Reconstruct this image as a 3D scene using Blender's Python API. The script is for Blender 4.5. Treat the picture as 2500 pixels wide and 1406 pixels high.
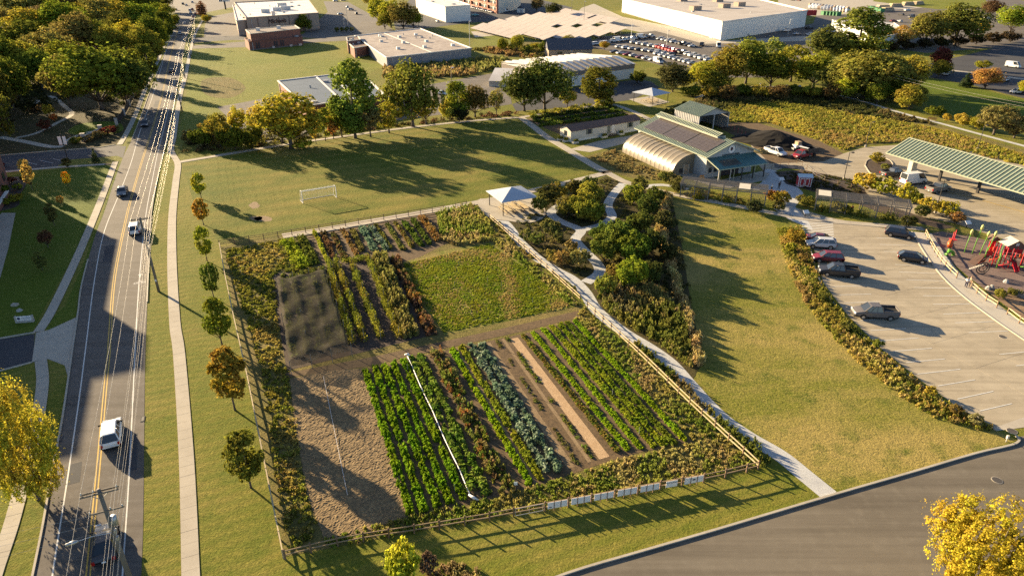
import bpy, math, random
import numpy as np
from mathutils import Vector, Matrix, Quaternion

scene = bpy.context.scene
for _o in list(bpy.data.objects):
    bpy.data.objects.remove(_o)

# ------------------------------------------------------------------ camera
CAM_H, PITCH, FOC = 45.0, math.radians(26.6), 1667.0      # metres up, tilt down, focal length in photo pixels
cam_d = bpy.data.cameras.new('camera')
cam = bpy.data.objects.new('camera', cam_d)
scene.collection.objects.link(cam)
cam.location = (0, 0, CAM_H)
cam.rotation_euler = (math.pi / 2 - PITCH, 0, 0)
cam_d.sensor_width = 36.0
cam_d.lens = 36.0 * FOC / 2500.0
cam_d.clip_start, cam_d.clip_end = 0.5, 6000.0
scene.camera = cam

# ------------------------------------------------------------------ sky and sun
SUN_EL = math.radians(14.0)
SUN_HEAD = math.radians(-39.0)                             # direction in which shadows fall
to_sun = Vector((-math.cos(SUN_HEAD) * math.cos(SUN_EL), -math.sin(SUN_HEAD) * math.cos(SUN_EL), math.sin(SUN_EL)))
world = bpy.data.worlds.new('World')
scene.world = world
world.use_nodes = True
_nt = world.node_tree
_bg = _nt.nodes['Background']
_sky = _nt.nodes.new('ShaderNodeTexSky')
_sky.sky_type = 'NISHITA'
_sky.sun_disc = False
_sky.sun_elevation = SUN_EL
_sky.sun_rotation = math.atan2(to_sun.x, to_sun.y)
_sky.air_density = 0.6
_sky.dust_density = 0.5
_nt.links.new(_sky.outputs[0], _bg.inputs[0])
_bg.inputs[1].default_value = 0.058
sun_d = bpy.data.lights.new('sun', 'SUN')
sun = bpy.data.objects.new('sun', sun_d)
scene.collection.objects.link(sun)
sun_d.energy = 5.0
sun_d.angle = math.radians(0.55)
sun_d.color = (1.0, 0.78, 0.48)
sun.rotation_euler = (-to_sun).to_track_quat('-Z', 'Y').to_euler()
vs = scene.view_settings
vs.view_transform = 'Standard'
vs.look = 'None'
vs.gamma = 1.0
vs.exposure = 2.0
cy = scene.cycles
cy.max_bounces, cy.diffuse_bounces, cy.glossy_bounces = 6, 2, 2
cy.transmission_bounces, cy.transparent_max_bounces = 4, 8
cy.use_denoising = False
cy.use_adaptive_sampling = True
cy.adaptive_threshold = 0.008

# ------------------------------------------------------------------ helpers
R = math.radians
COL = scene.collection

def G(px, py, z=0.0):
    """plan position (metres) of a spot of the site, read off the survey photo at height z"""
    u, v = (px - 1250.0) / FOC, (703.0 - py) / FOC
    dy, dz = math.cos(PITCH) + v * math.sin(PITCH), -math.sin(PITCH) + v * math.cos(PITCH)
    t = (z - CAM_H) / dz
    return (u * t, dy * t)

def P(px, py, z=0.0):
    x, y = G(px, py, z)
    return Vector((x, y, z))

def GL(pts):
    return [Vector((*G(*p[:2]), 0)) for p in pts]

def height_at(yb, yt):
    Y = G(1250, yb)[1]
    v = (703.0 - yt) / FOC
    return CAM_H + Y * (-math.sin(PITCH) + v * math.cos(PITCH)) / (math.cos(PITCH) + v * math.sin(PITCH))

def metres(px, yb):
    """width of px photo pixels at the depth of ground row yb"""
    Y = G(1250, yb)[1]
    return px / FOC * (Y * math.cos(PITCH) + CAM_H * math.sin(PITCH))

def smooth(pts, n=6, closed=False):
    out = []
    N = len(pts)
    rng = range(N) if closed else range(N - 1)
    for i in rng:
        if closed:
            p0, p1, p2, p3 = pts[i - 1], pts[i], pts[(i + 1) % N], pts[(i + 2) % N]
        else:
            p1, p2 = pts[i], pts[i + 1]
            p0 = pts[i - 1] if i else p1 * 2 - p2
            p3 = pts[i + 2] if i + 2 < N else p2 * 2 - p1
        for k in range(n):
            t = k / n
            out.append(0.5 * ((2 * p1) + (p2 - p0) * t + (2 * p0 - 5 * p1 + 4 * p2 - p3) * t * t + (3 * p1 - p0 - 3 * p2 + p3) * t ** 3))
    if not closed:
        out.append(pts[-1].copy())
    return out

def resample(pts, step):
    out, acc = [pts[0].copy()], 0.0
    for a, b in zip(pts, pts[1:]):
        L = (b - a).length
        if L < 1e-6:
            continue
        d = step - acc
        while d <= L:
            out.append(a.lerp(b, d / L))
            d += step
        acc = (acc + L) % step
    return out

def normals2d(pts):
    out = []
    for i in range(len(pts)):
        a, b = pts[max(0, i - 1)], pts[min(len(pts) - 1, i + 1)]
        d = (b - a).normalized()
        out.append(Vector((-d.y, d.x, 0)))
    return out

def link(o, parent=None):
    COL.objects.link(o)
    if parent is not None:
        o.parent = parent
    return o

def tag(o, label=None, cat=None, group=None, kind=None):
    if label: o['label'] = label
    if cat: o['category'] = cat
    if group: o['group'] = group
    if kind: o['kind'] = kind
    return o

def thing(name, label, cat, loc=(0, 0, 0), rz=0.0, group=None):
    o = bpy.data.objects.new(name, None)
    o.empty_display_size = 0.2
    link(o)
    o.location = loc
    o.rotation_euler = (0, 0, rz)
    return tag(o, label, cat, group)

class MB:
    """collects faces and links them as one mesh object"""
    def __init__(s):
        s.v, s.f, s.m = [], [], []
    def poly(s, pts, mi=0):
        n = len(s.v)
        s.v += [tuple(p) for p in pts]
        s.f.append(tuple(range(n, n + len(pts))))
        s.m.append(mi)
        return s
    def box(s, x0, x1, y0, y1, z0, z1, mi=0):
        n = len(s.v)
        s.v += [(x0, y0, z0), (x1, y0, z0), (x1, y1, z0), (x0, y1, z0), (x0, y0, z1), (x1, y0, z1), (x1, y1, z1), (x0, y1, z1)]
        for q in ((3, 2, 1, 0), (4, 5, 6, 7), (0, 1, 5, 4), (1, 2, 6, 5), (2, 3, 7, 6), (3, 0, 4, 7)):
            s.f.append(tuple(n + k for k in q)); s.m.append(mi)
        return s
    def beam(s, p0, p1, w, h, mi=0, up=(0, 0, 1)):
        p0, p1 = Vector(p0), Vector(p1)
        d = (p1 - p0).normalized()
        u = Vector(up)
        if abs(d.dot(u)) > .98: u = Vector((1, 0, 0))
        a = d.cross(u).normalized() * (w / 2)
        b = a.cross(d).normalized() * (h / 2)
        n = len(s.v)
        for p in (p0, p1):
            s.v += [tuple(p - a - b), tuple(p + a - b), tuple(p + a + b), tuple(p - a + b)]
        for q in ((0, 1, 2, 3), (7, 6, 5, 4), (0, 4, 5, 1), (1, 5, 6, 2), (2, 6, 7, 3), (3, 7, 4, 0)):
            s.f.append(tuple(n + k for k in q)); s.m.append(mi)
        return s
    def rings(s, rings, mi=0, cap=True, closed=True):
        n0, k = len(s.v), len(rings[0])
        for r in rings:
            s.v += [tuple(p) for p in r]
        for i in range(len(rings) - 1):
            for j in range(k if closed else k - 1):
                a, b = n0 + i * k + j, n0 + i * k + (j + 1) % k
                s.f.append((a, b, b + k, a + k)); s.m.append(mi)
        if cap:
            s.f.append(tuple(n0 + j for j in range(k))[::-1]); s.m.append(mi)
            s.f.append(tuple(n0 + (len(rings) - 1) * k + j for j in range(k))); s.m.append(mi)
        return s
    def tube(s, pts, rad, n=8, mi=0, cap=True):
        pts = [Vector(p) for p in pts]
        rs = rad if isinstance(rad, (list, tuple)) else [rad] * len(pts)
        rr = []
        for i, p in enumerate(pts):
            d = (pts[min(i + 1, len(pts) - 1)] - pts[max(i - 1, 0)]).normalized()
            a = d.cross(Vector((0, 0, 1)) if abs(d.z) < .9 else Vector((1, 0, 0))).normalized()
            b = a.cross(d)
            rr.append([p + (a * math.cos(2 * math.pi * k / n) + b * math.sin(2 * math.pi * k / n)) * rs[i] for k in range(n)])
        return s.rings(rr, mi, cap)
    def mesh(s, name, mats, smooth=False):
        me = bpy.data.meshes.new(name)
        me.from_pydata(s.v, [], s.f)
        for m in (mats if isinstance(mats, (list, tuple)) else [mats]):
            me.materials.append(m)
        if any(s.m):
            me.polygons.foreach_set('material_index', s.m)
        if smooth:
            me.polygons.foreach_set('use_smooth', [True] * len(s.f))
        me.update()
        return me
    def build(s, name, mats, parent=None, smooth=False):
        return link(bpy.data.objects.new(name, s.mesh(name, mats, smooth)), parent)

_unit = {}
def unit_box(mat):
    if mat.name not in _unit:
        _unit[mat.name] = MB().box(-.5, .5, -.5, .5, -.5, .5).mesh('box_' + mat.name, mat)
    return _unit[mat.name]

def ubox(name, mat, parent, c, size, rz=0.0, rot=None):
    """a plain board, post or panel that shares its mesh with its like"""
    o = bpy.data.objects.new(name, unit_box(mat))
    link(o, parent)
    o.location, o.scale = c, size
    o.rotation_euler = rot if rot is not None else (0, 0, rz)
    return o

def ubeam(name, mat, parent, p0, p1, w, h):
    p0, p1 = Vector(p0), Vector(p1)
    o = bpy.data.objects.new(name, unit_box(mat))
    link(o, parent)
    d = p1 - p0
    o.location = (p0 + p1) / 2
    o.scale = (d.length, w, h)
    o.rotation_euler = d.to_track_quat('X', 'Z').to_euler()
    return o

_ORD = ['first', 'second', 'third', 'fourth', 'fifth', 'sixth', 'seventh', 'eighth', 'ninth', 'tenth', 'eleventh', 'twelfth']
def ordn(i):
    return _ORD[i] if i < 12 else f'{i + 1}' + ('st' if (i + 1) % 10 == 1 and i > 12 else 'nd' if (i + 1) % 10 == 2 and i > 12 else 'rd' if (i + 1) % 10 == 3 and i > 12 else 'th')

def copy_tree(o, parent=None):
    c = o.copy()
    COL.objects.link(c)
    c.parent = parent
    for ch in o.children:
        copy_tree(ch, c)
    return c

# ------------------------------------------------------------------ materials
MATS = {}
def new_mat(name):
    m = bpy.data.materials.new(name)
    m.use_nodes = True
    nt = m.node_tree
    return m, nt, nt.nodes['Principled BSDF']

def node(nt, t, **kw):
    n = nt.nodes.new(t)
    for k, v in kw.items():
        setattr(n, k, v)
    return n

def noise(nt, scale, detail=3.0, rough=0.55, vec=None, dist=0.0):
    n = node(nt, 'ShaderNodeTexNoise')
    n.inputs['Scale'].default_value = scale
    n.inputs['Detail'].default_value = detail
    n.inputs['Roughness'].default_value = rough
    n.inputs['Distortion'].default_value = dist
    if vec is not None:
        nt.links.new(vec, n.inputs['Vector'])
    return n.outputs['Fac']

def ramp(nt, fac, lo, hi):
    n = node(nt, 'ShaderNodeMapRange')
    n.inputs[1].default_value, n.inputs[2].default_value = lo, hi
    nt.links.new(fac, n.inputs[0])
    return n.outputs[0]

def mix(nt, fac, a, b, mode='MIX'):
    n = node(nt, 'ShaderNodeMix', data_type='RGBA', blend_type=mode)
    for s, val in ((n.inputs[0], fac), (n.inputs[6], a), (n.inputs[7], b)):
        if isinstance(val, (tuple, list)):
            s.default_value = (*val[:3], 1.0)
        elif isinstance(val, (int, float)):
            s.default_value = val
        else:
            nt.links.new(val, s)
    return n.outputs[2]

def coords(nt, kind):
    if kind == 'P':
        return node(nt, 'ShaderNodeNewGeometry').outputs['Position']
    return node(nt, 'ShaderNodeTexCoord').outputs['Object']

def M(name, c, c2=None, scale=1.0, rough=0.8, bump=0.0, bscale=None, metallic=0.0, coord='P', c3=None, scale3=None, band=(.35, .65), band3=(.45, .7), spec=0.3, dist=0.02, cracks=0.0, streak=None):
    """surface of two or three mottled colours with fine relief"""
    if name in MATS:
        return MATS[name]
    m, nt, b = new_mat(name)
    v = coords(nt, coord)
    col = None
    if c2 is not None:
        col = mix(nt, ramp(nt, noise(nt, scale, 5, .6, v), *band), c, c2)
        if c3 is not None:
            col = mix(nt, ramp(nt, noise(nt, scale3 or scale * 6, 3, .6, v), *band3), col, c3)
        if streak:                                        # wear in the direction of travel
            mp = node(nt, 'ShaderNodeMapping')
            mp.inputs['Rotation'].default_value = (0, 0, R(-streak))
            mp.inputs['Scale'].default_value = (.03, .9, 1)
            nt.links.new(v, mp.inputs['Vector'])
            col = mix(nt, ramp(nt, noise(nt, 1.0, 4, .6, mp.outputs[0]), .4, .68), col, mix(nt, 1.0, col, (.72, .71, .7), 'MULTIPLY'))
        if cracks:                                        # thin tar-dark cracks
            vo = node(nt, 'ShaderNodeTexVoronoi', feature='DISTANCE_TO_EDGE')
            vo.inputs['Scale'].default_value = cracks
            wv = node(nt, 'ShaderNodeVectorMath', operation='MULTIPLY_ADD')
            nz = node(nt, 'ShaderNodeTexNoise')
            nz.inputs['Scale'].default_value = cracks * 2.5
            nt.links.new(v, nz.inputs['Vector']); nt.links.new(nz.outputs['Color'], wv.inputs[0])
            wv.inputs[1].default_value = (4, 4, 0); nt.links.new(v, wv.inputs[2])
            nt.links.new(wv.outputs[0], vo.inputs['Vector'])
            col = mix(nt, ramp(nt, vo.outputs['Distance'], .004, .012), mix(nt, .6, col, (.03, .028, .026)), col)
        nt.links.new(col, b.inputs['Base Color'])
    else:
        b.inputs['Base Color'].default_value = (*c, 1)
    b.inputs['Roughness'].default_value = rough
    b.inputs['Metallic'].default_value = metallic
    b.inputs['Specular IOR Level'].default_value = spec
    if bump:
        bp = node(nt, 'ShaderNodeBump')
        bp.inputs['Strength'].default_value = bump
        bp.inputs['Distance'].default_value = dist
        nt.links.new(noise(nt, bscale or scale * 8, 4, .65, v), bp.inputs['Height'])
        nt.links.new(bp.outputs[0], b.inputs['Normal'])
    MATS[name] = m
    return m

def lawn(name, green, dry, lush, patch=0.06, stripes=0.0, bump=.7, streak=None):
    """mown grass: dry and lush patches, blades as fine relief, faint mower stripes"""
    m, nt, b = new_mat(name)
    v = coords(nt, 'P')
    mp = node(nt, 'ShaderNodeMapping')
    mp.inputs['Rotation'].default_value = (0, 0, R(67))
    mp.inputs['Scale'].default_value = (0.35, 1.0, 1.0) if streak else (1, 1, 1)
    nt.links.new(v, mp.inputs['Vector'])
    vv = mp.outputs[0]
    col = mix(nt, ramp(nt, noise(nt, patch, 6, .62, vv, .3), .42, .62), green, dry)
    col = mix(nt, ramp(nt, noise(nt, patch * 3.1, 5, .6, v), .52, .72), col, lush)
    col = mix(nt, ramp(nt, noise(nt, 1.7, 4, .7, v), .35, .75), col, mix(nt, .55, col, dry))
    grain = noise(nt, 3.4, 6, .82, v)  # light and dark grain of low sun on the blades, put into the colour
    col = mix(nt, ramp(nt, grain, .34, .64), mix(nt, .52, col, (.016, .02, .004)), mix(nt, 1.0, col, (1.3, 1.26, 1.15), 'MULTIPLY'))
    if stripes:
        w = node(nt, 'ShaderNodeTexWave', wave_type='BANDS', bands_direction='X')
        w.inputs['Scale'].default_value = stripes
        w.inputs['Distortion'].default_value = 1.2
        w.inputs['Detail'].default_value = 2
        nt.links.new(vv, w.inputs['Vector'])
        col = mix(nt, ramp(nt, w.outputs['Fac'], -.4, 1.6), mix(nt, .65, col, lush), col)
    nt.links.new(col, b.inputs['Base Color'])
    b.inputs['Roughness'].default_value = .95
    b.inputs['Specular IOR Level'].default_value = .1
    bp = node(nt, 'ShaderNodeBump')
    bp.inputs['Strength'].default_value = bump
    bp.inputs['Distance'].default_value = .12
    n1, n2 = noise(nt, 5.0, 4, .75, v), noise(nt, 1.1, 4, .6, v)
    ad = node(nt, 'ShaderNodeMath', operation='ADD')
    nt.links.new(n1, ad.inputs[0]); nt.links.new(n2, ad.inputs[1])
    nt.links.new(ad.outputs[0], bp.inputs['Height'])
    nt.links.new(bp.outputs[0], b.inputs['Normal'])
    MATS[name] = m
    return m

def paint(name, rough=.35, metallic=.0, coat=.4):
    """lacquer in the object's own colour"""
    m, nt, b = new_mat(name)
    oi = node(nt, 'ShaderNodeObjectInfo')
    n = noise(nt, 3.0, 3, .6, coords(nt, 'O'))
    nt.links.new(mix(nt, ramp(nt, n, .35, 2.6), oi.outputs['Color'], mix(nt, .4, oi.outputs['Color'], (.25, .22, .18))), b.inputs['Base Color'])
    b.inputs['Roughness'].default_value = rough
    b.inputs['Metallic'].default_value = metallic
    b.inputs['Coat Weight'].default_value = coat
    b.inputs['Coat Roughness'].default_value = .12
    MATS[name] = m
    return m

def leaf(name, attr=None, trans=.42, vary=.5, gain=1.5):
    """leaves that let light through; each leaf a slightly different tone"""
    m, nt, b = new_mat(name)
    nt.nodes.remove(b)
    out = nt.nodes['Material Output']
    if attr:
        src = node(nt, 'ShaderNodeAttribute', attribute_name=attr).outputs['Color']
    else:
        src = node(nt, 'ShaderNodeObjectInfo').outputs['Color']
    geo = node(nt, 'ShaderNodeNewGeometry')
    hs = node(nt, 'ShaderNodeHueSaturation')
    nt.links.new(src, hs.inputs['Color'])
    hs.inputs['Saturation'].default_value = 1.0
    mr = node(nt, 'ShaderNodeMapRange')
    mr.inputs[3].default_value, mr.inputs[4].default_value = gain * (1 - vary), gain * (1 + vary)
    nt.links.new(geo.outputs['Random Per Island'], mr.inputs[0])
    nt.links.new(mr.outputs[0], hs.inputs['Value'])
    # hue wanders a little through the crown
    mh = node(nt, 'ShaderNodeMapRange')
    mh.inputs[1].default_value, mh.inputs[2].default_value = .3, .7
    mh.inputs[3].default_value, mh.inputs[4].default_value = .47, .525
    nt.links.new(noise(nt, .35, 3, .6, coords(nt, 'P')), mh.inputs[0])
    nt.links.new(mh.outputs[0], hs.inputs['Hue'])
    d, t = node(nt, 'ShaderNodeBsdfDiffuse'), node(nt, 'ShaderNodeBsdfTranslucent')
    mx = node(nt, 'ShaderNodeMixShader')
    mx.inputs[0].default_value = trans
    nt.links.new(hs.outputs[0], d.inputs[0])
    nt.links.new(hs.outputs[0], t.inputs[0])
    nt.links.new(d.outputs[0], mx.inputs[1])
    nt.links.new(t.outputs[0], mx.inputs[2])
    nt.links.new(mx.outputs[0], out.inputs[0])
    MATS[name] = m
    return m

LEAF = leaf('leaf')
LEAF_T = leaf('leaf_tinted', 'tint', vary=.45, gain=1.4)
PAINT = paint('car_paint', .38, 0, .2)
FLAT = paint('flat_paint', .65, 0, 0)
GLASS = M('window_glass', (.03, .036, .042), rough=.06, spec=.8)
RUBBER = M('rubber', (.018, .018, .018), (.035, .033, .03), 6, .85, coord='O')
RIM = M('wheel_rim', (.45, .45, .45), rough=.35, metallic=.8)
CHROME = M('bright_trim', (.6, .6, .6), rough=.25, metallic=.9)
LAMP = M('headlamp_lens', (.7, .7, .68), rough=.15)
TAIL = M('tail_lamp_lens', (.35, .012, .01), rough=.25)
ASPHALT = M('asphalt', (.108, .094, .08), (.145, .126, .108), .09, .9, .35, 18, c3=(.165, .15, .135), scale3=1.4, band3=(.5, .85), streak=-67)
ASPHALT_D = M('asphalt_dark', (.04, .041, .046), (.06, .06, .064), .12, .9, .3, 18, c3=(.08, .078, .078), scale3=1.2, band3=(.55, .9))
STREET = M('street_asphalt', (.15, .128, .096), (.18, .154, .116), .07, .9, .3, 22, c3=(.205, .178, .136), scale3=.8, band3=(.5, .9), streak=19)
CONC = M('concrete', (.36, .32, .255), (.43, .385, .31), .25, .9, .2, 12, c3=(.3, .265, .21), scale3=1.8, band3=(.55, .85))
CONC_LOT = M('concrete_lot', (.36, .305, .215), (.42, .36, .26), .12, .9, .2, 14, c3=(.3, .255, .18), scale3=.7, band3=(.5, .8), streak=-67)
GRAVEL = M('gravel', (.42, .42, .41), (.52, .52, .5), .6, .95, .8, 16, c3=(.28, .28, .27), scale3=9, band3=(.5, .75))
MULCH = M('mulch', (.06, .042, .03), (.1, .07, .05), .7, .95, 1, 14, c3=(.035, .026, .02), scale3=6)
CHIPS = M('play_surface', (.17, .12, .1), (.22, .155, .125), .5, .95, .9, 16, c3=(.12, .085, .075), scale3=7)
SOIL = M('garden_soil', (.115, .074, .036), (.155, .103, .052), .6, .95, 1, 9, c3=(.055, .038, .022), scale3=3)
SOIL_DRY = M('dry_soil', (.22, .15, .08), (.28, .2, .11), .5, .95, 1, 9, c3=(.14, .095, .05), scale3=4)
STRAW = M('wood_chip_mulch', (.42, .28, .15), (.5, .35, .2), 1.2, .95, 1, 14, c3=(.3, .19, .1), scale3=8)
WHITE_LINE = M('white_marking', (.62, .61, .57), (.45, .44, .41), 2.5, .8, band=(.45, .8))
YELLOW_LINE = M('yellow_marking', (.55, .36, .07), (.4, .27, .07), 2.5, .8, band=(.45, .8))
BARK = M('bark', (.09, .07, .055), (.14, .115, .09), 3, .95, 1, 9, coord='O')
WOOD = M('rail_wood', (.45, .35, .2), (.55, .44, .27), 2.5, .8, .5, 14)
WOOD_D = M('post_wood', (.16, .1, .06), (.23, .15, .09), 3, .85, .5, 12)
WOOD_G = M('weathered_wood', (.2, .175, .145), (.27, .24, .2), 2.2, .85, .4, 10)
POLE = M('pole_wood', (.15, .13, .105), (.21, .185, .15), 2, .9, .4, 10, coord='O')
STEEL_D = M('dark_steel', (.03, .028, .027), (.045, .04, .038), 4, .6, coord='O')
GALV = M('galvanised_steel', (.5, .5, .49), (.4, .4, .39), 4, .45, metallic=.6, coord='O')
WIRE = M('bare_cable', (.62, .56, .46), rough=.35, metallic=.5)
BRICK = M('brick', (.2, .085, .06), (.26, .12, .085), 1.2, .9, .3, 14, c3=(.15, .07, .055), scale3=9)
TAN_WALL = M('tan_block', (.33, .25, .19), (.37, .285, .215), .5, .9, .2, 8)
WHITE_WALL = M('white_panel', (.72, .69, .62), (.64, .62, .56), .5, .7, .1, 6)
CREAM = M('cream_siding', (.6, .55, .45), (.54, .5, .41), .8, .7, .1, 6)
GREY_SIDE = M('grey_siding', (.42, .41, .39), (.37, .36, .345), .8, .6, .1, 6)
GREEN_ROOF = M('green_metal_roof', (.1, .15, .12), (.125, .175, .145), .6, .42, .05, 8, spec=.5)
GREEN_TRIM = M('pale_green_trim', (.36, .38, .27), (.32, .34, .24), 1, .5)
TEAL_ROOF = M('teal_metal_roof', (.075, .17, .165), (.1, .2, .19), .7, .4, .05, 8, spec=.5)
PANEL = M('solar_panel', (.075, .06, .05), (.1, .08, .066), 2, .25, spec=.6)  # brown-grey reflection of the warm sky is put into the base colour
PANEL_F = M('panel_frame', (.5, .5, .5), rough=.4, metallic=.7)
FLATROOF = M('flat_roof_gravel', (.3, .25, .215), (.4, .345, .3), .12, .9, .2, 5, c3=(.22, .18, .16), scale3=.5, band3=(.45, .7))
ROOF_W = M('white_roof', (.72, .68, .62), (.64, .6, .545), .15, .8, c3=(.5, .465, .42), scale3=.09, band3=(.52, .75))
ROOF_G = M('grey_roof', (.42, .375, .325), (.47, .42, .37), .1, .85, c3=(.33, .29, .25), scale3=.06, band3=(.5, .75))
ROOF_B = M('slate_blue_roof', (.08, .112, .15), (.1, .132, .172), .2, .75)
SHINGLE = M('shingle_roof', (.14, .085, .066), (.18, .115, .09), 1.2, .9, .4, 9)
SHINGLE_D = M('dark_shingle_roof', (.07, .075, .095), (.09, .095, .115), 1.2, .85, .3, 9)
DOOR_D = M('dark_door', (.05, .04, .04), rough=.5)
VOID = M('dark_interior', (.012, .011, .011), rough=.9)
POLYFILM = M('greenhouse_film', (.19, .158, .112), (.23, .195, .14), .7, .42, .05, 3, spec=.5)
FABRIC_W = M('shade_tinted_canopy', (.46, .49, .54), (.42, .45, .5), .8, .6)  # white cloth with its blue-grey shade put into the colour
SIGN_W = M('white_sign', (.75, .73, .7), rough=.5)
INK = M('dark_ink', (.03, .03, .04), rough=.6)
SKIN = M('skin', (.45, .28, .2), rough=.6)
COMPOST = M('black_compost', (.006, .005, .0045), (.011, .009, .008), .8, .95, 1, 6)
PEBBLE = M('stone_block', (.34, .32, .29), (.42, .4, .36), 1.5, .9, .5, 6)

# ------------------------------------------------------------------ foliage makers
def leaf_mesh(name, pos, nrm, size, mat, aspect=1.5, tint=None, tangent=None, seed=0):
    """many small rhombic leaves as one mesh"""
    rng = np.random.default_rng(seed)
    n = len(pos)
    nrm = nrm / (np.linalg.norm(nrm, axis=1, keepdims=True) + 1e-9)
    t = rng.normal(size=(n, 3)) if tangent is None else tangent
    t = t - nrm * np.sum(t * nrm, axis=1, keepdims=True)
    t /= (np.linalg.norm(t, axis=1, keepdims=True) + 1e-9)
    b = np.cross(nrm, t)
    s = (np.asarray(size) * np.ones(n))[:, None]
    hl, hw = s * aspect * .5, s * .5
    v = np.stack([pos - t * hl, pos + b * hw - t * hl * .1, pos + t * hl, pos - b * hw - t * hl * .1], axis=1).reshape(-1, 3)
    me = bpy.data.meshes.new(name)
    me.vertices.add(4 * n)
    me.vertices.foreach_set('co', v.astype(np.float32).ravel())
    me.loops.add(4 * n)
    me.loops.foreach_set('vertex_index', np.arange(4 * n, dtype=np.int32))
    me.polygons.add(n)
    me.polygons.foreach_set('loop_start', np.arange(0, 4 * n, 4, dtype=np.int32))
    me.materials.append(mat)
    if tint is not None:
        a = me.attributes.new('tint', 'FLOAT_COLOR', 'FACE')
        a.data.foreach_set('color', np.concatenate([tint, np.ones((n, 1))], axis=1).astype(np.float32).ravel())
    me.update(calc_edges=True)
    me.validate()
    return me

def in_poly(pts, poly):
    x, y = pts[:, 0], pts[:, 1]
    inside = np.zeros(len(pts), bool)
    j = len(poly) - 1
    for i in range(len(poly)):
        xi, yi, xj, yj = poly[i][0], poly[i][1], poly[j][0], poly[j][1]
        c = ((yi > y) != (yj > y)) & (x < (xj - xi) * (y - yi) / (yj - yi + 1e-12) + xi)
        inside ^= c
        j = i
    return inside

def area_points(poly, n, rng):
    poly = [(p[0], p[1]) for p in poly]
    xs, ys = [p[0] for p in poly], [p[1] for p in poly]
    out = np.zeros((0, 2))
    while len(out) < n:
        q = rng.uniform((min(xs), min(ys)), (max(xs), max(ys)), size=(max(64, n * 2), 2))
        out = np.concatenate([out, q[in_poly(q, poly)]])
    return out[:n]

def area_size(poly):
    return abs(sum(a[0] * b[1] - b[0] * a[1] for a, b in zip(poly, list(poly[1:]) + [poly[0]]))) / 2

def clump_leaves(cen, rad, hgt, per, leafsize, tints, rng, spiky=0.0, z0=0.0):
    """leaves on low domes: cen (K,2), rad (K), hgt (K)"""
    K = len(cen)
    idx = np.repeat(np.arange(K), per)
    n = len(idx)
    ph, cz = rng.uniform(0, 2 * math.pi, n), rng.uniform(0.0, 1, n) ** .8
    sr = np.sqrt(1 - cz ** 2)
    d = np.stack([sr * np.cos(ph), sr * np.sin(ph), cz], axis=1)
    rr = rng.uniform(.55, 1.08, n)[:, None]
    off = d * rr * np.stack([rad[idx], rad[idx], hgt[idx]], axis=1)
    pos = np.concatenate([cen[idx], np.full((n, 1), z0)], axis=1) + off
    nrm = d * np.array([1, 1, .8]) + rng.normal(size=(n, 3)) * .55
    tan = None
    if spiky:
        tan = np.stack([d[:, 0] * .45, d[:, 1] * .45, np.full(n, 1.0)], axis=1) + rng.normal(size=(n, 3)) * .25
        nrm = np.stack([np.cos(ph), np.sin(ph), np.full(n, .25)], axis=1) + rng.normal(size=(n, 3)) * .4
    size = leafsize * rng.uniform(.65, 1.35, n)
    tn = tints[idx] * rng.uniform(.85, 1.15, (n, 1))
    return pos, nrm, size, tn, tan

def foliage(name, cen, rad, hgt, per, leafsize, palette, seed, aspect=1.5, spiky=0.0, parent=None, z0=0.0, weights=None, patch=0.0):
    rng = np.random.default_rng(seed)
    pal = np.array(palette)
    if patch:                                            # kinds grow in drifts rather than at random
        k = len(pal)
        a = np.stack([np.sin(cen[:, 0] * patch * (1 + .37 * i) + 1.7 * i + seed) + np.sin(cen[:, 1] * patch * (1.2 - .21 * i) + 2.9 * i) for i in range(k)], axis=1)
        pick = np.argmax(a + rng.normal(size=a.shape) * .5, axis=1)
    else:
        pick = rng.choice(len(pal), len(cen), p=weights)
    tints = pal[pick]
    pos, nrm, size, tn, tan = clump_leaves(cen, rad, hgt, per, leafsize, tints, rng, spiky, z0)
    me = leaf_mesh(name, pos, nrm, size, LEAF_T, aspect, tn, tan, seed)
    return link(bpy.data.objects.new(name, me), parent)

def field(name, poly, dens, r, h, per, leafsize, palette, seed, avoid=None, **kw):
    """uneven growth over a plot: dens clumps per square metre, radius and height ranges"""
    rng = np.random.default_rng(seed)
    n = max(8, int(area_size(poly) * dens))
    cen = area_points(poly, n, rng)
    if avoid:                                            # keep the paths clear
        ok = np.ones(n, bool)
        for pts, w in avoid:
            for p in pts:
                ok &= (cen[:, 0] - p.x) ** 2 + (cen[:, 1] - p.y) ** 2 > w * w
        cen = cen[ok]
        n = len(cen)
    return foliage(name, cen, rng.uniform(*r, n), rng.uniform(*h, n), per, leafsize, palette, seed + 1, **kw)

# ------------------------------------------------------------------ ground sheets
def sheet(name, pts, z, mat, px=True, rounded=0, kind='structure'):
    w = GL(pts) if px else [Vector((p[0], p[1], 0)) for p in pts]
    if rounded:
        w = smooth(w, rounded, True)
    o = MB().poly([(p.x, p.y, z) for p in w]).build(name, mat)
    me = o.data
    if me.polygons[0].normal.z < 0:
        me.flip_normals()
    return tag(o, kind=kind)

def strip(name, left, right, z, mat, parent=None, kind='structure'):
    mb = MB()
    n = min(len(left), len(right))
    for i in range(n - 1):
        mb.poly([(*right[i][:2], z), (*right[i + 1][:2], z), (*left[i + 1][:2], z), (*left[i][:2], z)])
    o = mb.build(name, mat, parent)
    if o.data.polygons[0].normal.z < 0:
        o.data.flip_normals()
    return o if parent else tag(o, kind=kind)

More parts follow.
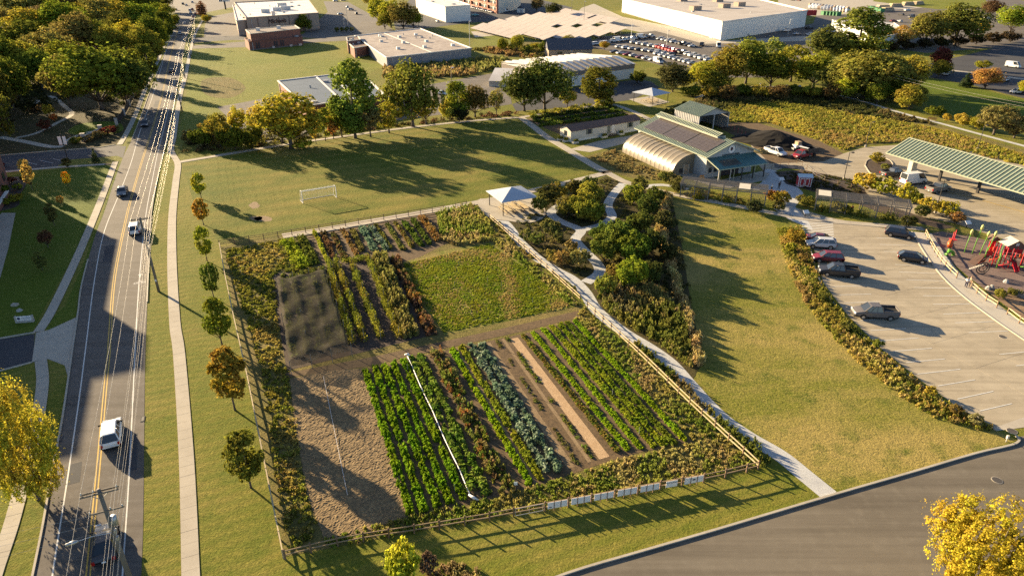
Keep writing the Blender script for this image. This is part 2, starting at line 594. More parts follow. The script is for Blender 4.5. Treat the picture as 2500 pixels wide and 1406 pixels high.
def band(name, pts, width, z, mat, parent=None, kind='structure'):
    nn = normals2d(pts)
    ws = width if isinstance(width, list) else [width] * len(pts)
    L = [p + n * w / 2 for p, n, w in zip(pts, nn, ws)]
    Rr = [p - n * w / 2 for p, n, w in zip(pts, nn, ws)]
    return strip(name, L, Rr, z, mat, parent, kind)

def kerb(name, pts, mat=None, w=.18, h=.13, parent=None):
    nn = normals2d(pts)
    rr = [[p + n * w / 2 + Vector((0, 0, -.02)), p + n * w / 2 + Vector((0, 0, h)), p - n * w / 2 + Vector((0, 0, h)), p - n * w / 2 + Vector((0, 0, -.02))] for p, n in zip(pts, nn)]
    o = MB().rings(rr).build(name, mat or CONC, parent)
    return o if parent else tag(o, kind='structure')

def slab_walk(name, pts, width, step=1.5, mat=None, top=.07, limit=300):
    """a walk of separately cast concrete slabs on a sand bed"""
    mat = mat or CONC
    base = band(name, pts, width + .04, .025, SOIL_DRY)
    q = resample(pts, step)
    nn = normals2d(q)
    for i in range(min(len(q) - 1, limit)):
        a, b, na, nb = q[i], q[i + 1], nn[i], nn[i + 1]
        d = (b - a).normalized() * .012
        c = (a + b) / 2
        zt = top + random.uniform(-.006, .006)
        pts8 = []
        for z in (0, zt):
            pts8 += [a + d - na * width / 2 - c, b - d - nb * width / 2 - c, b - d + nb * width / 2 - c, a + d + na * width / 2 - c]
            for k in range(4):
                pts8[-4 + k] = Vector((pts8[-4 + k].x, pts8[-4 + k].y, z))
        mb = MB()
        mb.v = [tuple(p) for p in pts8]
        mb.f = [(3, 2, 1, 0), (4, 5, 6, 7), (0, 1, 5, 4), (1, 2, 6, 5), (2, 3, 7, 6), (3, 0, 4, 7)]
        mb.m = [0] * 6
        o = mb.build('slab', mat, base)
        o.location = (c.x, c.y, 0)
    if len(q) - 1 > limit:
        band('far_slabs', q[limit:], width, top, mat, base)
    return base

random.seed(7)
LAWN = lawn('verge_grass', (.165, .168, .022), (.26, .212, .055), (.09, .125, .012), .08, .22)
LAWN_F = lawn('field_grass', (.14, .155, .02), (.28, .22, .06), (.07, .11, .01), .035, .06)
LAWN_R = lawn('dry_lawn', (.145, .16, .02), (.31, .245, .08), (.065, .105, .01), .1, 0, .9, True)
LAWN_G = lawn('lush_lawn', (.11, .15, .013), (.135, .16, .02), (.065, .11, .009), .08, .28)
LAWN_U = lawn('upper_lawn', (.18, .2, .024), (.24, .22, .05), (.11, .15, .016), .03, .1)
LAWN_P = lawn('plot_grass', (.13, .18, .016), (.25, .2, .07), (.1, .16, .011), .13, 0, 1.0)
ROUGH = lawn('rough_grass', (.145, .13, .04), (.2, .16, .06), (.085, .1, .02), .12, 0, 1.0)
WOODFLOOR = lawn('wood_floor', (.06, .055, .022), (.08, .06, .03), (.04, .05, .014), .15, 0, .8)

_far = 1500
tag(MB().poly([(-_far, -200, 0), (_far, -200, 0), (_far, 2200, 0), (-_far, 2200, 0)]).build('ground', LAWN), kind='structure')

# main road: edges read along the survey
road_l = smooth(GL([(60, 1500), (80, 1406), (105, 1283), (128, 1151), (151, 1031), (167, 926), (178, 850), (190, 772), (200, 694), (231, 580), (255, 517), (275, 455), (300, 386), (322, 341), (345, 283), (358, 246), (379, 191), (399, 140), (421, 78), (433, 46), (446, 10), (452, -5)]), 4)
road_r = smooth(GL([(340, 1500), (345, 1406), (349, 1300), (351, 1180), (352, 1080), (353, 976), (355, 860), (358, 787), (361, 690), (364, 609), (370, 520), (381, 455), (394, 391), (410, 341), (419, 300), (427, 256), (435, 205), (444, 150), (456, 95), (470, 60), (488, 18), (500, 0)]), 4)
strip('road', road_l, road_r, .02, ASPHALT)
yc = smooth(GL([(208, 1500), (215, 1406), (241, 1132), (258, 938), (266, 860), (268, 824), (281, 669), (311, 521), (329, 454), (348, 390), (372, 314), (396, 232), (410, 164), (425, 105), (440, 55)]), 6)
_nn = normals2d(yc)
for s in (-1, 1):
    band('centre_line', [p + n * .14 * s for p, n in zip(yc, _nn)], .12, .028, YELLOW_LINE)
band('edge_line', smooth(GL([(120, 1500), (128, 1406), (167, 1155), (194, 969), (208, 860), (231, 683), (255, 565), (292, 472), (321, 395), (341, 324), (369, 246), (386, 191), (410, 113), (428, 70)]), 6), .13, .028, WHITE_LINE)
band('edge_line', smooth(GL([(296, 1500), (299, 1406), (316, 1150), (328, 900), (335, 760), (343, 650), (357, 520), (373, 435), (386, 370), (405, 295), (424, 210), (436, 140), (447, 90)]), 6), .12, .028, WHITE_LINE)
kerb('kerb', [p for p in road_l if not (G(0, 452)[1] > p.y > G(0, 930)[1] and p.y < G(0, 770)[1]) and not G(0, 390)[1] < p.y < G(0, 345)[1]][:26])
kerb('kerb', road_l[52:78])
kerb('kerb', road_r[30:60])
# bicycle symbol and arrow in the bike lane
_mb = MB()
_c, _d = P(341, 690, .03), (P(352, 560) - P(338, 760)).normalized()
_s = Vector((_d.y, -_d.x, 0))
for off in (-.5, .5):
    ring = [_c + _s * off + (_s * math.cos(a) + _d * math.sin(a)) * .32 for a in np.linspace(0, 2 * math.pi, 13)]
    for a, b in zip(ring, ring[1:]):
        m_ = _c + _s * off
        _mb.poly([a, b, m_ + (b - m_) * .7, m_ + (a - m_) * .7])
def _bar(a, b, w):
    d = (b - a).normalized(); n = Vector((-d.y, d.x, 0)) * w / 2
    _mb.poly([a - n, b - n, b + n, a + n])
_bar(_c - _s * .5, _c + _d * .55, .1); _bar(_c + _s * .5, _c + _d * .55, .1); _bar(_c - _s * .1, _c + _d * .8, .1)
_a = _c + _d * 2.1
_bar(_a, _a + _d * 1.1, .12); _bar(_a + _d * 1.3, _a + _d * .8 + _s * .3, .12); _bar(_a + _d * 1.3, _a + _d * .8 - _s * .3, .12)
tag(_mb.build('bike_marking', WHITE_LINE), kind='structure')

# left side: lawn, drives, walks
sheet('office_lawn', [(-60, 860), (75, 818), (115, 740), (250, 500), (292, 392), (270, 402), (150, 412), (-60, 440)], .008, LAWN_G)
sheet('parkway_lawn', [(160, 745), (205, 640), (250, 520), (290, 400), (298, 392), (270, 470), (231, 582), (198, 700), (190, 772), (118, 805), (105, 800)], .007, LAWN_G)
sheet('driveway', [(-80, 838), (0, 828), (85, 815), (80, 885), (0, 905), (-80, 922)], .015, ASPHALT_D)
_dw = sheet('driveway_apron', [(88, 812), (118, 806), (188, 774), (180, 850), (168, 928), (158, 892), (116, 876), (78, 884)], .022, CONC)
slab_walk('left_walk', smooth(GL([(94, 810), (120, 770), (155, 700), (190, 625), (222, 550), (250, 480), (282, 395)]), 5), 1.25)
slab_walk('left_walk', smooth(GL([(100, 880), (104, 940), (85, 1060), (55, 1180), (25, 1290), (-15, 1406), (-40, 1500)]), 5), 1.25)
kerb('driveway_kerb', GL([(-80, 838), (0, 827), (86, 812)]), w=.25)
kerb('driveway_kerb', GL([(-80, 924), (0, 906), (78, 885)]), w=.2)
sheet('office_path', [(-40, 700), (-20, 545), (5, 520), (38, 520), (22, 600), (0, 680)], .02, CONC)
sheet('planting_bed', [(-60, 455), (60, 430), (62, 455), (45, 480), (40, 505), (-60, 520)], .014, MULCH, rounded=4)
# side road at the wood
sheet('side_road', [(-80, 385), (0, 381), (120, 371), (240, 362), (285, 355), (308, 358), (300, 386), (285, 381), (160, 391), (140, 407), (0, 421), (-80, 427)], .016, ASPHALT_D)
kerb('side_road_kerb', GL([(-80, 384), (0, 380), (120, 370), (240, 361), (283, 354)]), w=.3)
slab_walk('side_walk', GL([(-60, 428), (0, 421), (140, 409), (270, 401)]), 1.3)
slab_walk('upper_left_walk', smooth(GL([(292, 392 - 38), (312, 320), (335, 270), (360, 205), (385, 150), (410, 95), (425, 60)]), 5), 1.3, limit=60)
for q in ([(60, 395), (90, 402)], [(95, 391), (130, 399)], [(130, 388), (150, 393)]):
    band('stall_line', GL(q), .12, .022, WHITE_LINE)
# wood: floor, glade and paths
sheet('wood_floor', [(-300, 380), (0, 379), (230, 360), (285, 352), (330, 280), (378, 170), (425, 55), (400, 20), (200, -20), (-300, -20)], .005, WOODFLOOR)
sheet('glade', [(165, 322), (200, 302), (285, 298), (300, 320), (255, 330), (200, 332)], .01, LAWN_G, rounded=3)
band('wood_path', smooth(GL([(0, 335), (60, 346), (120, 358), (155, 358)]), 6), 2.0, .014, CONC)
band('wood_path', smooth(GL([(40, 337), (90, 325), (140, 300), (175, 280), (160, 262), (120, 235), (70, 262)]), 6), 1.4, .013, CONC)
band('wood_path', smooth(GL([(150, 352), (180, 335), (215, 323), (250, 320)]), 6), 1.2, .0135, CONC)

# right walk beside the road
walk_r = smooth(GL([(470, 1500), (466, 1406), (455, 1110), (437, 860), (427, 787), (420, 640), (421, 525), (430, 440), (434, 400), (418, 368), (424, 335), (432, 280), (442, 225), (452, 190), (462, 140), (468, 112), (478, 80), (495, 50)]), 5)
slab_walk('roadside_walk', walk_r, 1.35, 1.5, limit=110)
sheet('upper_lawn', [(470, 120), (600, 112), (850, 105), (860, 150), (940, 160), (700, 280), (560, 265), (450, 330), (428, 372), (448, 270), (462, 190)], .006, LAWN_U)
sheet('bare_patch', [(495, 195), (560, 190), (600, 215), (560, 240), (500, 230)], .0095, ROUGH, rounded=4)

# sports field and its walks
sheet('sports_field', [(443, 398), (700, 356), (1000, 315), (1268, 290), (1340, 340), (1420, 390), (1452, 420), (1300, 455), (1190, 485), (700, 565), (535, 595), (475, 500)], .008, LAWN_F)
slab_walk('field_walk', smooth(GL([(440, 396), (560, 376), (700, 353), (850, 332), (1000, 312), (1150, 296), (1272, 287)]), 5), 1.7, 2.0, limit=70)
slab_walk('farm_walk', smooth(GL([(1272, 288), (1300, 308), (1335, 335), (1380, 362), (1425, 390), (1455, 408), (1484, 423)]), 5), 2.2, 2.0)
slab_walk('garden_walk', smooth(GL([(690, 577), (800, 560), (950, 533), (1100, 507), (1200, 488), (1300, 466), (1400, 443), (1484, 422)]), 5), 2.2, 2.0)
slab_walk('pergola_walk', smooth(GL([(1484, 423), (1530, 446), (1600, 464), (1660, 478), (1760, 496), (1870, 517), (1960, 534), (2080, 545), (2200, 555), (2260, 560)]), 5), 1.8, 2.0)
slab_walk('wetland_walk', smooth(GL([(1272, 287), (1350, 275), (1430, 262), (1490, 255), (1550, 275), (1590, 295)]), 5), 1.8, 2.0)
band('nature_trail', smooth(GL([(1700, 240), (1750, 222), (1830, 212), (1930, 214), (2010, 225), (2100, 246), (2200, 276), (2290, 300), (2400, 330), (2520, 362)]), 6), 1.6, .012, GRAVEL)
for q in ((625, 533, 16, 6), (642, 535, 22, 8), (622, 502, 14, 9)):
    sheet('bare_patch', [(q[0] + q[2] * math.cos(a) * random.uniform(.7, 1.1), q[1] + q[3] * math.sin(a) * random.uniform(.7, 1.1)) for a in np.linspace(0, 5.8, 10)], .012, SOIL_DRY, rounded=3)

# right-hand lawn, street at lower right, car park
sheet('meadow_lawn', [(1625, 480), (1720, 498), (1860, 520), (1905, 560), (1960, 680), (2060, 800), (2200, 930), (2330, 1010), (2430, 1050), (2480, 1075), (2380, 1105), (2035, 1205), (1900, 1095), (1780, 1010), (1700, 920), (1690, 850), (1660, 700), (1630, 560)], .007, LAWN_R)
st = GL([(1180, 1480), (1385, 1400), (1560, 1348), (1760, 1290), (2035, 1208), (2230, 1152), (2380, 1108), (2450, 1092)])
st = smooth(st, 4)
corner = GL([(2450, 1092), (2478, 1084), (2488, 1074), (2480, 1064)])
sheet('street', [(1180, 1480), (1385, 1402), (1560, 1350), (1760, 1292), (2035, 1210), (2230, 1154), (2380, 1110), (2450, 1094), (2478, 1084), (2488, 1074), (2482, 1066), (2560, 1058), (2900, 1090), (2900, 1700), (1300, 1700)], .012, STREET)
kerb('street_kerb', st + smooth(corner, 4)[1:], w=.22, h=.14)
lot = [(1935, 505), (1960, 530), (1985, 600), (2010, 690), (2070, 770), (2150, 850), (2250, 930), (2340, 995), (2430, 1043), (2500, 1018), (2700, 960), (2700, 880), (2500, 790), (2420, 730), (2350, 672), (2290, 610), (2262, 572), (2150, 556), (2020, 530)]
sheet('car_park', lot, .012, CONC_LOT)
# concrete bays of the car park, cast one by one
_lotw = [(p.x, p.y) for p in GL(lot)]
_ax, _ay = Vector((math.cos(R(-67)), math.sin(R(-67)), 0)), Vector((math.cos(R(23)), math.sin(R(23)), 0))
_o = Vector((*G(1990, 520), 0))
lot_o = bpy.data.objects['car_park']
def clip_poly(poly, edge_a, edge_b):
    out = []
    def side(p): return (edge_b[0] - edge_a[0]) * (p[1] - edge_a[1]) - (edge_b[1] - edge_a[1]) * (p[0] - edge_a[0])
    for i in range(len(poly)):
        a, b = poly[i - 1], poly[i]
        sa, sb = side(a), side(b)
        if sb >= 0:
            if sa < 0:
                t = sa / (sa - sb); out.append((a[0] + (b[0] - a[0]) * t, a[1] + (b[1] - a[1]) * t))
            out.append(b)
        elif sa >= 0:
            t = sa / (sa - sb); out.append((a[0] + (b[0] - a[0]) * t, a[1] + (b[1] - a[1]) * t))
    return out
CONC_LOT2 = M('concrete_lot_pale', (.4, .37, .31), (.45, .415, .35), .12, .9, .2, 14, c3=(.34, .31, .26), scale3=.7, band3=(.5, .8))
for i in range(-2, 14):
    for j in range(-4, 9):
        c0 = _o + _ax * (i * 6.0) + _ay * (j * 5.6)
        q = [c0 + _ax * .02 + _ay * .02, c0 + _ax * 5.98 + _ay * .02, c0 + _ax * 5.98 + _ay * 5.58, c0 + _ax * .02 + _ay * 5.58]
        poly = [(p.x, p.y) for p in q]
        cx, cyy = sum(p[0] for p in poly) / 4, sum(p[1] for p in poly) / 4
        ok = in_poly(np.array(poly + [(cx, cyy)]), _lotw)
        if ok.all():
            ubox('slab', CONC_LOT2 if j >= 2 else CONC_LOT, lot_o, (cx, cyy, .005), (5.96, 5.56, .03), R(-67))
def stall(a, b, w=.11):
    band('stall_line', GL([a, b]), w, .026, WHITE_LINE)
for a, b in (((1998, 623), (2050, 620)), ((2020, 665), (2062, 664)), ((2015, 684), (2080, 682)), ((2030, 700), (2100, 698)), ((2048, 720), (2127, 718)), ((2062, 740), (2150, 736)), ((2100, 783), (2190, 777)),
             ((2125, 807), (2212, 802)), ((2150, 832), (2243, 825)), ((2180, 858), (2275, 850)), ((2212, 885), (2307, 876)), ((2240, 913), (2345, 901)), ((2290, 942), (2380, 927)), ((2338, 974), (2425, 955)), ((2392, 1003), (2470, 985)),
             ((2140, 581), (2228, 582)), ((2148, 597), (2235, 600)), ((2158, 614), (2248, 617)), ((2185, 646), (2268, 650)), ((2195, 664), (2284, 668)), ((2213, 683), (2304, 686)), ((2232, 702), (2322, 704)), ((2253, 722), (2345, 723)), ((2278, 743), (2368, 742)), ((2303, 767), (2394, 763)), ((2332, 788), (2426, 785)), ((2365, 812), (2460, 808)), ((2440, 865), (2510, 858)), ((2480, 893), (2540, 886))):
    stall(a, b)
for k in range(12):
    t = k / 11
    stall((1957 + t * 3, 530 + 44 * t), (2033 + t * 3, 535 + 44 * t), .3)
sidew = smooth(GL([(2226, 566), (2262, 625), (2300, 675), (2350, 722), (2420, 775), (2500, 830), (2600, 895)]), 5)
kerb('car_park_kerb', sidew, w=.2, h=.12)
band('playground_walk', [p + n * 1.6 for p, n in zip(sidew, normals2d(sidew))], 3.0, .06, CONC_LOT2)
kerb('car_park_kerb', smooth(GL([(1976, 600), (2003, 690), (2063, 775), (2145, 857), (2245, 938), (2335, 1003), (2432, 1050)]), 4), w=.18, h=.12)
sheet('entrance_strip', [(2335, 1000), (2432, 1052), (2560, 1035), (2560, 1020), (2500, 1018), (2430, 1043)], .02, CONC)
sheet('playground', [(2262, 572), (2300, 620), (2360, 672), (2440, 735), (2520, 795), (2620, 800), (2620, 640), (2500, 610), (2380, 580), (2300, 565)], .02, CHIPS)
sheet('playground_garden', [(2400, 700), (2440, 735), (2520, 795), (2640, 880), (2640, 780), (2500, 730)], .024, M('dry_bed', (.22, .14, .08), (.28, .19, .11), .6, .95, .8, 9))
# farm yard
sheet('yard_paving', [(1830, 345), (1950, 335), (2060, 375), (2110, 360), (2180, 355), (2260, 350), (2560, 400), (2700, 620), (2500, 600), (2330, 545), (2150, 510), (2090, 460), (1990, 430), (1930, 405), (1870, 425), (1850, 400)], .010, CONC_LOT)
sheet('yard_gravel', [(1730, 300), (1850, 300), (2000, 345), (2060, 375), (2010, 395), (1880, 400), (1830, 350)], .014, SOIL)
band('yellow_kerb_line', GL([(2285, 462), (2400, 490), (2520, 524)]), .2, .03, YELLOW_LINE)
sheet('gravel_court', [(1560, 345), (1600, 380), (1700, 425), (1760, 445), (1660, 425), (1600, 400), (1520, 360)], .016, GRAVEL)
sheet('barn_apron', [(1650, 425), (1700, 412), (1735, 430), (1760, 440), (1860, 418), (1880, 424), (1868, 440), (1780, 460), (1730, 452), (1690, 440)], .02, CONC)
sheet('gravel_court', [(1868, 415), (1895, 418), (1912, 435), (1960, 470), (1945, 500), (1925, 520), (1890, 510), (1905, 480), (1880, 465), (1830, 462), (1860, 445)], .018, GRAVEL, rounded=4)
sheet('gravel_court', [(1895, 510), (1940, 505), (1985, 560), (1960, 550), (1925, 535)], .019, GRAVEL, rounded=3)
sheet('trailer_walk', [(1390, 365), (1460, 345), (1560, 328), (1575, 340), (1520, 352), (1440, 372)], .016, CONC)
sheet('pavilion_slab', [(1165, 490), (1210, 484), (1290, 470), (1325, 500), (1330, 530), (1290, 545), (1240, 540), (1190, 530)], .07, CONC, rounded=3)
sheet('far_pavilion_slab', [(1535, 243), (1590, 235), (1635, 250), (1585, 262)], .03, CONC)
# gravel paths of the orchard garden
GP = []
for pts, w, z in (([(1212, 532), (1235, 547), (1265, 585), (1304, 624), (1354, 658), (1396, 681), (1427, 712), (1457, 758), (1519, 808), (1584, 848), (1635, 885), (1680, 935), (1725, 985), (1770, 1027), (1830, 1068), (1905, 1112), (1965, 1160), (2024, 1208)], 1.9, .02),
                  ([(1430, 690), (1462, 668), (1459, 645), (1427, 612), (1405, 585), (1417, 562), (1370, 541), (1345, 521), (1366, 502), (1390, 495)], 1.8, .017),
                  ([(1417, 562), (1470, 548), (1494, 528), (1484, 500), (1503, 468), (1522, 448)], 1.8, .015), ([(1570, 455), (1620, 452), (1680, 462)], 1.5, .015)):
    q = smooth(GL(pts), 6)
    band('gravel_path', q, w, z, GRAVEL)
    GP.append((resample(q, .7), w * .5 + .55))
sheet('orchard_ground', [(1225, 540), (1330, 500), (1480, 430), (1560, 460), (1640, 482), (1665, 600), (1690, 760), (1718, 880), (1690, 930), (1600, 855), (1500, 790), (1440, 720), (1350, 665), (1270, 600)], .009, WOODFLOOR)

# garden plots
sheet('garden_ground', [(540, 602), (760, 562), (1190, 535), (1420, 745), (1850, 1143), (1335, 1240), (1000, 1300), (697, 1358), (640, 1100)], .01, ROUGH)
sheet('upper_beds', [(690, 590), (780, 562), (900, 545), (1060, 520), (1110, 585), (1000, 640), (850, 650), (790, 660)], .014, SOIL)
sheet('trellis_beds', [(660, 670), (900, 635), (960, 625), (1070, 815), (700, 905)], .016, MULCH)
sheet('green_plot', [(978, 642), (1080, 612), (1200, 592), (1300, 665), (1408, 748), (1280, 775), (1085, 818), (1030, 740)], .016, LAWN_P)
sheet('farm_lane', [(690, 912), (900, 873), (1090, 832), (1280, 790), (1418, 757), (1425, 772), (1290, 806), (1090, 850), (905, 893), (700, 922)], .02, SOIL)
sheet('lower_beds', [(885, 905), (1090, 855), (1290, 812), (1400, 780), (1690, 1078), (1560, 1105), (1480, 1128), (1330, 1180), (1150, 1230), (1010, 1262)], .018, SOIL)
# ploughed plot with real clods
def clods(name, poly_px, cell, amp, mat, seed, straw=None):
    poly = [(p.x, p.y) for p in GL(poly_px)]
    xs, ys = [p[0] for p in poly], [p[1] for p in poly]
    nx, ny = int((max(xs) - min(xs)) / cell) + 1, int((max(ys) - min(ys)) / cell) + 1
    rng = np.random.default_rng(seed)
    h = rng.uniform(0, 1, (ny, nx)) ** 2
    h2 = np.kron(rng.uniform(0, 1, (ny // 3 + 2, nx // 3 + 2)), np.ones((3, 3)))[:ny, :nx]
    h = amp * (h * .8 + h2 * .6)
    X, Y = np.meshgrid(np.linspace(min(xs), max(xs), nx), np.linspace(min(ys), max(ys), ny))
    X = X + rng.uniform(-.3, .3, X.shape) * cell
    Y = Y + rng.uniform(-.3, .3, Y.shape) * cell
    ins = in_poly(np.stack([X.ravel(), Y.ravel()], 1), poly).reshape(X.shape)
    idx = -np.ones(X.shape, int)
    vs_, fs = [], []
    for j in range(ny):
        for i in range(nx):
            if ins[j, i]:
                idx[j, i] = len(vs_); vs_.append((X[j, i], Y[j, i], .02 + h[j, i]))
    for j in range(ny - 1):
        for i in range(nx - 1):
            q = (idx[j, i], idx[j, i + 1], idx[j + 1, i + 1], idx[j + 1, i])
            if min(q) >= 0:
                fs.append(q)
    mb = MB(); mb.v, mb.f, mb.m = vs_, fs, [0] * len(fs)
    return mb.build(name, mat)
tag(clods('ploughed_plot', [(706, 925), (800, 905), (890, 898), (925, 985), (960, 1100), (1010, 1255), (900, 1300), (790, 1318), (750, 1220), (718, 1040)], .13, .06, M('tilled_earth', (.2, .135, .063), (.28, .195, .095), .6, .95, 1.0, 11, c3=(.15, .105, .055), scale3=3.5, band3=(.42, .62)), 3), 'bare ploughed brown plot at the lower left of the garden', 'soil plot', kind='stuff')
# strips of mulch between the lower beds
for a, b, w, m_ in (((1254, 826), (1476, 1118), 1.15, STRAW), ((1190, 838), (1395, 1142), .8, SOIL_DRY), ((1133, 850), (1330, 1172), .35, SOIL_DRY), ((1116, 852), (1308, 1178), .3, SOIL_DRY), ((1228, 828), (1440, 1128), .4, SOIL_DRY)):
    band('mulch_strip', GL([a, b]), w, .03 if m_ is STRAW else .026, m_)

# paving far away: streets and yards
sheet('far_street', [(350, -12), (430, 34), (480, 36), (560, 20), (700, -4), (1000, -20), (1000, -60), (300, -60)], .006, ASPHALT)
sheet('shop_yard', [(498, 98), (500, 62), (510, 42), (575, 30), (600, 90), (598, 99)], .012, ASPHALT)
sheet('shop_yard', [(690, 90), (740, 84), (800, 30), (790, 4), (850, 6), (930, 50), (965, 78), (860, 92), (850, 98)], .012, ASPHALT)
sheet('house_drive', [(462, 106), (480, 92), (600, 86), (600, 96), (500, 103)], .016, ASPHALT_D)
sheet('house_drive', [(468, 120), (470, 112), (600, 102), (850, 92), (880, 98), (740, 106), (600, 116)], .018, ASPHALT)
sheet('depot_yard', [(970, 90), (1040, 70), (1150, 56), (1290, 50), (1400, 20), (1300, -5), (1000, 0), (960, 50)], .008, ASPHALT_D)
sheet('back_street', [(1150, 78), (1290, 66), (1400, 40), (1420, 20), (1450, 10), (1520, 42), (1640, 66), (1770, 100), (1980, 88), (1990, 104), (1760, 122), (1620, 92), (1500, 66), (1420, 50), (1300, 78), (1160, 92)], .01, CONC)
sheet('sales_lot', [(1420, 112), (1470, 90), (1600, 76), (1720, 108), (1990, 100), (2010, 150), (1900, 190), (1760, 190), (1640, 168), (1500, 128)], .012, ASPHALT)
sheet('trade_yard', [(1800, 96), (1985, 58), (2000, 20), (1930, -10), (2420, -10), (2520, 6), (2520, 110), (2260, 130), (2120, 110), (1980, 112)], .009, ASPHALT)
sheet('far_yard', [(1900, 15), (1980, 40), (2120, 32), (2300, 15), (2260, -5), (1900, -20)], .011, CONC)
sheet('far_green', [(2130, 4), (2290, 24), (2420, 18), (2400, -6), (2150, -12)], .012, LAWN_U)
sheet('east_lot', [(2240, 185), (2260, 158), (2380, 130), (2520, 92), (2600, 150), (2600, 262), (2480, 236), (2360, 205)], .012, ASPHALT_D)
band('east_lot_line', GL([(2300, 170), (2400, 182), (2520, 196)]), 3.5, .016, CONC)
sheet('east_green', [(2260, 190), (2360, 208), (2480, 240), (2600, 268), (2600, 340), (2400, 300), (2280, 270), (2230, 230)], .0085, LAWN_G)
sheet('back_lot', [(530, 262), (640, 242), (720, 250), (760, 330), (660, 350), (600, 330)], .011, ASPHALT)
sheet('centre_lot', [(900, 230), (1060, 205), (1200, 180), (1240, 190), (1250, 255), (1080, 280), (930, 300)], .011, ASPHALT)
sheet('greenhouse_drive', [(1250, 255), (1345, 222), (1560, 194), (1590, 200), (1610, 215), (1540, 245), (1400, 262), (1260, 272)], .013, ASPHALT_D)
sheet('reed_ditch', [(940, 160), (1060, 152), (1250, 128), (1240, 160), (1140, 185), (1000, 200), (930, 190)], .007, ROUGH)
sheet('reed_ditch', [(1140, 120), (1300, 100), (1480, 120), (1560, 160), (1400, 150), (1250, 140)], .0075, ROUGH)
sheet('solar_green', [(1150, 118), (1160, 92), (1420, 55), (1500, 78), (1480, 100), (1330, 130), (1230, 128)], .0065, LAWN_U)
sheet('wetland', [(1600, 300), (1650, 262), (1720, 236), (1830, 215), (1930, 217), (2010, 228), (2100, 250), (2200, 280), (2290, 305), (2520, 372), (2560, 420), (2240, 345), (2110, 355), (2060, 372), (2000, 345), (1860, 300), (1780, 300), (1720, 300)], .0085, ROUGH)
sheet('trailer_plot', [(1280, 292), (1330, 280), (1430, 266), (1490, 262), (1560, 285), (1560, 300), (1390, 312), (1370, 330)], .011, SOIL)
sheet('barn_lawn', [(1420, 385), (1470, 370), (1530, 355), (1600, 402), (1660, 428), (1640, 440), (1560, 440), (1490, 420)], .0125, ROUGH)
# repair patches and joints in the paving
for a, b, w, m_ in (((318, 1150), (322, 1060), 1.1, ASPHALT_D), ((262, 640), (268, 600), 1.4, ASPHALT_D), ((318, 505), (325, 480), 1.2, ASPHALT_D), ((180, 1180), (186, 1130), 1.0, ASPHALT_D), ((383, 262), (388, 246), 2.0, ASPHALT_D)):
    band('road_patch', GL([a, b]), w, .0245, m_)

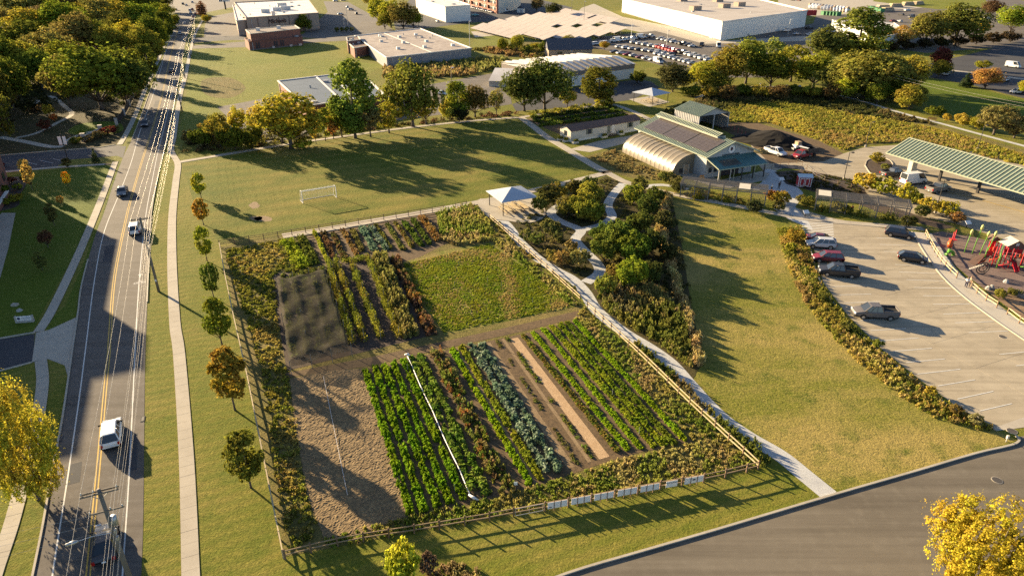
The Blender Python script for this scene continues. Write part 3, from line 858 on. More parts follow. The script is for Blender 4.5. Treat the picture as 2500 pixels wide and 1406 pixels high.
# ------------------------------------------------------------------ trees
def crown_mesh(name, H, Rr, z0, n, leafsize, seed, shape='round', lobes=26, gap=.0):
    """crown of leaf clumps hung on lobes; origin at the foot of the trunk"""
    rng = np.random.default_rng(seed)
    zc, rz = (H + z0) / 2, (H - z0) / 2
    cs, rs = [], []
    for i in range(lobes):
        d = rng.normal(size=3); d /= np.linalg.norm(d)
        f = rng.uniform(.35, .8)
        if shape == 'cone':
            t = rng.uniform(0, 1) ** 1.3
            a = rng.uniform(0, 2 * math.pi)
            w = (1 - t) * .75 + .06
            c = np.array([math.cos(a) * w * Rr * .7, math.sin(a) * w * Rr * .7, z0 + t * (H - z0) * .95])
            r = Rr * (.16 + .3 * (1 - t))
        elif shape == 'tall':
            t = rng.uniform(0, 1)
            a = rng.uniform(0, 2 * math.pi)
            w = math.sin(math.pi * (.12 + .8 * t)) ** .8
            c = np.array([math.cos(a) * w * Rr * .62, math.sin(a) * w * Rr * .62, z0 + .06 * H + t * (H - z0) * .84])
            r = Rr * rng.uniform(.3, .46)
        elif shape == 'egg':
            t = rng.uniform(0, 1)
            a = rng.uniform(0, 2 * math.pi)
            w = math.sin(math.pi * (.1 + .86 * t ** 1.15)) ** .75
            c = np.array([math.cos(a) * w * Rr * .6, math.sin(a) * w * Rr * .6, z0 + .08 * H + t * (H - z0) * .82])
            r = Rr * rng.uniform(.24, .38)
        elif shape == 'open':
            c = np.array([d[0] * Rr * rng.uniform(.5, .85), d[1] * Rr * rng.uniform(.5, .85), zc + d[2] * rz * rng.uniform(.3, .85)])
            r = Rr * rng.uniform(.16, .3)
        else:
            if d[2] < -.7: d[2] *= -1
            c = np.array([d[0] * Rr * f, d[1] * Rr * f, zc - rz * .1 + d[2] * rz * f])
            r = Rr * rng.uniform(.26, .42)
        cs.append(c); rs.append(r)
    cs, rs = np.array(cs), np.array(rs)
    w = rs ** 2 / np.sum(rs ** 2)
    k = rng.choice(lobes, n, p=w)
    d = rng.normal(size=(n, 3)); d /= np.linalg.norm(d, axis=1, keepdims=True)
    rad = rs[k][:, None] * (rng.uniform(.35, 1.0, (n, 1)) ** .45) * rng.uniform(.92, 1.12, (n, 1))
    rad *= np.where(rng.uniform(size=(n, 1)) < .14, rng.uniform(1.0, 1.45, (n, 1)), 1.0)   # loose outer sprays
    pos = cs[k] + d * rad * np.array([1, 1, .85])
    # twig level gathers: leaves pulled to nearby spray centres
    m = max(40, n // 14)
    spray = pos[rng.choice(n, m, replace=False)]
    cell = max(.5, Rr * .22)
    key = np.floor(spray / cell).astype(int)
    table = {}
    for i, q in enumerate(map(tuple, key)):
        table.setdefault(q, i)
    near = np.array([table.get(tuple(q), -1) for q in np.floor(pos / cell).astype(int)])
    ok = near >= 0
    pos[ok] = pos[ok] * .62 + spray[near[ok]] * .38
    pos[:, 2] = np.maximum(pos[:, 2], z0 * rng.uniform(.6, 1.5, n))
    out = pos - np.array([0, 0, zc - rz * .3])
    out /= (np.linalg.norm(out, axis=1, keepdims=True) + 1e-6)
    nrm = d * .7 + out * .5 + rng.normal(size=(n, 3)) * .55 + np.array([0, 0, .25])
    return leaf_mesh(name, pos, nrm, leafsize * rng.uniform(.6, 1.4, n), LEAF, 1.35, seed=seed)

def trunk_mesh(name, H, Rr, z0, r, seed, limbs=6):
    rnd = random.Random(seed)
    mb = MB()
    mb.tube([(0, 0, -.1), (0, 0, z0 * .5), (r * .3, 0, z0), (r * .2, r * .3, z0 + (H - z0) * .45), (0, 0, z0 + (H - z0) * .8)], [r * 1.25, r * .95, r * .8, r * .5, r * .12], 7)
    for i in range(limbs):
        a = i * 2.4 + rnd.uniform(-.4, .4)
        zs = z0 * rnd.uniform(.85, 1.2)
        ln = rnd.uniform(.55, .85)
        e = Vector((math.cos(a) * Rr * ln, math.sin(a) * Rr * ln, zs + (H - z0) * rnd.uniform(.25, .65)))
        s = Vector((0, 0, zs))
        mid = s.lerp(e, .5) + Vector((0, 0, -.05 * H * rnd.uniform(0, 1)))
        mb.tube([s, mid, e], [r * .5, r * .3, r * .06], 5)
        for k in (-1, 1):
            a2 = a + k * .6
            mb.tube([mid, mid + Vector((math.cos(a2) * Rr * .35, math.sin(a2) * Rr * .35, H * .12))], [r * .2, r * .04], 4)
    return mb.mesh(name, BARK, True)

PROTO = {}
def proto(key, H, Rr, z0, n, leafsize, r, shape, lobes, variants=2, limbs=6):
    PROTO[key] = []
    for k in range(variants):
        sd = sum(map(ord, key)) * 7 + k * 13
        PROTO[key].append((H, Rr, crown_mesh('crown_' + key, H, Rr, z0, n, leafsize, sd, shape, lobes), trunk_mesh('trunk_' + key, H, Rr, z0, r, sd, limbs)))
proto('oak', 15, 7.0, 1.6, 17000, .38, .38, 'round', 46, 3)
proto('poplar', 17, 5.2, 1.6, 14000, .38, .36, 'tall', 38, 3)
proto('round', 9, 4.4, .4, 11000, .28, .22, 'round', 40, 2)
proto('open', 12, 5.6, 2.2, 9000, .33, .3, 'open', 46, 3, 9)
proto('young', 5.0, 1.55, .95, 9500, .13, .075, 'egg', 40, 4, 8)
proto('slim', 6.0, 1.3, .9, 2600, .2, .07, 'tall', 22, 2)
proto('conifer', 7.0, 2.2, .5, 5000, .22, .14, 'cone', 46, 1)
proto('shrub', 2.4, 1.5, .1, 3200, .15, .05, 'open', 44, 4)
proto('bush', 1.5, 1.1, .05, 1800, .13, .035, 'open', 28, 4)
proto('big_shrub', 4.2, 2.4, .25, 6500, .19, .09, 'open', 54, 3)
proto('near_tree', 12, 5.0, 1.8, 46000, .12, .2, 'open', 100, 1, 14)

proto('near_tall', 13, 3.8, .6, 46000, .125, .2, 'tall', 90, 1, 14)
TREE_NO = [0]
def tree(px, yb, top, hw, key, col, label, cat='tree', group=None, name=None, world=None, height=None, spin=None):
    """a tree whose foot stands at survey spot (px, yb); top row and half width give its size"""
    TREE_NO[0] += 1
    rnd = random.Random(TREE_NO[0] * 91 + 5)
    H0, R0, cm, tm = PROTO[key][TREE_NO[0] % len(PROTO[key])]
    loc = (world[0], world[1], 0) if world else (*G(px, yb), 0)
    Hh = height or max(.8, height_at(yb, top))
    wd = hw if world else metres(hw, yb)
    t = thing(name or {'bush': 'bush', 'shrub': 'shrub', 'big_shrub': 'shrub', 'conifer': 'conifer'}.get(key, 'tree'), label, cat, loc, spin if spin is not None else rnd.uniform(0, 6.28), group)
    t.scale = (wd / R0, wd / R0, Hh / H0)
    tr = link(bpy.data.objects.new('trunk', tm), t)
    cr = link(bpy.data.objects.new('crown', cm), t)
    j = lambda: rnd.uniform(.9, 1.1)
    if col[1] > col[0] * .72:                               # leaves still mostly green
        col = (col[0] * 1.06, col[1] * 1.05, col[2] * .9)
    cr.color = (col[0] * j(), col[1] * j(), col[2] * j(), 1)
    return t

GREEN, DARK, OLIVE, YG = (.15, .16, .02), (.09, .1, .017), (.19, .175, .027), (.26, .235, .03)
PALE, GOLD, ORANGE, RED, BROWN = (.2, .19, .055), (.33, .27, .035), (.36, .17, .03), (.1, .03, .02), (.15, .12, .045)
WOODG = 'trees of the wood left of the road'
_wood = [(15, 40, -25, 45, 'oak', OLIVE), (70, 45, -20, 50, 'oak', PALE), (130, 42, -15, 45, 'oak', OLIVE), (195, 40, -30, 50, 'oak', BROWN), (255, 48, -25, 40, 'poplar', PALE), (310, 44, -30, 40, 'oak', GREEN), (365, 42, -30, 38, 'oak', DARK), (405, 30, -30, 26, 'oak', DARK),
         (20, 75, 22, 40, 'oak', PALE), (75, 92, 17, 42, 'oak', YG), (115, 70, 12, 35, 'oak', BROWN), (165, 90, 3, 48, 'oak', GREEN), (215, 78, 8, 34, 'open', OLIVE), (250, 85, -2, 36, 'poplar', PALE), (300, 78, 2, 36, 'oak', YG), (350, 76, 6, 42, 'oak', GREEN), (385, 62, 8, 30, 'oak', GREEN),
         (25, 135, 55, 50, 'oak', OLIVE), (85, 140, 45, 40, 'oak', DARK), (130, 160, 72, 50, 'open', PALE), (200, 140, 30, 42, 'oak', BROWN), (240, 135, 42, 38, 'oak', DARK), (318, 140, 48, 30, 'oak', YG), (300, 110, 30, 30, 'oak', DARK), (372, 120, 35, 30, 'oak', DARK), (278, 150, 60, 30, 'oak', OLIVE), (352, 150, 60, 25, 'oak', OLIVE),
         (15, 210, 80, 55, 'oak', DARK), (70, 205, 95, 45, 'oak', OLIVE), (105, 220, 120, 40, 'oak', DARK), (165, 190, 95, 40, 'oak', GREEN), (-20, 300, 130, 60, 'oak', DARK), (35, 270, 140, 45, 'oak', DARK), (-10, 360, 200, 50, 'oak', DARK)]
_names = ['olive', 'green', 'dark', 'yellow-green', 'tawny', 'brownish']
for i, (x, yb, yt, hw, k, c) in enumerate(_wood):
    nm = {OLIVE: 'olive', GREEN: 'green', DARK: 'dark green', YG: 'yellow-green', PALE: 'pale straw-green', BROWN: 'brownish'}[c]
    row = 'back of' if yb < 50 else ('middle of' if yb < 100 else ('inner part of' if yb < 165 else 'near edge of'))
    side = 'far left' if x < 60 else ('left' if x < 150 else ('centre' if x < 260 else 'roadside'))
    tree(x, yb, yt - 4, hw * 1.22, k, c, f'{nm} tree at the {row} the wood, {ordn(i)} from the back', group=WOODG)
for i, (x, yb, h) in enumerate(((-60, 140, 17), (-90, 180, 18), (-50, 215, 18), (-120, 235, 19), (-70, 262, 18), (-140, 290, 19), (-60, 330, 17), (-110, 350, 18), (-170, 320, 18))):
    tree(x, yb, 0, 62, 'oak', DARK, f'dark tree just past the left edge of the wood, {ordn(i)} from the back', group=WOODG, height=h)
for i, (x, yb, yt) in enumerate(((368, 190, 105), (383, 150, 72), (396, 118, 46), (408, 92, 26), (417, 70, 8), (340, 215, 120))):
    tree(x, yb, yt, 25, 'poplar', (DARK, OLIVE, GREEN)[i % 3], f'tall roadside tree behind the picket fence, {ordn(5 - i) if i < 5 else "nearest"} of the row', group='roadside trees behind the picket fence')
tree(250, 268, 97, 105, 'oak', (.12, .15, .02), 'huge round green oak at the near edge of the wood beside the road')
tree(312, 258, 130, 70, 'oak', (.06, .075, .02), 'dark green spreading tree leaning over the roadside fence')
tree(172, 262, 130, 52, 'open', (.17, .15, .04), 'pale loose-leaved tree on the left of the huge oak')
tree(122, 283, 252, 14, 'shrub', YG, 'small yellow-green shrub by the path in the wood', 'shrub')
tree(134, 297, 277, 10, 'bush', ORANGE, 'small rusty shrub by the path in the wood', 'shrub')
tree(115, 318, 290, 22, 'bush', RED, 'dark red shrub bed in the shade of the wood', 'shrub')
# office lawn saplings
tree(80, 465, 388, 13, 'slim', (.3, .27, .08), 'slender pale sapling at the corner of the office lawn')
tree(64, 425, 388, 14, 'slim', (.3, .27, .08), 'slender pale sapling beside the side road walk')
tree(166, 455, 422, 12, 'young', (.75, .48, .03), 'bright golden sapling on the office lawn', height=3.2)
tree(150, 500, 472, 10, 'young', (.5, .25, .06), 'tiny orange sapling on the office lawn', height=1.9)
tree(133, 550, 495, 14, 'slim', (.09, .085, .03), 'thin brown-green sapling in the shade of the office lawn')
tree(118, 605, 560, 18, 'open', (.11, .06, .03), 'thin reddish sapling in the deep shade of the office lawn')
tree(104, 660, 615, 16, 'slim', (.1, .11, .03), 'thin green sapling nearest the monument sign')
tree(165, 410, 385, 12, 'slim', (.08, .08, .03), 'dark sapling between side road and its walk')
tree(235, 398, 362, 10, 'conifer', (.05, .06, .03), 'small dark conical tree where the side road meets the road', 'tree')
for i, (x, y, s, c) in enumerate(((10, 470, 18, DARK), (25, 448, 16, RED), (45, 462, 14, GREEN), (40, 492, 20, OLIVE), (15, 500, 16, GREEN), (60, 440, 12, DARK), (2, 410, 14, RED))):
    tree(x, y, y - s, s, 'bush', c, ('dark', 'dark red', 'green', 'olive', 'low green', 'small dark', 'maroon')[i] + ' shrub in the planting bed by the brick office', 'shrub', 'shrubs by the brick office')
# street trees along the garden's west fence
_st = [(492, 486, 423, 21, (.25, .25, .025), 'small golden-green street tree farthest along the garden west fence'),
       (497, 549, 486, 23, (.33, .22, .025), 'small orange-gold street tree, second farthest along the west fence'),
       (506, 638, 551, 23, (.18, .2, .025), 'small olive-gold street tree, third farthest along the west fence'),
       (522, 727, 640, 26, (.11, .14, .02), 'small green street tree, fourth farthest along the west fence'),
       (543, 845, 728, 39, (.13, .145, .02), 'green street tree with tawny top beside the shade net'),
       (574, 1001, 850, 52, (.2, .14, .022), 'street tree turning red-orange beside the ploughed plot'),
       (613, 1190, 1052, 52, (.11, .13, .02), 'olive green street tree nearest the camera by the west fence')]
for x, yb, yt, hw, c, lb in _st:
    tree(x, yb, yt, hw, 'young', c, lb, group='street trees along the west fence')
# hedgerow between sports field and the low blue-roofed building
HEDGE = 'hedgerow trees above the sports field'
_h = [(465, 352, 318, 18, 'big_shrub', BROWN, 'low brown shrub at the road end of the hedgerow'),
      (500, 358, 305, 30, 'big_shrub', DARK, 'dark thicket shrub near the road end of the hedgerow'),
      (540, 360, 275, 30, 'open', OLIVE, 'yellow-topped loose tree in the dark hedgerow thicket'),
      (520, 345, 290, 26, 'big_shrub', (.25, .19, .03), 'golden shrub in the dark hedgerow thicket'),
      (575, 366, 305, 34, 'big_shrub', DARK, 'dark green shrub in the middle of the hedgerow thicket'),
      (615, 362, 300, 30, 'big_shrub', DARK, 'dark rounded shrub right of the hedgerow thicket'),
      (585, 335, 258, 22, 'open', GOLD, 'thin yellow half-bare tree behind the hedgerow thicket'),
      (640, 345, 250, 24, 'open', GOLD, 'thin golden tree left of the big golden hedgerow tree'),
      (712, 363, 224, 85, 'open', (.26, .23, .03), 'big golden autumn tree in front of the blue-roofed building'),
      (690, 350, 240, 50, 'oak', (.22, .19, .03), 'golden-green tree behind the big golden autumn tree'),
      (740, 362, 340, 26, 'bush', (.28, .3, .03), 'bright lime bush beside the field walk'),
      (772, 352, 272, 14, 'slim', (.42, .3, .05), 'slim yellow tree between golden tree and tall green tree'),
      (795, 345, 262, 18, 'slim', OLIVE, 'slim olive tree between golden tree and tall green tree'),
      (815, 340, 275, 16, 'slim', (.4, .22, .05), 'slim orange tree left of the tall green tree'),
      (868, 338, 138, 52, 'poplar', (.125, .145, .025), 'tall bright green tree in front of the blue-roofed building'),
      (835, 335, 250, 30, 'open', YG, 'low branching yellow-green tree at the foot of the tall green tree'),
      (905, 335, 250, 34, 'open', BROWN, 'russet small tree right of the tall green tree'),
      (950, 325, 250, 36, 'open', YG, 'yellow-green small tree left of the big spreading tree'),
      (1008, 310, 142, 68, 'oak', (.14, .145, .028), 'big spreading green tree with pale limbs above the field'),
      (1040, 305, 235, 30, 'open', OLIVE, 'olive small tree at the right of the big spreading tree'),
      (1098, 296, 245, 24, 'big_shrub', (.3, .26, .05), 'yellow shrub beside the noticeboard above the field'),
      (1118, 292, 200, 30, 'poplar', GREEN, 'narrow green tree right of the parked green-white car'),
      (1160, 286, 205, 36, 'oak', (.11, .09, .025), 'brown-green bushy tree above the field walk'),
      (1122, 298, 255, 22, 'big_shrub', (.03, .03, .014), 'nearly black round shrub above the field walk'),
      (1212, 282, 215, 18, 'open', PALE, 'thin half-bare tree left of the two big green trees'),
      (1280, 272, 160, 50, 'oak', (.065, .085, .02), 'big dark green tree, left of the pair by the trailer plot'),
      (1330, 268, 143, 62, 'oak', (.095, .115, .022), 'big green tree, right of the pair by the trailer plot'),
      (1385, 262, 218, 22, 'open', OLIVE, 'small thin tree right of the pair of big green trees'),
      (1462, 252, 163, 40, 'poplar', (.12, .125, .022), 'tall oval green tree in front of the white greenhouse building'),
      (1475, 258, 238, 26, 'bush', YG, 'yellow-green bush below the oval green tree')]
for x, yb, yt, hw, k, c, lb in _h:
    tree(x, yb, yt - 2, hw * 1.14, k, c, lb, 'shrub' if k in ('big_shrub', 'bush') else 'tree', HEDGE)
# belt of trees at the wetland and beyond
BELT = 'tree belt behind the wetland'
_b = [(1642, 225, 152, 40, 'round', (.055, .06, .022), 'dense dark round tree at the left end of the tree belt'),
      (1715, 218, 148, 42, 'oak', YG, 'bright yellow-green tree beside the dark round tree'),
      (1770, 215, 110, 46, 'oak', (.15, .14, .025), 'golden-green tree in front of the sales lot'),
      (1820, 205, 88, 50, 'oak', (.13, .125, .022), 'tall golden-green tree in the left half of the tree belt'),
      (1700, 205, 165, 30, 'oak', GREEN, 'green tree low in the left of the tree belt'),
      (1745, 228, 180, 34, 'oak', DARK, 'dark undergrowth tree at the foot of the golden-green trees'),
      (1880, 215, 125, 45, 'oak', DARK, 'dark tree in the middle of the tree belt'),
      (1870, 175, 95, 45, 'open', PALE, 'straw-coloured loose tree in front of the white store'),
      (1930, 200, 110, 45, 'open', OLIVE, 'olive loose tree left of the tallest tree'),
      (1985, 215, 125, 50, 'oak', OLIVE, 'olive tree in front of the tallest tree'),
      (2010, 165, 60, 42, 'oak', (.08, .085, .025), 'dark green tree touching the tallest tree'),
      (2085, 160, 15, 62, 'poplar', (.1, .115, .024), 'tallest broad green tree rising over the tree belt'),
      (2040, 232, 150, 50, 'oak', (.13, .13, .03), 'olive-green tree below the tallest tree'),
      (2105, 240, 118, 75, 'oak', (.15, .14, .033), 'big tawny-green tree at the front of the tree belt'),
      (2060, 245, 190, 30, 'open', YG, 'yellow-green tree at the foot of the big tawny tree'),
      (2165, 238, 130, 55, 'oak', (.12, .11, .03), 'tawny tree right of the big tawny-green tree'),
      (2215, 225, 135, 42, 'oak', (.2, .17, .03), 'golden-topped tree near the right of the tree belt'),
      (2190, 250, 185, 36, 'oak', DARK, 'dark shaded tree at the right end of the tree belt'),
      (2140, 255, 200, 30, 'oak', DARK, 'dark shaded tree low in front of the tree belt'),
      (2217, 268, 205, 32, 'round', (.19, .175, .03), 'small bright round tree beside the nature trail'),
      (2150, 120, 95, 30, 'open', BROWN, 'brown shrubby tree by the white-roofed shed wall'),
      (2190, 118, 62, 36, 'open', (.26, .19, .06), 'tan autumn tree by the white-roofed shed wall'),
      (2255, 115, 25, 45, 'oak', (.12, .125, .028), 'green tree left of the pair behind the east lot'),
      (2330, 112, 8, 58, 'oak', (.1, .112, .025), 'large green tree, right of the pair behind the east lot'),
      (2395, 88, 52, 16, 'open', GOLD, 'small yellow tree right of the large green tree'),
      (2465, 80, 12, 36, 'oak', GREEN, 'green tree at the upper right corner'),
      (2415, 42, 2, 26, 'oak', (.1, .055, .025), 'reddish-brown tree near the upper right corner'),
      (2510, 70, 8, 30, 'oak', YG, 'yellow-green tree cut by the right edge at the top'),
      (2290, 178, 114, 24, 'oak', RED, 'dark crimson tree at the corner of the east lot'),
      (2290, 190, 150, 26, 'oak', DARK, 'dark green tree below the crimson tree'),
      (2404, 218, 165, 34, 'oak', (.28, .18, .045), 'orange autumn tree beside the white car in the east lot'),
      (2397, 172, 150, 18, 'open', GREEN, 'small flat green tree in the middle of the east lot'),
      (2357, 213, 180, 16, 'conifer', (.03, .04, .02), 'dark conifer beside the east lot'),
      (2500, 232, 195, 18, 'oak', YG, 'bright green tree at the right edge beside the east lot'),
      (2425, 330, 258, 46, 'open', (.15, .12, .045), 'big dry brown-green shrub tree on the trail bank'),
      (2475, 338, 285, 36, 'open', BROWN, 'brown shrub tree at the right edge on the trail bank'),
      (2385, 318, 285, 18, 'big_shrub', OLIVE, 'olive shrub left of the dry brown shrub tree'),
      (2350, 308, 278, 22, 'big_shrub', (.24, .2, .04), 'yellow shrub on the trail bank'),
      (2310, 298, 280, 10, 'slim', (.35, .25, .04), 'small golden cone-shaped shrub on the trail bank'),
      (2280, 285, 262, 24, 'big_shrub', DARK, 'dark shrub on the trail bank by the picnic bench')]
for x, yb, yt, hw, k, c, lb in _b:
    tree(x, yb, yt - 3, hw * 1.16, k, tuple(q * 1.12 for q in c), lb, 'shrub' if k in ('big_shrub', 'bush') else 'tree', BELT)
for i in range(14):                                       # low wood edge filling the belt
    x = 1690 + i * 42
    tree(x, 236 + (i % 3) * 5, 205, 30, 'big_shrub', (DARK, OLIVE, (.1, .075, .03))[i % 3], f'low shrub at the dark foot of the tree belt, {ordn(i)} from the left', 'shrub', 'undergrowth shrubs of the tree belt')
for i in range(9):
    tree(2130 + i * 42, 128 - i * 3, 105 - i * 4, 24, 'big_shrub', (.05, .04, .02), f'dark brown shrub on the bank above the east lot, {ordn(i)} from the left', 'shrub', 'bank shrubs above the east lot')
# around the yards further back
_f = [(955, 68, -5, 34, 'oak', YG), (985, 75, 0, 38, 'oak', (.14, .13, .03)), (925, 58, -12, 28, 'oak', YG), (1010, 70, 20, 26, 'oak', GREEN), (940, 72, 30, 22, 'oak', OLIVE), (905, 18, -25, 24, 'oak', PALE)]
for i, (x, yb, yt, hw, k, c) in enumerate(_f):
    tree(x, yb, yt, hw, k, c, ('left', 'tallest', 'rear', 'right', 'low front', 'far small')[i] + ' tree of the clump between brown store and white warehouse', group='clump between store and warehouse')
tree(744, 78, 32, 20, 'round', DARK, 'dense dark tree against the brown store wall')
tree(682, 66, 50, 16, 'bush', YG, 'yellow-green bush against the brown store wall', 'shrub')
tree(498, 52, 2, 14, 'oak', (.15, .075, .04), 'dark red tree beside the far end of the road')
tree(506, 56, 36, 15, 'big_shrub', YG, 'yellow-green shrub below the dark red roadside tree', 'shrub')
tree(1262, 128, 82, 20, 'oak', (.26, .22, .035), 'round yellow tree in front of the solar field')
tree(1228, 126, 92, 16, 'oak', GREEN, 'small green tree left of the round yellow tree')
tree(1388, 112, 84, 18, 'open', OLIVE, 'small olive tree at the right front of the solar field')
tree(1475, 122, 100, 14, 'oak', (.28, .22, .04), 'small yellow tree at the corner of the sales lot')
for i in range(7):
    tree(1290 + i * 18, 128 - (i % 2) * 6, 108 - (i % 3) * 4, 14, 'big_shrub', (OLIVE, YG, DARK)[i % 3], f'shrub in the thicket beside the dark-roofed garage, {ordn(i)} from the left', 'shrub', 'thicket beside the dark-roofed garage')
tree(1556, 205, 172, 24, 'big_shrub', DARK, 'dark shrub on the kerbed island by the greenhouse building', 'shrub')
tree(1350, 42, 5, 22, 'oak', (.06, .065, .02), 'dark tree beside the three-storey lodging block')
tree(1310, 30, -8, 18, 'oak', BROWN, 'brown tree behind the three-storey lodging block')
for i in range(4):
    tree(823 + i * 12, 78, 66, 7, 'bush', DARK, f'clipped dark hedge bush in the store car park, {ordn(i)} from the left', 'shrub', 'hedge bushes in the store car park')
# near the camera
tree(0, 0, 0, 4.7, 'near_tree', (.28, .235, .028), 'large yellow-gold tree rising at the lower right corner', world=G(2440, 1345, 7.0), height=11.2, spin=.6)
tree(0, 0, 0, 3.3, 'near_tall', (.29, .25, .035), 'yellow-green tree at the left edge by the road', world=G(-20, 938, 12.6), height=13.0, spin=2.2)
tree(985, 1420, 1318, 46, 'shrub', (.25, .28, .028), 'bright yellow-green shrub in front of the garden south fence', 'shrub')
tree(1046, 1402, 1345, 26, 'shrub', (.12, .08, .05), 'bare brown twiggy shrub beside the yellow-green shrub', 'shrub')

# ------------------------------------------------------------------ buildings
def prism(name, foot, z0, z1, mat, parent, cap=None):
    """walls (and flat top) on a footprint of Vectors"""
    n = len(foot)
    mb = MB()
    for i in range(n):
        a, b = foot[i], foot[(i + 1) % n]
        mb.poly([(a.x, a.y, z0), (b.x, b.y, z0), (b.x, b.y, z1), (a.x, a.y, z1)])
    mb.poly([(p.x, p.y, z1) for p in foot], 1)
    o = mb.build(name, [mat, cap or mat], parent)
    import bmesh
    bm = bmesh.new(); bm.from_mesh(o.data); bmesh.ops.recalc_face_normals(bm, faces=bm.faces); bm.to_mesh(o.data); bm.free()
    return o

def roofquad(px, z):
    return [Vector((*G(x, y, z), 0)) for x, y in px]

def parapet(foot, z, h, w, mat, parent, name='parapet'):
    n = len(foot)
    for i in range(n):
        a, b = foot[i], foot[(i + 1) % n]
        d = (b - a).normalized() * (w / 2 - .004)
        ubeam(name, mat, parent, (a.x - d.x, a.y - d.y, z + h / 2 - .003 * i), (b.x + d.x, b.y + d.y, z + h / 2 - .003 * i), w, h)

def wallpart(name, mat, parent, a, b, s, z0, w, h, proud=.06, t=.1):
    """a door, window or panel set on wall a-b at distance s along it"""
    d = (b - a).normalized()
    n = Vector((d.y, -d.x, 0))
    c = a + d * s + n * proud
    return ubox(name, mat, parent, (c.x, c.y, z0 + h / 2), (w, t, h), math.atan2(d.y, d.x))

def text(s, size, loc, rot, mat, parent=None, name='lettering', ext=.03, shear=0.0):
    cu = bpy.data.curves.new(name, 'FONT')
    cu.body, cu.size, cu.extrude, cu.shear = s, size, ext, shear
    cu.align_x, cu.align_y = 'CENTER', 'CENTER'
    cu.materials.append(mat)
    tmp = link(bpy.data.objects.new('tmp_text', cu))
    bpy.context.view_layer.update()
    me = bpy.data.meshes.new_from_object(tmp.evaluated_get(bpy.context.evaluated_depsgraph_get()))
    bpy.data.objects.remove(tmp)
    o = link(bpy.data.objects.new(name, me), parent)
    o.location, o.rotation_euler = loc, rot
    return o

# --- barn with solar roof
BA = Vector((41.7, 142.9, 0)); BRZ = R(23)
barn = thing('barn', 'pale barn with solar-panelled green roof and farm sign on the gable', 'barn', BA, BRZ)
W_, L_, EV, RG = 12.5, 27.0, 5.0, 7.45
mb = MB()
mb.poly([(0, 0, 0), (W_, 0, 0), (W_, 0, EV), (W_ / 2, 0, RG - .1), (0, 0, EV)])
mb.poly([(W_, L_, 0), (0, L_, 0), (0, L_, EV), (W_ / 2, L_, RG - .1), (W_, L_, EV)])
mb.poly([(0, L_, 0), (0, 0, 0), (0, 0, EV), (0, L_, EV)]).poly([(W_, 0, 0), (W_, L_, 0), (W_, L_, EV), (W_, 0, EV)])
mb.build('wall', M('barn_siding', (.4, .41, .4), (.36, .37, .365), .8, .65, .1, 6), barn)
def slope_pt(x, z_off=0.0):
    return EV + (RG - EV) * (x / (W_ / 2)) + z_off
roof = MB()
for sgn in (0, 1):
    f = (lambda x: x) if sgn == 0 else (lambda x: W_ - x)
    a, b = -.7, W_ / 2
    q = [(f(a), -.9, slope_pt(a)), (f(b), -.9, slope_pt(b)), (f(b), L_ + .7, slope_pt(b)), (f(a), L_ + .7, slope_pt(a))]
    roof.poly([(x, y, z + .16) for x, y, z in q]).poly(q[::-1])
    roof.poly([q[0], q[1], (q[1][0], q[1][1], q[1][2] + .16), (q[0][0], q[0][1], q[0][2] + .16)])
    roof.poly([q[3], q[0], (q[0][0], q[0][1], q[0][2] + .16), (q[3][0], q[3][1], q[3][2] + .16)])
    roof.poly([q[2], q[3], (q[3][0], q[3][1], q[3][2] + .16), (q[2][0], q[2][1], q[2][2] + .16)])
rf = roof.build('roof', GREEN_ROOF, barn)
for k in range(int((L_ + 1.6) / .62)):                     # standing seams
    y = -.88 + k * .62
    ubeam('seam', GREEN_TRIM, rf, (-.7, y, slope_pt(-.7, .2)), (W_ / 2, y, slope_pt(W_ / 2, .2)), .09, .08)
for y in (-.95, L_ + .76):
    ubeam('fascia', GREEN_TRIM, rf, (-.75, y, slope_pt(-.75, .08)), (W_ / 2, y, slope_pt(W_ / 2, .08)), .12, .3)
    ubeam('fascia', GREEN_TRIM, rf, (W_ + .75, y, slope_pt(-.75, .08)), (W_ / 2, y, slope_pt(W_ / 2, .08)), .12, .3)
ubeam('gutter', GREEN_TRIM, rf, (-.8, -.9, EV - .22), (-.8, L_ + .7, EV - .22), .16, .16)
ang = math.atan2(RG - EV, W_ / 2)
for blk in range(3):
    for i in range(5):
        for j in range(6):
            x = .35 + i * .98
            y = 1.0 + blk * 8.3 + j * 1.34
            ubox('solar_panel', PANEL, barn, (x + .47, y + .66, slope_pt(x + .47, .3)), (1.0 , 1.3, .05), rot=(0, -ang, 0))
# raised ridge vent
mon = MB()
m0, m1, y0, y1 = 4.95, 7.55, 3.5, L_ + .3
for x0, x1, z0, z1 in ((m0, W_ / 2, 7.75, 8.25), (m1, W_ / 2, 7.75, 8.25)):
    mon.poly([(x0, y0, z0), (x1, y0, z1), (x1, y1, z1), (x0, y1, z0)])
    mon.poly([(x0, y0, z0 - .12), (x0, y1, z0 - .12), (x1, y1, z1 - .12), (x1, y0, z1 - .12)])
mon.poly([(m0, y0, 7.75), (m0, y1, 7.75), (m0, y1, 7.63), (m0, y0, 7.63)])
mo = mon.build('ridge_roof', GREEN_ROOF, barn)
MB().box(5.15, 7.35, 3.7, L_, 6.6, 7.7).build('ridge_wall', M('pale_louvre', (.5, .5, .42), (.45, .45, .38), 1, .6), mo)
for k in range(34):
    y = y0 + .1 + k * .7
    ubeam('seam', GREEN_TRIM, mo, (m0 - .02, y, 7.8), (W_ / 2, y, 8.3), .22, .07)
ubeam('ridge_cap', GREEN_TRIM, mo, (W_ / 2, y0 - .05, 8.32), (W_ / 2, y1 + .05, 8.32), .3, .08)
ubeam('fascia', GREEN_TRIM, mo, (m0 - .06, y0 - .05, 7.7), (m0 - .06, y1 + .05, 7.7), .1, .2)
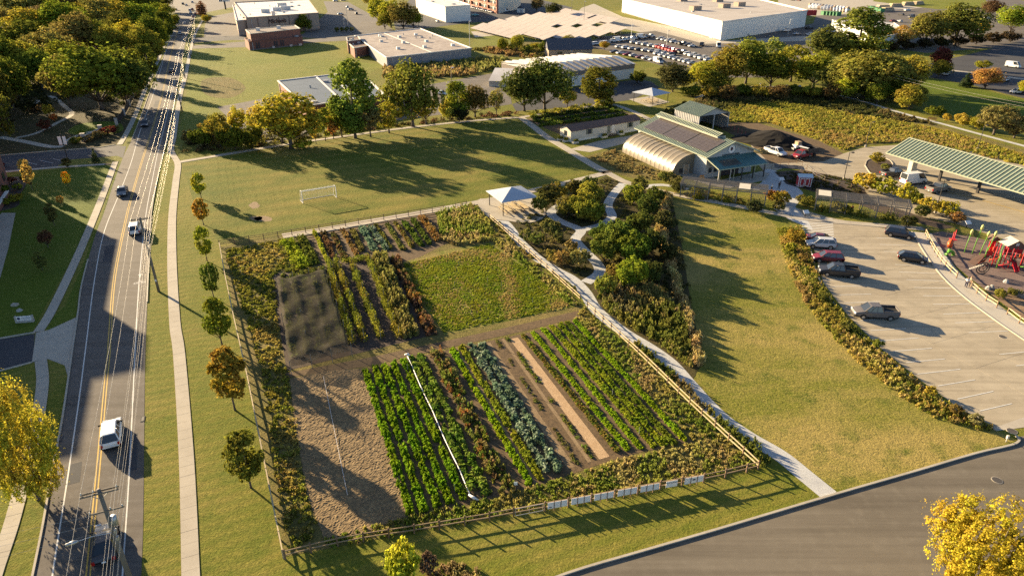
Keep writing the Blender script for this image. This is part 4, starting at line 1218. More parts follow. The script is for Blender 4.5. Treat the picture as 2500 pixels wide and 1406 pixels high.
# porch along the gable front
pr = MB()
q = [(-.1, -4.4, 3.05), (W_ + .2, -4.4, 3.05), (W_ + .2, -.05, 4.3), (-.1, -.05, 4.3)]
pr.poly([(x, y, z + .12) for x, y, z in q]).poly(q[::-1])
pr.poly([q[0], q[1], (q[1][0], q[1][1], q[1][2] + .12), (q[0][0], q[0][1], q[0][2] + .12)])
pr.poly([q[3], q[0], (q[0][0], q[0][1], q[0][2] + .12), (q[3][0], q[3][1], q[3][2] + .12)])
po = pr.build('porch_roof', TEAL_ROOF, barn)
for k in range(20):
    x = .1 + k * .65
    ubeam('seam', TEAL_ROOF, po, (x, -4.4, 3.2), (x, -.08, 4.45), .05, .06)
ubeam('gutter', GREEN_TRIM, po, (-.15, -4.5, 3.02), (W_ + .25, -4.5, 3.02), .14, .14)
ubeam('rake_trim', GREEN_TRIM, po, (-.16, -4.45, 3.1), (-.16, -.05, 4.36), .1, .2)
ubox('dark_panel', PANEL, po, (4.1, -2.55, 3.72), (4.6, 2.3, .05), rot=(math.atan2(1.25, 4.35), 0, 0))
for x in (.15, 3.2, 6.25, 9.3, 12.3):
    ubox('porch_post', STEEL_D if x > 5 else GALV, barn, (x, -4.25, 1.52), (.16, .16, 3.04))
for x in (.35, 4.0, 9.5):
    ubeam('downspout', GREEN_TRIM, barn, (x, -4.42, .15), (x, -4.42, 2.95), .09, .09)
wallpart('door', DOOR_D, barn, Vector((0, 0, 0)), Vector((W_, 0, 0)), 6.4, .02, 5.2, 2.7, .02)
for x in (1.2, 2.6, 10.0):
    wallpart('window', GLASS, barn, Vector((0, 0, 0)), Vector((W_, 0, 0)), x, 1.1, .8, 1.1, .03)
for s in (0,):
    disc = MB(); ring = [(6.2 + math.cos(a) * .85, -.1, 5.75 + math.sin(a) * .85) for a in np.linspace(0, 2 * math.pi, 25)[:-1]]
    disc.poly(ring[::-1])
    lg = disc.build('emblem', SIGN_W, barn)
    d2 = MB().poly([(6.2 + math.cos(a) * .32, -.14, 5.8 + math.sin(a) * .42) for a in np.linspace(0, 2 * math.pi, 17)[:-1]][::-1])
    d2.build('emblem_centre', M('emblem_brown', (.09, .05, .05), rough=.7), lg)
text('COMMUNITY FARM', .52, (6.2, -.1, 4.62), (math.pi / 2, 0, 0), M('teal_lettering', (.015, .035, .04), rough=.6), barn)
for k in range(3):
    ubox('bike_rack', GALV, barn, (4.4 + k * 2.6, -3.4, .55), (1.5, .06, .06))
    ubox('bike_rack', GALV, barn, (4.4 + k * 2.6, -3.4, .28), (.06, .06, .55))

# --- hoop greenhouse against the barn
hoop = thing('hoop_greenhouse', 'film-covered hoop greenhouse leaning against the left side of the barn', 'greenhouse', BA, BRZ)
prof = [(-5.4, 0.0), (-5.4, 1.0), (-5.05, 1.95), (-4.4, 2.8), (-3.4, 3.55), (-2.2, 4.05), (-1.0, 4.3), (-.06, 4.38)]
hy0, hy1, nb = 4.2, 25.2, 12
rr = []
for i in range(nb * 4 + 1):
    t = i / (nb * 4)
    y = hy0 + (hy1 - hy0) * t
    sag = .07 * math.sin(math.pi * ((t * nb) % 1))
    bow = .25 * math.sin(t * math.pi * 3) 
    rr.append([(x + (sag * .8 if 0 < k < 7 else 0), y, z * (1 + .03 * bow) - (sag if k > 1 else 0)) for k, (x, z) in enumerate(prof)])
MB().rings(rr, cap=False, closed=False).build('film', POLYFILM, hoop, True)
for i in range(nb + 1):
    y = hy0 + (hy1 - hy0) * i / nb
    MB().tube([(x - .01, y, z + .02) for x, z in prof], .035, 5).build('hoop', POLYFILM, hoop)
end = [(x, hy0 - .03, z) for x, z in prof] + [(-.06, hy0 - .03, 0)]
MB().poly(end[::-1] if False else end).build('end_wall', POLYFILM, hoop)
ubox('end_frame', CREAM, hoop, (-2.6, hy0 - .07, 1.1), (.12, .08, 2.2)); ubox('end_frame', CREAM, hoop, (-1.3, hy0 - .07, 1.1), (.12, .08, 2.2))
ubox('end_door', M('plywood', (.36, .27, .18), rough=.8), hoop, (-1.95, hy0 - .06, 1.05), (1.15, .05, 2.1))
ubox('fan_box', STEEL_D, hoop, (-3.3, hy0 - .08, .9), (.9, .08, .9))
ubox('base_board', WOOD_G, hoop, (-5.25, (hy0 + hy1) / 2, .15), (.08, hy1 - hy0, .3))

# --- mobile home
TA = Vector((15.0, 173.0, 0)); TRZ = R(33)
tr = thing('mobile_home', 'long cream single-storey mobile home with brown shingle roof beside the barn', 'house', TA, TRZ)
TL, TD = 23.5, 4.6
mb = MB()
mb.poly([(0, 0, .6), (TL, 0, .6), (TL, 0, 3.0), (0, 0, 3.0)]).poly([(TL, TD, .6), (0, TD, .6), (0, TD, 3.0), (TL, TD, 3.0)])
mb.poly([(0, TD, .6), (0, 0, .6), (0, 0, 3.0), (0, TD / 2, 3.8), (0, TD, 3.0)]).poly([(TL, 0, .6), (TL, TD, .6), (TL, TD, 3.0), (TL, TD / 2, 3.8), (TL, 0, 3.0)])
mb.build('wall', CREAM, tr)
MB().box(.03, TL - .03, .03, TD - .03, 0, .6).build('skirting', WHITE_WALL, tr)
mb = MB()
for s in (0, 1):
    g = (lambda y: y) if s == 0 else (lambda y: TD - y)
    mb.poly([(-.3, g(-.35), 2.9), (TL + .3, g(-.35), 2.9), (TL + .3, TD / 2, 3.95), (-.3, TD / 2, 3.95)])
    mb.poly([(-.3, g(-.35), 2.78), (TL + .3, g(-.35), 2.78), (TL + .3, g(-.35), 2.9), (-.3, g(-.35), 2.9)])
mb.build('roof', SHINGLE, tr)
A0, B0 = Vector((0, 0, 0)), Vector((TL, 0, 0))
SHUT = M('olive_shutter', (.2, .2, .15), rough=.7)
for x in (6.0, 20.0):
    w = wallpart('window', GLASS, tr, A0, B0, x, 1.4, .9, 1.2)
    for dx in (-.75, .75):
        wallpart('shutter', SHUT, tr, A0, B0, x + dx, 1.35, .42, 1.3, .05)
wallpart('door', SHUT, tr, A0, B0, 12.6, .65, .95, 2.05)
d = wallpart('door', WHITE_WALL, tr, A0, B0, 14.0, .65, .95, 2.05)
wallpart('door_pane', GLASS, d, A0, B0, 0, 0, .4, .7) if False else None
wallpart('window', GLASS, tr, Vector((0, TD, 0)), A0, TD / 2, 1.4, .9, 1.2)
for k in range(3):
    ubox('step', M('dark_timber', (.09, .07, .055), rough=.8), tr, (13.3, -.45 - k * .35, .5 - k * .18), (2.2, .35, .08))
for x in (12.2, 14.4):
    ubox('rail_post', STEEL_D, tr, (x, -1.1, .65), (.06, .06, 1.3)); ubeam('handrail', STEEL_D, tr, (x, -.2, 1.55), (x, -1.1, 1.28), .05, .05)
# planters by the mobile home
for i, (lx, ly, nm) in enumerate(((10.3, -.9, 'left of the steps'), (16.2, -.9, 'right of the steps'), (-.6, 1.2, 'at the left end wall'), (-.8, 3.2, 'behind the left end wall'), (.4, -1.4, 'at the near left corner'))):
    c = Matrix.Rotation(TRZ, 3, 'Z') @ Vector((lx, ly, 0)) + TA
    t = thing('planter', 'timber planter with green plants ' + nm + ' of the mobile home', 'planter', c, TRZ, 'planters at the mobile home')
    MB().box(-.9, .9, -.4, .4, 0, .5).build('planter_box', CREAM, t)
    rng = np.random.default_rng(i)
    foliage('plants', rng.uniform((-.7, -.25), (.7, .25), (14, 2)), np.full(14, .35), rng.uniform(.4, .9, 14), 26, .14, [GREEN, DARK, YG], i, parent=t, z0=.45)

# --- open-fronted shed behind the barn
SA = Vector((49.8, 182.8, 0)); SRZ = R(27)
sh = thing('storage_shed', 'open-fronted grey metal shed with green roof behind the barn', 'shed', SA, SRZ)
SW, SD = 10.5, 10.0
mb = MB()
mb.poly([(0, SD, 0), (0, 0, 0), (0, 0, 4.5), (0, SD, 4.5)]).poly([(SW, 0, 0), (SW, SD, 0), (SW, SD, 4.5), (SW, 0, 4.5)])
mb.poly([(SW, SD, 0), (0, SD, 0), (0, SD, 4.5), (SW / 2, SD, 6.1), (SW, SD, 4.5)])
mb.poly([(0, 0, 4.4), (SW, 0, 4.4), (SW, 0, 4.5), (SW / 2, 0, 6.1), (0, 0, 4.5)])
mb.build('wall', GREY_SIDE, sh)
mb = MB()
for s in (0, 1):
    g = (lambda x: x) if s == 0 else (lambda x: SW - x)
    mb.poly([(g(-.3), -.5, 4.5), (SW / 2, -.5, 6.25), (SW / 2, SD + .3, 6.25), (g(-.3), SD + .3, 4.5)])
    mb.poly([(g(-.3), -.5, 4.34), (SW / 2, -.5, 6.09), (SW / 2, -.5, 6.25), (g(-.3), -.5, 4.5)])
so = mb.build('roof', GREEN_ROOF, sh)
for k in range(18):
    ubeam('seam', GREEN_TRIM, so, (-.3, -.4 + k * .6, 4.56), (SW / 2, -.4 + k * .6, 6.31), .07, .06)
for k in range(14):
    ubox('siding_rib', GREY_SIDE, sh, (-.03, .4 + k * .7, 2.2), (.08, .1, 4.4))
for x in (.1, SW / 2, SW - .1):
    ubox('front_post', GREY_SIDE, sh, (x, -.02, 2.2), (.25, .25, 4.4))
ubox('girt', GALV, sh, (SW / 2, SD - .1, 2.2), (SW - .2, .08, .15))

# --- long carport
CA = Vector((82.3, 146.9, 0)); CRZ = R(-67)
cp = thing('carport', 'long green metal carport roof on dark steel posts at the right', 'carport', CA, CRZ)
CL, CW = 46.0, 12.2
mb = MB()
for s in (0, 1):
    g = (lambda y: y) if s == 0 else (lambda y: CW - y)
    q = [(-.4, g(0), 4.25), (CL, g(0), 4.25), (CL, CW / 2, 6.9), (-.4, CW / 2, 6.9)]
    mb.poly([(x, y, z + .16) for x, y, z in q]).poly(q[::-1])
    mb.poly([q[0], q[1], (q[1][0], q[1][1], 4.41), (q[0][0], q[0][1], 4.41)])
    mb.poly([q[3], q[0], (q[0][0], q[0][1], 4.41), (q[3][0], q[3][1], 7.06)])
co = mb.build('roof', GREEN_ROOF, cp)
for k in range(56):
    ubeam('roof_rib', GREEN_TRIM, co, (-.3 + k * .82, 0, 4.47), (-.3 + k * .82, CW / 2, 7.12), .2, .1)
ubeam('ridge_cap', GREEN_TRIM, co, (-.45, CW / 2, 7.14), (CL, CW / 2, 7.14), .4, .1)
ubeam('eave_trim', GREEN_TRIM, co, (-.45, -.06, 4.33), (CL, -.06, 4.33), .12, .24)
ubeam('rake_trim', GREEN_TRIM, co, (-.46, -.06, 4.36), (-.46, CW / 2, 7.02), .12, .24)
for x in (9.0, 17.6, 27.5, 37.5):
    ubox('post', STEEL_D, cp, (x, 6.1, 2.2), (.45, .45, 4.4)); ubeam('bracket', STEEL_D, cp, (x, 1.0, 4.3), (x, 6.1, 4.0), .25, .35); ubeam('bracket', STEEL_D, cp, (x, 6.1, 4.0), (x, 11.2, 4.3), .25, .35)
ubox('end_pillar', CREAM, cp, (2.2, 6.0, 2.2), (1.0, 1.6, 4.4))
ubeam('ridge_beam', STEEL_D, cp, (0, 6.1, 6.6), (CL, 6.1, 6.6), .3, .5)

# --- pavilions with white hipped canopies
def pavilion(name, label, c, side, eave, apex, rz, tables):
    t = thing(name, label, 'pavilion', (c.x, c.y, 0), rz)
    h = side / 2
    cr = [(-h - .5, -h - .5), (h + .5, -h - .5), (h + .5, h + .5), (-h - .5, h + .5)]
    mb = MB()
    for i in range(4):
        a, b = cr[i], cr[(i + 1) % 4]
        m_ = ((a[0] + b[0]) / 2, (a[1] + b[1]) / 2)
        mb.poly([(*a, eave), (*m_, eave + .05), (*b, eave), (0, 0, apex)])
        mb.poly([(*a, eave - .12), (*b, eave - .12), (*b, eave), (*m_, eave + .05), (*a, eave)])
    mb.build('canopy', FABRIC_W, t)
    for x in (-h, h):
        for y in (-h, h):
            ubox('post', STEEL_D, t, (x, y, eave / 2), (.14, .14, eave))
    for ti, (x, y) in enumerate(tables):
        pc = Matrix.Rotation(rz, 3, 'Z') @ Vector((x, y, 0)) + Vector((c.x, c.y, .07))
        b = thing('picnic_table', f'{ordn(ti)} timber picnic table under the white pavilion {"near the garden fence" if "near" in label else "beyond the barn"}', 'picnic table', pc, rz + R(90), 'picnic tables under the ' + ('near' if 'near' in label else 'far') + ' pavilion')
        for q in range(4):
            ubox('plank', WOOD, b, (0, -.33 + q * .22, .74), (1.9, .2, .04))
        for s in (-.72, .72):
            ubox('bench', WOOD, b, (0, s, .44), (1.9, .26, .04))
        for s in (-.7, .7):
            ubeam('leg', WOOD_D, b, (s, -.75, 0), (s, -.15, .72), .08, .06); ubeam('leg', WOOD_D, b, (s, .75, 0), (s, .15, .72), .08, .06)
    return t
pavilion('pavilion', 'white hipped canopy pavilion on four dark posts near the garden fence', Vector((-.1, 124.0, 0)), 6.4, 2.9, 4.25, R(25), [(-1.7, -.3), (0, -.3), (1.7, -.3), (-1.7, -2.3), (0, -2.3), (1.7, -2.3), (.9, 1.8)])
_pc = Vector((*G(1588, 250), 0))
pavilion('pavilion', 'white canopy pavilion on thin posts beyond the barn', _pc, 7.6, 3.1, 4.6, R(40), [(-1.8, -1.5), (.6, -1.5), (-1.8, 1.2), (.6, 1.2), (2.6, 0)])

# --- pergolas over the garden walk
def pergola(label, a, b, depth, H=2.65):
    d = b - a
    L, rz = d.length, math.atan2(d.y, d.x)
    t = thing('pergola', label, 'pergola', a, rz)
    nb = 6
    for i in range(nb + 1):
        x = L * i / nb
        for y in (0, depth):
            ubox('post', WOOD_G, t, (x, y, H / 2), (.16, .16, H))
        ubeam('beam', WOOD_G, t, (x, -.4, H + .1), (x, depth + .4, H + .1), .1 if i % 2 else .24, .2)
    for y in (0, depth):
        ubeam('girder', WOOD_G, t, (-.2, y, H - .1), (L + .2, y, H - .1), .1, .2)
    for k in range(10):
        y = -.3 + k * (depth + .6) / 9
        ubeam('slat', WOOD_G, t, (-.3, y, H + .26), (L + .3, y, H + .26), .06, .11)
    for i in (0, 1, 3, 5):
        x0, x1 = L * i / nb + .1, L * (i + 1) / nb - .1
        g = MB()
        for k in range(9):
            x = x0 + (x1 - x0) * k / 8
            g.box(x - .02, x + .02, -.02, .02, .3, H - .25)
        for k in range(9):
            z = .3 + (H - .55) * k / 8
            g.box(x0, x1, -.035, -.02, z - .02, z + .02)
        g.build('trellis', WOOD_G, t)
    return t
pg1 = pergola('weathered timber pergola in front of the barn', Vector((33.6, 130.3, 0)), Vector((48.7, 124.9, 0)), 4.3)
pg2 = pergola('weathered timber pergola at the top of the car park', Vector((57.5, 122.7, 0)), Vector((72.0, 116.6, 0)), 4.0)
for pgo, x0, x1 in ((pg1, 10.9, 13.0), (pg2, .2, 2.4)):
    ubox('cover_board', CREAM, pgo, ((x0 + x1) / 2, 2.0, 3.02), (x1 - x0, 3.4, .05))
for i, (pgo, xs) in enumerate(((pg1, (3.6, 9.0, 14.2)), (pg2, (1.8, 8.0, 12.5)))):
    for j, x in enumerate(xs):
        rng = np.random.default_rng(i * 10 + j)
        foliage('vine', np.stack([rng.normal(x, .8, 26), rng.normal(-.1, .25, 26)], 1), np.full(26, .35), rng.uniform(.6, 2.2, 26), 26, .15, [GREEN, DARK, OLIVE], i * 10 + j, parent=pgo)

# --- buildings further off, footprints from their roof corners
def hall(name, label, cat, px, z, wall, cap, par=None, ph=.5):
    f = roofquad(px, z)
    c = sum(f, Vector()) / len(f)
    t = thing(name, label, cat, (c.x, c.y, 0))
    f = [p - c for p in f]
    prism('wall', f, 0, z, wall, t, cap)
    if par:
        parapet(f, z, ph, .5, par, t)
    rnd = random.Random(len(label))
    n = min(9, max(3, int(area_size([(p.x, p.y) for p in f]) / 260)))
    for p in area_points([(q.x * .85, q.y * .85) for q in f], n, np.random.default_rng(len(label))):   # pipes and small vents
        if rnd.random() < .6:
            ubox('roof_pipe', GALV, t, (p[0], p[1], z + .45), (.4, .4, .9))
        else:
            ubox('roof_hatch', GREY_SIDE, t, (p[0], p[1], z + .3), (1.6, 1.3, .6), rnd.uniform(0, 1.5))
    a, b = f[0], f[1]
    wallpart('downspout', GREY_SIDE, t, a, b, (b - a).length * .06, .05, .25, z - .4, .14, .2)
    wallpart('base_course', M('wall_base', (.16, .14, .12), rough=.9), t, a, b, (b - a).length * .5, .02, (b - a).length - .1, .55, .04, .08)
    return t, f
def rooftop(t, c, z, boxes):
    for i, (x, y, w, d, h) in enumerate(boxes):
        ubox('roof_unit', GALV, t, (x, y, z + h / 2), (w, d, h), R(23))
st_t, st_f = hall('store_building', 'large tan store with white flat roof and script sign beyond the road', 'store', [(601, 46), (777, 34), (752, 0), (572, 8)], 9.0, TAN_WALL, ROOF_W, TAN_WALL, .6)
a, b = st_f[0], st_f[1]
for k in range(1, 7):
    wallpart('wall_seam', M('dark_tan', (.2, .14, .11), rough=.9), st_t, a, b, (b - a).length * k / 7, 0, .6, 8.8)
_d = (b - a).normalized(); _n = Vector((_d.y, -_d.x, 0))
_p = a + (b - a) * .4 + _n * .3
text('Michaels', 3.2, (_p.x, _p.y, 6.6), (math.pi / 2, 0, math.atan2(_d.y, _d.x)), M('maroon_lettering', (.05, .02, .015), rough=.6), st_t, ext=.15, shear=.3)
rooftop(st_t, None, 9.0, [((a.x * .75 + st_f[2].x * .25), (a.y * .75 + st_f[2].y * .25), 5, 4, 2), (a.x * .45 + b.x * .2 + st_f[2].x * .35, a.y * .45 + b.y * .2 + st_f[2].y * .35, 6, 4, 2.2), (b.x * .5 + st_f[3].x * .3 + a.x * .2, b.y * .5 + st_f[3].y * .3 + a.y * .2, 5, 5, 2), (0, 10, 6, 4, 2.2), (a.x * .7 + b.x * .3, a.y * .7 + b.y * .3 + 8, 2, 2, 2.4)])
an_t, an_f = hall('store_annex', 'lower tan annex at the left end of the tan store', 'store', [(578, 52), (601, 50), (590, 10), (568, 14)], 8.0, TAN_WALL, ROOF_W, ROOF_W, .4)
# two-tier brick house
bl, bf = hall('brick_house', 'two-tier red brick office with flat dark roofs beyond the upper lawn', 'house', [(607, 103), (738, 91), (728, 80), (597, 95)], 4.0, BRICK, M('tar_roof', (.1, .09, .085), (.13, .12, .11), .5, .9), BRICK, .25)
a, b = bf[0], bf[1]; Lb = (b - a).length
for s in (.13, .175, .46, .5, .58, .62):
    wallpart('window', DOOR_D, bl, a, b, Lb * s, .5, .8, 2.9)
for s, w in ((.42, 1.2), (.75, 1.4), (.93, 1.6)):
    wallpart('wall_unit', GALV, bl, a, b, Lb * s, .1, w, 1.0, .4, .7)
up = roofquad([(611, 84), (732, 71), (720, 63), (600, 74)], 7.4)
_c0 = Vector((bl.location.x, bl.location.y, 0))
up = [p - _c0 for p in up]
_uw = prism('upper_storey', up, 4.0, 7.4, BRICK, bl, M('brown_roof', (.2, .16, .14), (.24, .2, .17), .5, .9))
parapet(up, 7.4, .25, .5, CREAM, bl, 'roof_edge')
for s in (.2, .62):
    p = up[0].lerp(up[1], s) + (up[3] - up[0]) * .5
    ubox('roof_vent', WHITE_WALL, bl, (p.x, p.y, 8.1), (1.6, 1.6, 1.5))
for s in (.05, .17, .28, .33, .6, .65, .71):
    p = bf[0].lerp(bf[1], s) + (bf[3] - bf[0]) * .3
    ubox('roof_unit', GALV, bl, (p.x, p.y, 4.35), (1.3, .9, .7), R(10))
# flat tan-roofed workshop and its brick annex
ws, wf = hall('workshop', 'low wide workshop with brown gravel flat roof and small vents', 'workshop', [(944, 142), (1150, 119), (1026, 71), (866, 89)], 4.5, M('grey_block', (.2, .2, .21), (.25, .25, .25), .4, .9), FLATROOF, ROOF_W, .35)
cs = lambda u, v: wf[0].lerp(wf[1], u).lerp(wf[3].lerp(wf[2], u), v)
for u, v in ((.25, .25), (.55, .2), (.42, .45), (.7, .4), (.2, .6), (.5, .7), (.75, .72), (.3, .85), (.88, .15)):
    p = cs(u, v); ubox('roof_vent', WHITE_WALL, ws, (p.x, p.y, 5.0), (1.5, 1.5, 1.0), R(20))
p, q = cs(.52, .02), cs(.42, .98)
ubeam('roof_joint', ROOF_W, ws, (p.x, p.y, 4.56), (q.x, q.y, 4.56), .5, .12)
xb, xf = hall('brick_annex', 'small red brick block with flat roof at the workshop corner', 'building', [(865, 119), (908, 111), (893, 100), (848, 104)], 4.2, BRICK, SHINGLE, CREAM, .3)
xb2, xf2 = hall('brick_annex', 'taller rear red brick block behind the small brick block', 'building', [(848, 102), (880, 98), (874, 90), (846, 93)], 5.4, BRICK, SHINGLE, CREAM, .3)
wallpart('arch_door', DOOR_D, xb, xf[3], xf[0], 3.5, 0, 2.6, 3.2)
# blue-roofed school-like building
sb, sf = hall('blue_roof_building', 'low brick building with flat slate-blue roof behind the hedgerow', 'building', [(679, 199), (746, 261), (806, 252), (862, 244), (817, 183)], 4.6, BRICK, ROOF_B, ROOF_W, .3)
wallpart('window', GLASS, sb, sf[0], sf[1], 8, 1.0, 3, 1.4)
sb2, sf2 = hall('blue_roof_wing', 'right wing of the blue-roofed building with pale roof edge', 'building', [(868, 243), (937, 232), (905, 200), (822, 183)], 4.2, BRICK, ROOF_B, ROOF_W, .3)
p, q = roofquad([(770, 186)], 4.6)[0], roofquad([(835, 247)], 4.6)[0]
_c = sb.location
ubeam('roof_joint', ROOF_W, sb, (p.x - _c.x, p.y - _c.y, 4.66), (q.x - _c.x, q.y - _c.y, 4.66), .6, .15)
# white greenhouse building
gb = thing('garden_centre', 'white block building with glazed saw-tooth roof behind the trees', 'building', (*G(1345, 219), 0), 0)
_g0 = Vector(gb.location)
gw = [P(1345, 219) - _g0, P(1546, 191) - _g0]
gd = (gw[1] - gw[0]); gl = gd.length; gu = gd.normalized(); gn = Vector((-gu.y, gu.x, 0))
gb.rotation_euler = (0, 0, math.atan2(gu.y, gu.x))
GD = 30.0
MB().box(0, gl, 0, GD, 0, 3.6).build('wall', WHITE_WALL, gb)
MB().box(-.15, gl + .15, -.15, GD + .15, 3.6, 5.2).build('fascia_band', M('brown_fascia', (.22, .18, .15), rough=.8), gb)
mb = MB()
mb.poly([(-.4, -.4, 5.25), (gl + .4, -.4, 5.25), (gl + .4, 9, 7.0), (-.4, 9, 7.0)])
mb.poly([(-.4, 9, 7.0), (gl + .4, 9, 7.0), (gl + .4, GD + .4, 5.6), (-.4, GD + .4, 5.6)])
mb.poly([(-.4, GD + .4, 5.2), (-.4, -.4, 5.2), (-.4, 9, 7.0)]).poly([(gl + .4, -.4, 5.2), (gl + .4, GD + .4, 5.2), (gl + .4, 9, 7.0)])
gr = mb.build('roof', ROOF_W, gb)
GLZ = M('roof_glazing', (.2, .17, .14), (.25, .21, .17), .6, .25, spec=.6)
for k in range(12):
    x = .6 + k * (gl - 1.4) / 12
    ubox('roof_light', GLZ, gr, (x + 1.5, 4.3, 6.35), (2.6, 9.2, .12), rot=(math.atan2(1.75, 9.4), .14, 0))
    ubeam('far_ridge', ROOF_W, gr, (x + 1.4, 9.2, 7.1), (x + 1.4, GD, 5.8), 1.0, .35)
for s, w, h in ((6.0, 1.6, 2.2), (8.6, 1.0, 2.2)):
    ubox('door', DOOR_D, gb, (s, -.05, h / 2), (w, .12, h))
ubox('loading_door', GLASS, gb, (14.5, -.05, 1.4), (.9, .12, 2.8))
gg = thing('glasshouse', 'small white glasshouse at the left end of the garden centre', 'greenhouse', (*G(1194, 212), 0), R(-10))
mb = MB(); mb.box(0, 6.5, 0, 12, 0, 2.0).build('wall', CREAM, gg)
mb = MB(); mb.poly([(-.2, -.2, 2.0), (6.7, -.2, 2.0), (6.7, 12.2, 4.6), (-.2, 12.2, 4.6)]).poly([(-.2, -.2, 2.0), (-.2, 12.2, 4.6), (-.2, 12.2, 2.0)]).poly([(6.7, -.2, 2.0), (6.7, 12.2, 2.0), (6.7, 12.2, 4.6)])
go = mb.build('roof', ROOF_W, gg)
for k in range(7):
    ubox('pane', GALV, gg, (.5 + k * .92, -.05, 1.35), (.7, .08, 1.0))
ga = thing('garage', 'small tan garage with dark shingle roof in front of the solar field', 'garage', (*G(1339, 141), 0), R(8))
MB().box(0, 20, 0, 9, 0, 3.2).build('wall', M('tan_siding', (.36, .28, .2), (.33, .26, .18), .6, .8), ga)
mb = MB(); mb.poly([(-.4, -.5, 3.1), (20.4, -.5, 3.1), (20.4, 4.5, 7.6), (-.4, 4.5, 7.6)]).poly([(20.4, 9.5, 3.1), (-.4, 9.5, 3.1), (-.4, 4.5, 7.6), (20.4, 4.5, 7.6)])
mb.poly([(0, 0, 3.2), (0, 9, 3.2), (0, 4.5, 7.4)]).poly([(20, 0, 3.2), (20, 9, 3.2), (20, 4.5, 7.4)])
mb.build('roof', SHINGLE_D, ga)
gwin = ubox('window', GLASS, ga, (5.2, -.04, 1.7), (2.0, .1, 1.3)); ubox('lamp', LAMP, ga, (10.5, -.1, 2.6), (.5, .2, .5))
# white warehouse, lodging block, big white store, white-roofed shed
wh, whf = hall('warehouse', 'plain white warehouse behind the workshop', 'warehouse', [(1015, -2), (1087, 18), (1148, 14), (1085, -8)], 9.5, WHITE_WALL, ROOF_W, WHITE_WALL, .4)
for k in range(3):
    wallpart('wall_seam', M('grey_seam', (.4, .4, .38), rough=.8), wh, whf[0], whf[1], (whf[1] - whf[0]).length * (.25 + .25 * k), 0, .5, 9.2)
lo = thing('lodging_block', 'three-storey lodging block with red balconies and cream end wall', 'building', (*G(1216, 34), 0))
lf = [P(1216, 34) - lo.location, P(1271, 22) - lo.location, None, P(1135, 12) - lo.location]
lf[2] = lf[1] + lf[3] - lf[0]
prism('wall', lf, 0, 13, CREAM, lo, ROOF_G)
RB = M('red_brick_facade', (.3, .12, .08), (.36, .16, .11), .6, .85)
a, b = lf[3], lf[0]; Ll = (b - a).length
for fl in range(3):
    for k in range(8):
        w = wallpart('balcony', RB, lo, a, b, Ll * (k + .5) / 8, fl * 4.2 + .6, Ll / 8 - 1.2, 1.4, .9, 1.6)
        wallpart('window', GLASS, lo, a, b, Ll * (k + .5) / 8, fl * 4.2 + 1.8, Ll / 8 - 3, 2.0, .1)
for k in range(5):
    wallpart('pillar', RB, lo, a, b, Ll * k / 4, 0, 1.4, 13.4, .6, 1.4)
gs = thing('garden_shed', 'tiny white gabled shed beside the lodging block', 'shed', (*G(1262, 32), 0), R(-15))
MB().box(0, 5, 0, 5, 0, 3).build('wall', WHITE_WALL, gs)
MB().poly([(-.3, -.3, 3), (2.5, -.3, 5), (2.5, 5.3, 5), (-.3, 5.3, 3)]).poly([(5.3, -.3, 3), (5.3, 5.3, 3), (2.5, 5.3, 5), (2.5, -.3, 5)]).poly([(0, -.02, 3), (5, -.02, 3), (2.5, -.02, 4.9)]).build('roof', SHINGLE_D, gs)
ubox('door', GREY_SIDE, gs, (3.2, -.05, 1.2), (1.4, .1, 2.4))
bs, bsf = hall('superstore', 'very large white flat-roofed store behind the sales lot', 'store', [(1520, 0), (1764, 56), (1971, 28), (1820, -8), (1640, -12)], 9.0, WHITE_WALL, ROOF_G, ROOF_W, .7)
a, b = bsf[0], bsf[1]; Lw = (b - a).length
for k in range(11):
    wallpart('wall_seam', M('grey_seam', (.4, .4, .38)), bs, a, b, Lw * (k + .5) / 11, 0, .7, 8.8)
wallpart('door', GREY_SIDE, bs, a, b, Lw * .93, 0, 3.2, 4.0)
for px_, py_ in ((1697, 26), (1768, 20), (1805, 16), (1752, 5), (1665, 4)):
    p = Vector((*G(px_, py_, 9), 0)) - bs.location
    ubox('roof_unit', TAN_WALL, bs, (p.x, p.y, 10.3), (6, 5, 2.6), R(23))
ubox('red_sign', M('red_sign', (.4, .02, .02), rough=.5), bs, (bsf[2].x + 2, bsf[2].y + 1, 8.0), (8, 2, 3))
ww, wwf = hall('white_shed', 'white metal shed with bright white roof among the trees', 'shed', [(2032, 50), (2142, 92), (2218, 81), (2183, 57)], 6.5, M('pale_blue_metal', (.5, .51, .5), (.46, .47, .46), .5, .7), ROOF_W, ROOF_W, .25)
wallpart('window', GLASS, ww, wwf[1], wwf[2], 8, 2.5, 3, 1.6)
# brick office at the left edge
OC, OD = Vector((-106.5, 139.4, 0)), Vector((math.cos(R(-66)), math.sin(R(-66)), 0))
OW = Vector((-OD.y, OD.x, 0)) * -1
of = thing('brick_office', 'red brick office block at the left edge casting a long shadow over the road', 'office', OC)
def oblk(name, s0, s1, z, w=22.0):
    f = [OD * s0, OD * s1, OD * s1 + OW * w, OD * s0 + OW * w]
    prism(name, f, 0, z, BRICK, of, ROOF_G)
    parapet(f, z, .35, .5, CONC, of, 'coping')
    return f
f1 = oblk('north_wing', 0, 26.7, 12.2); oblk('stair_tower', 26.7, 35.0, 15.2, 20.0); f3 = oblk('south_wing', 35.0, 60.0, 12.2)
for s0, s1, f in ((0, 26.7, f1), (35, 60, f3)):
    for fl in range(3):
        for k in range(5):
            c = OD * (s0 + 3 + k * 5) - OW * .03
            w = ubox('window', GLASS, of, (c.x, c.y, 1.6 + fl * 3.8 + .8), (1.8, .14, 1.7), R(-66))
wl = thing('garden_wall', 'low brick wall with white coping beside the brick office', 'wall', (*G(4, 506), 0), R(-66))
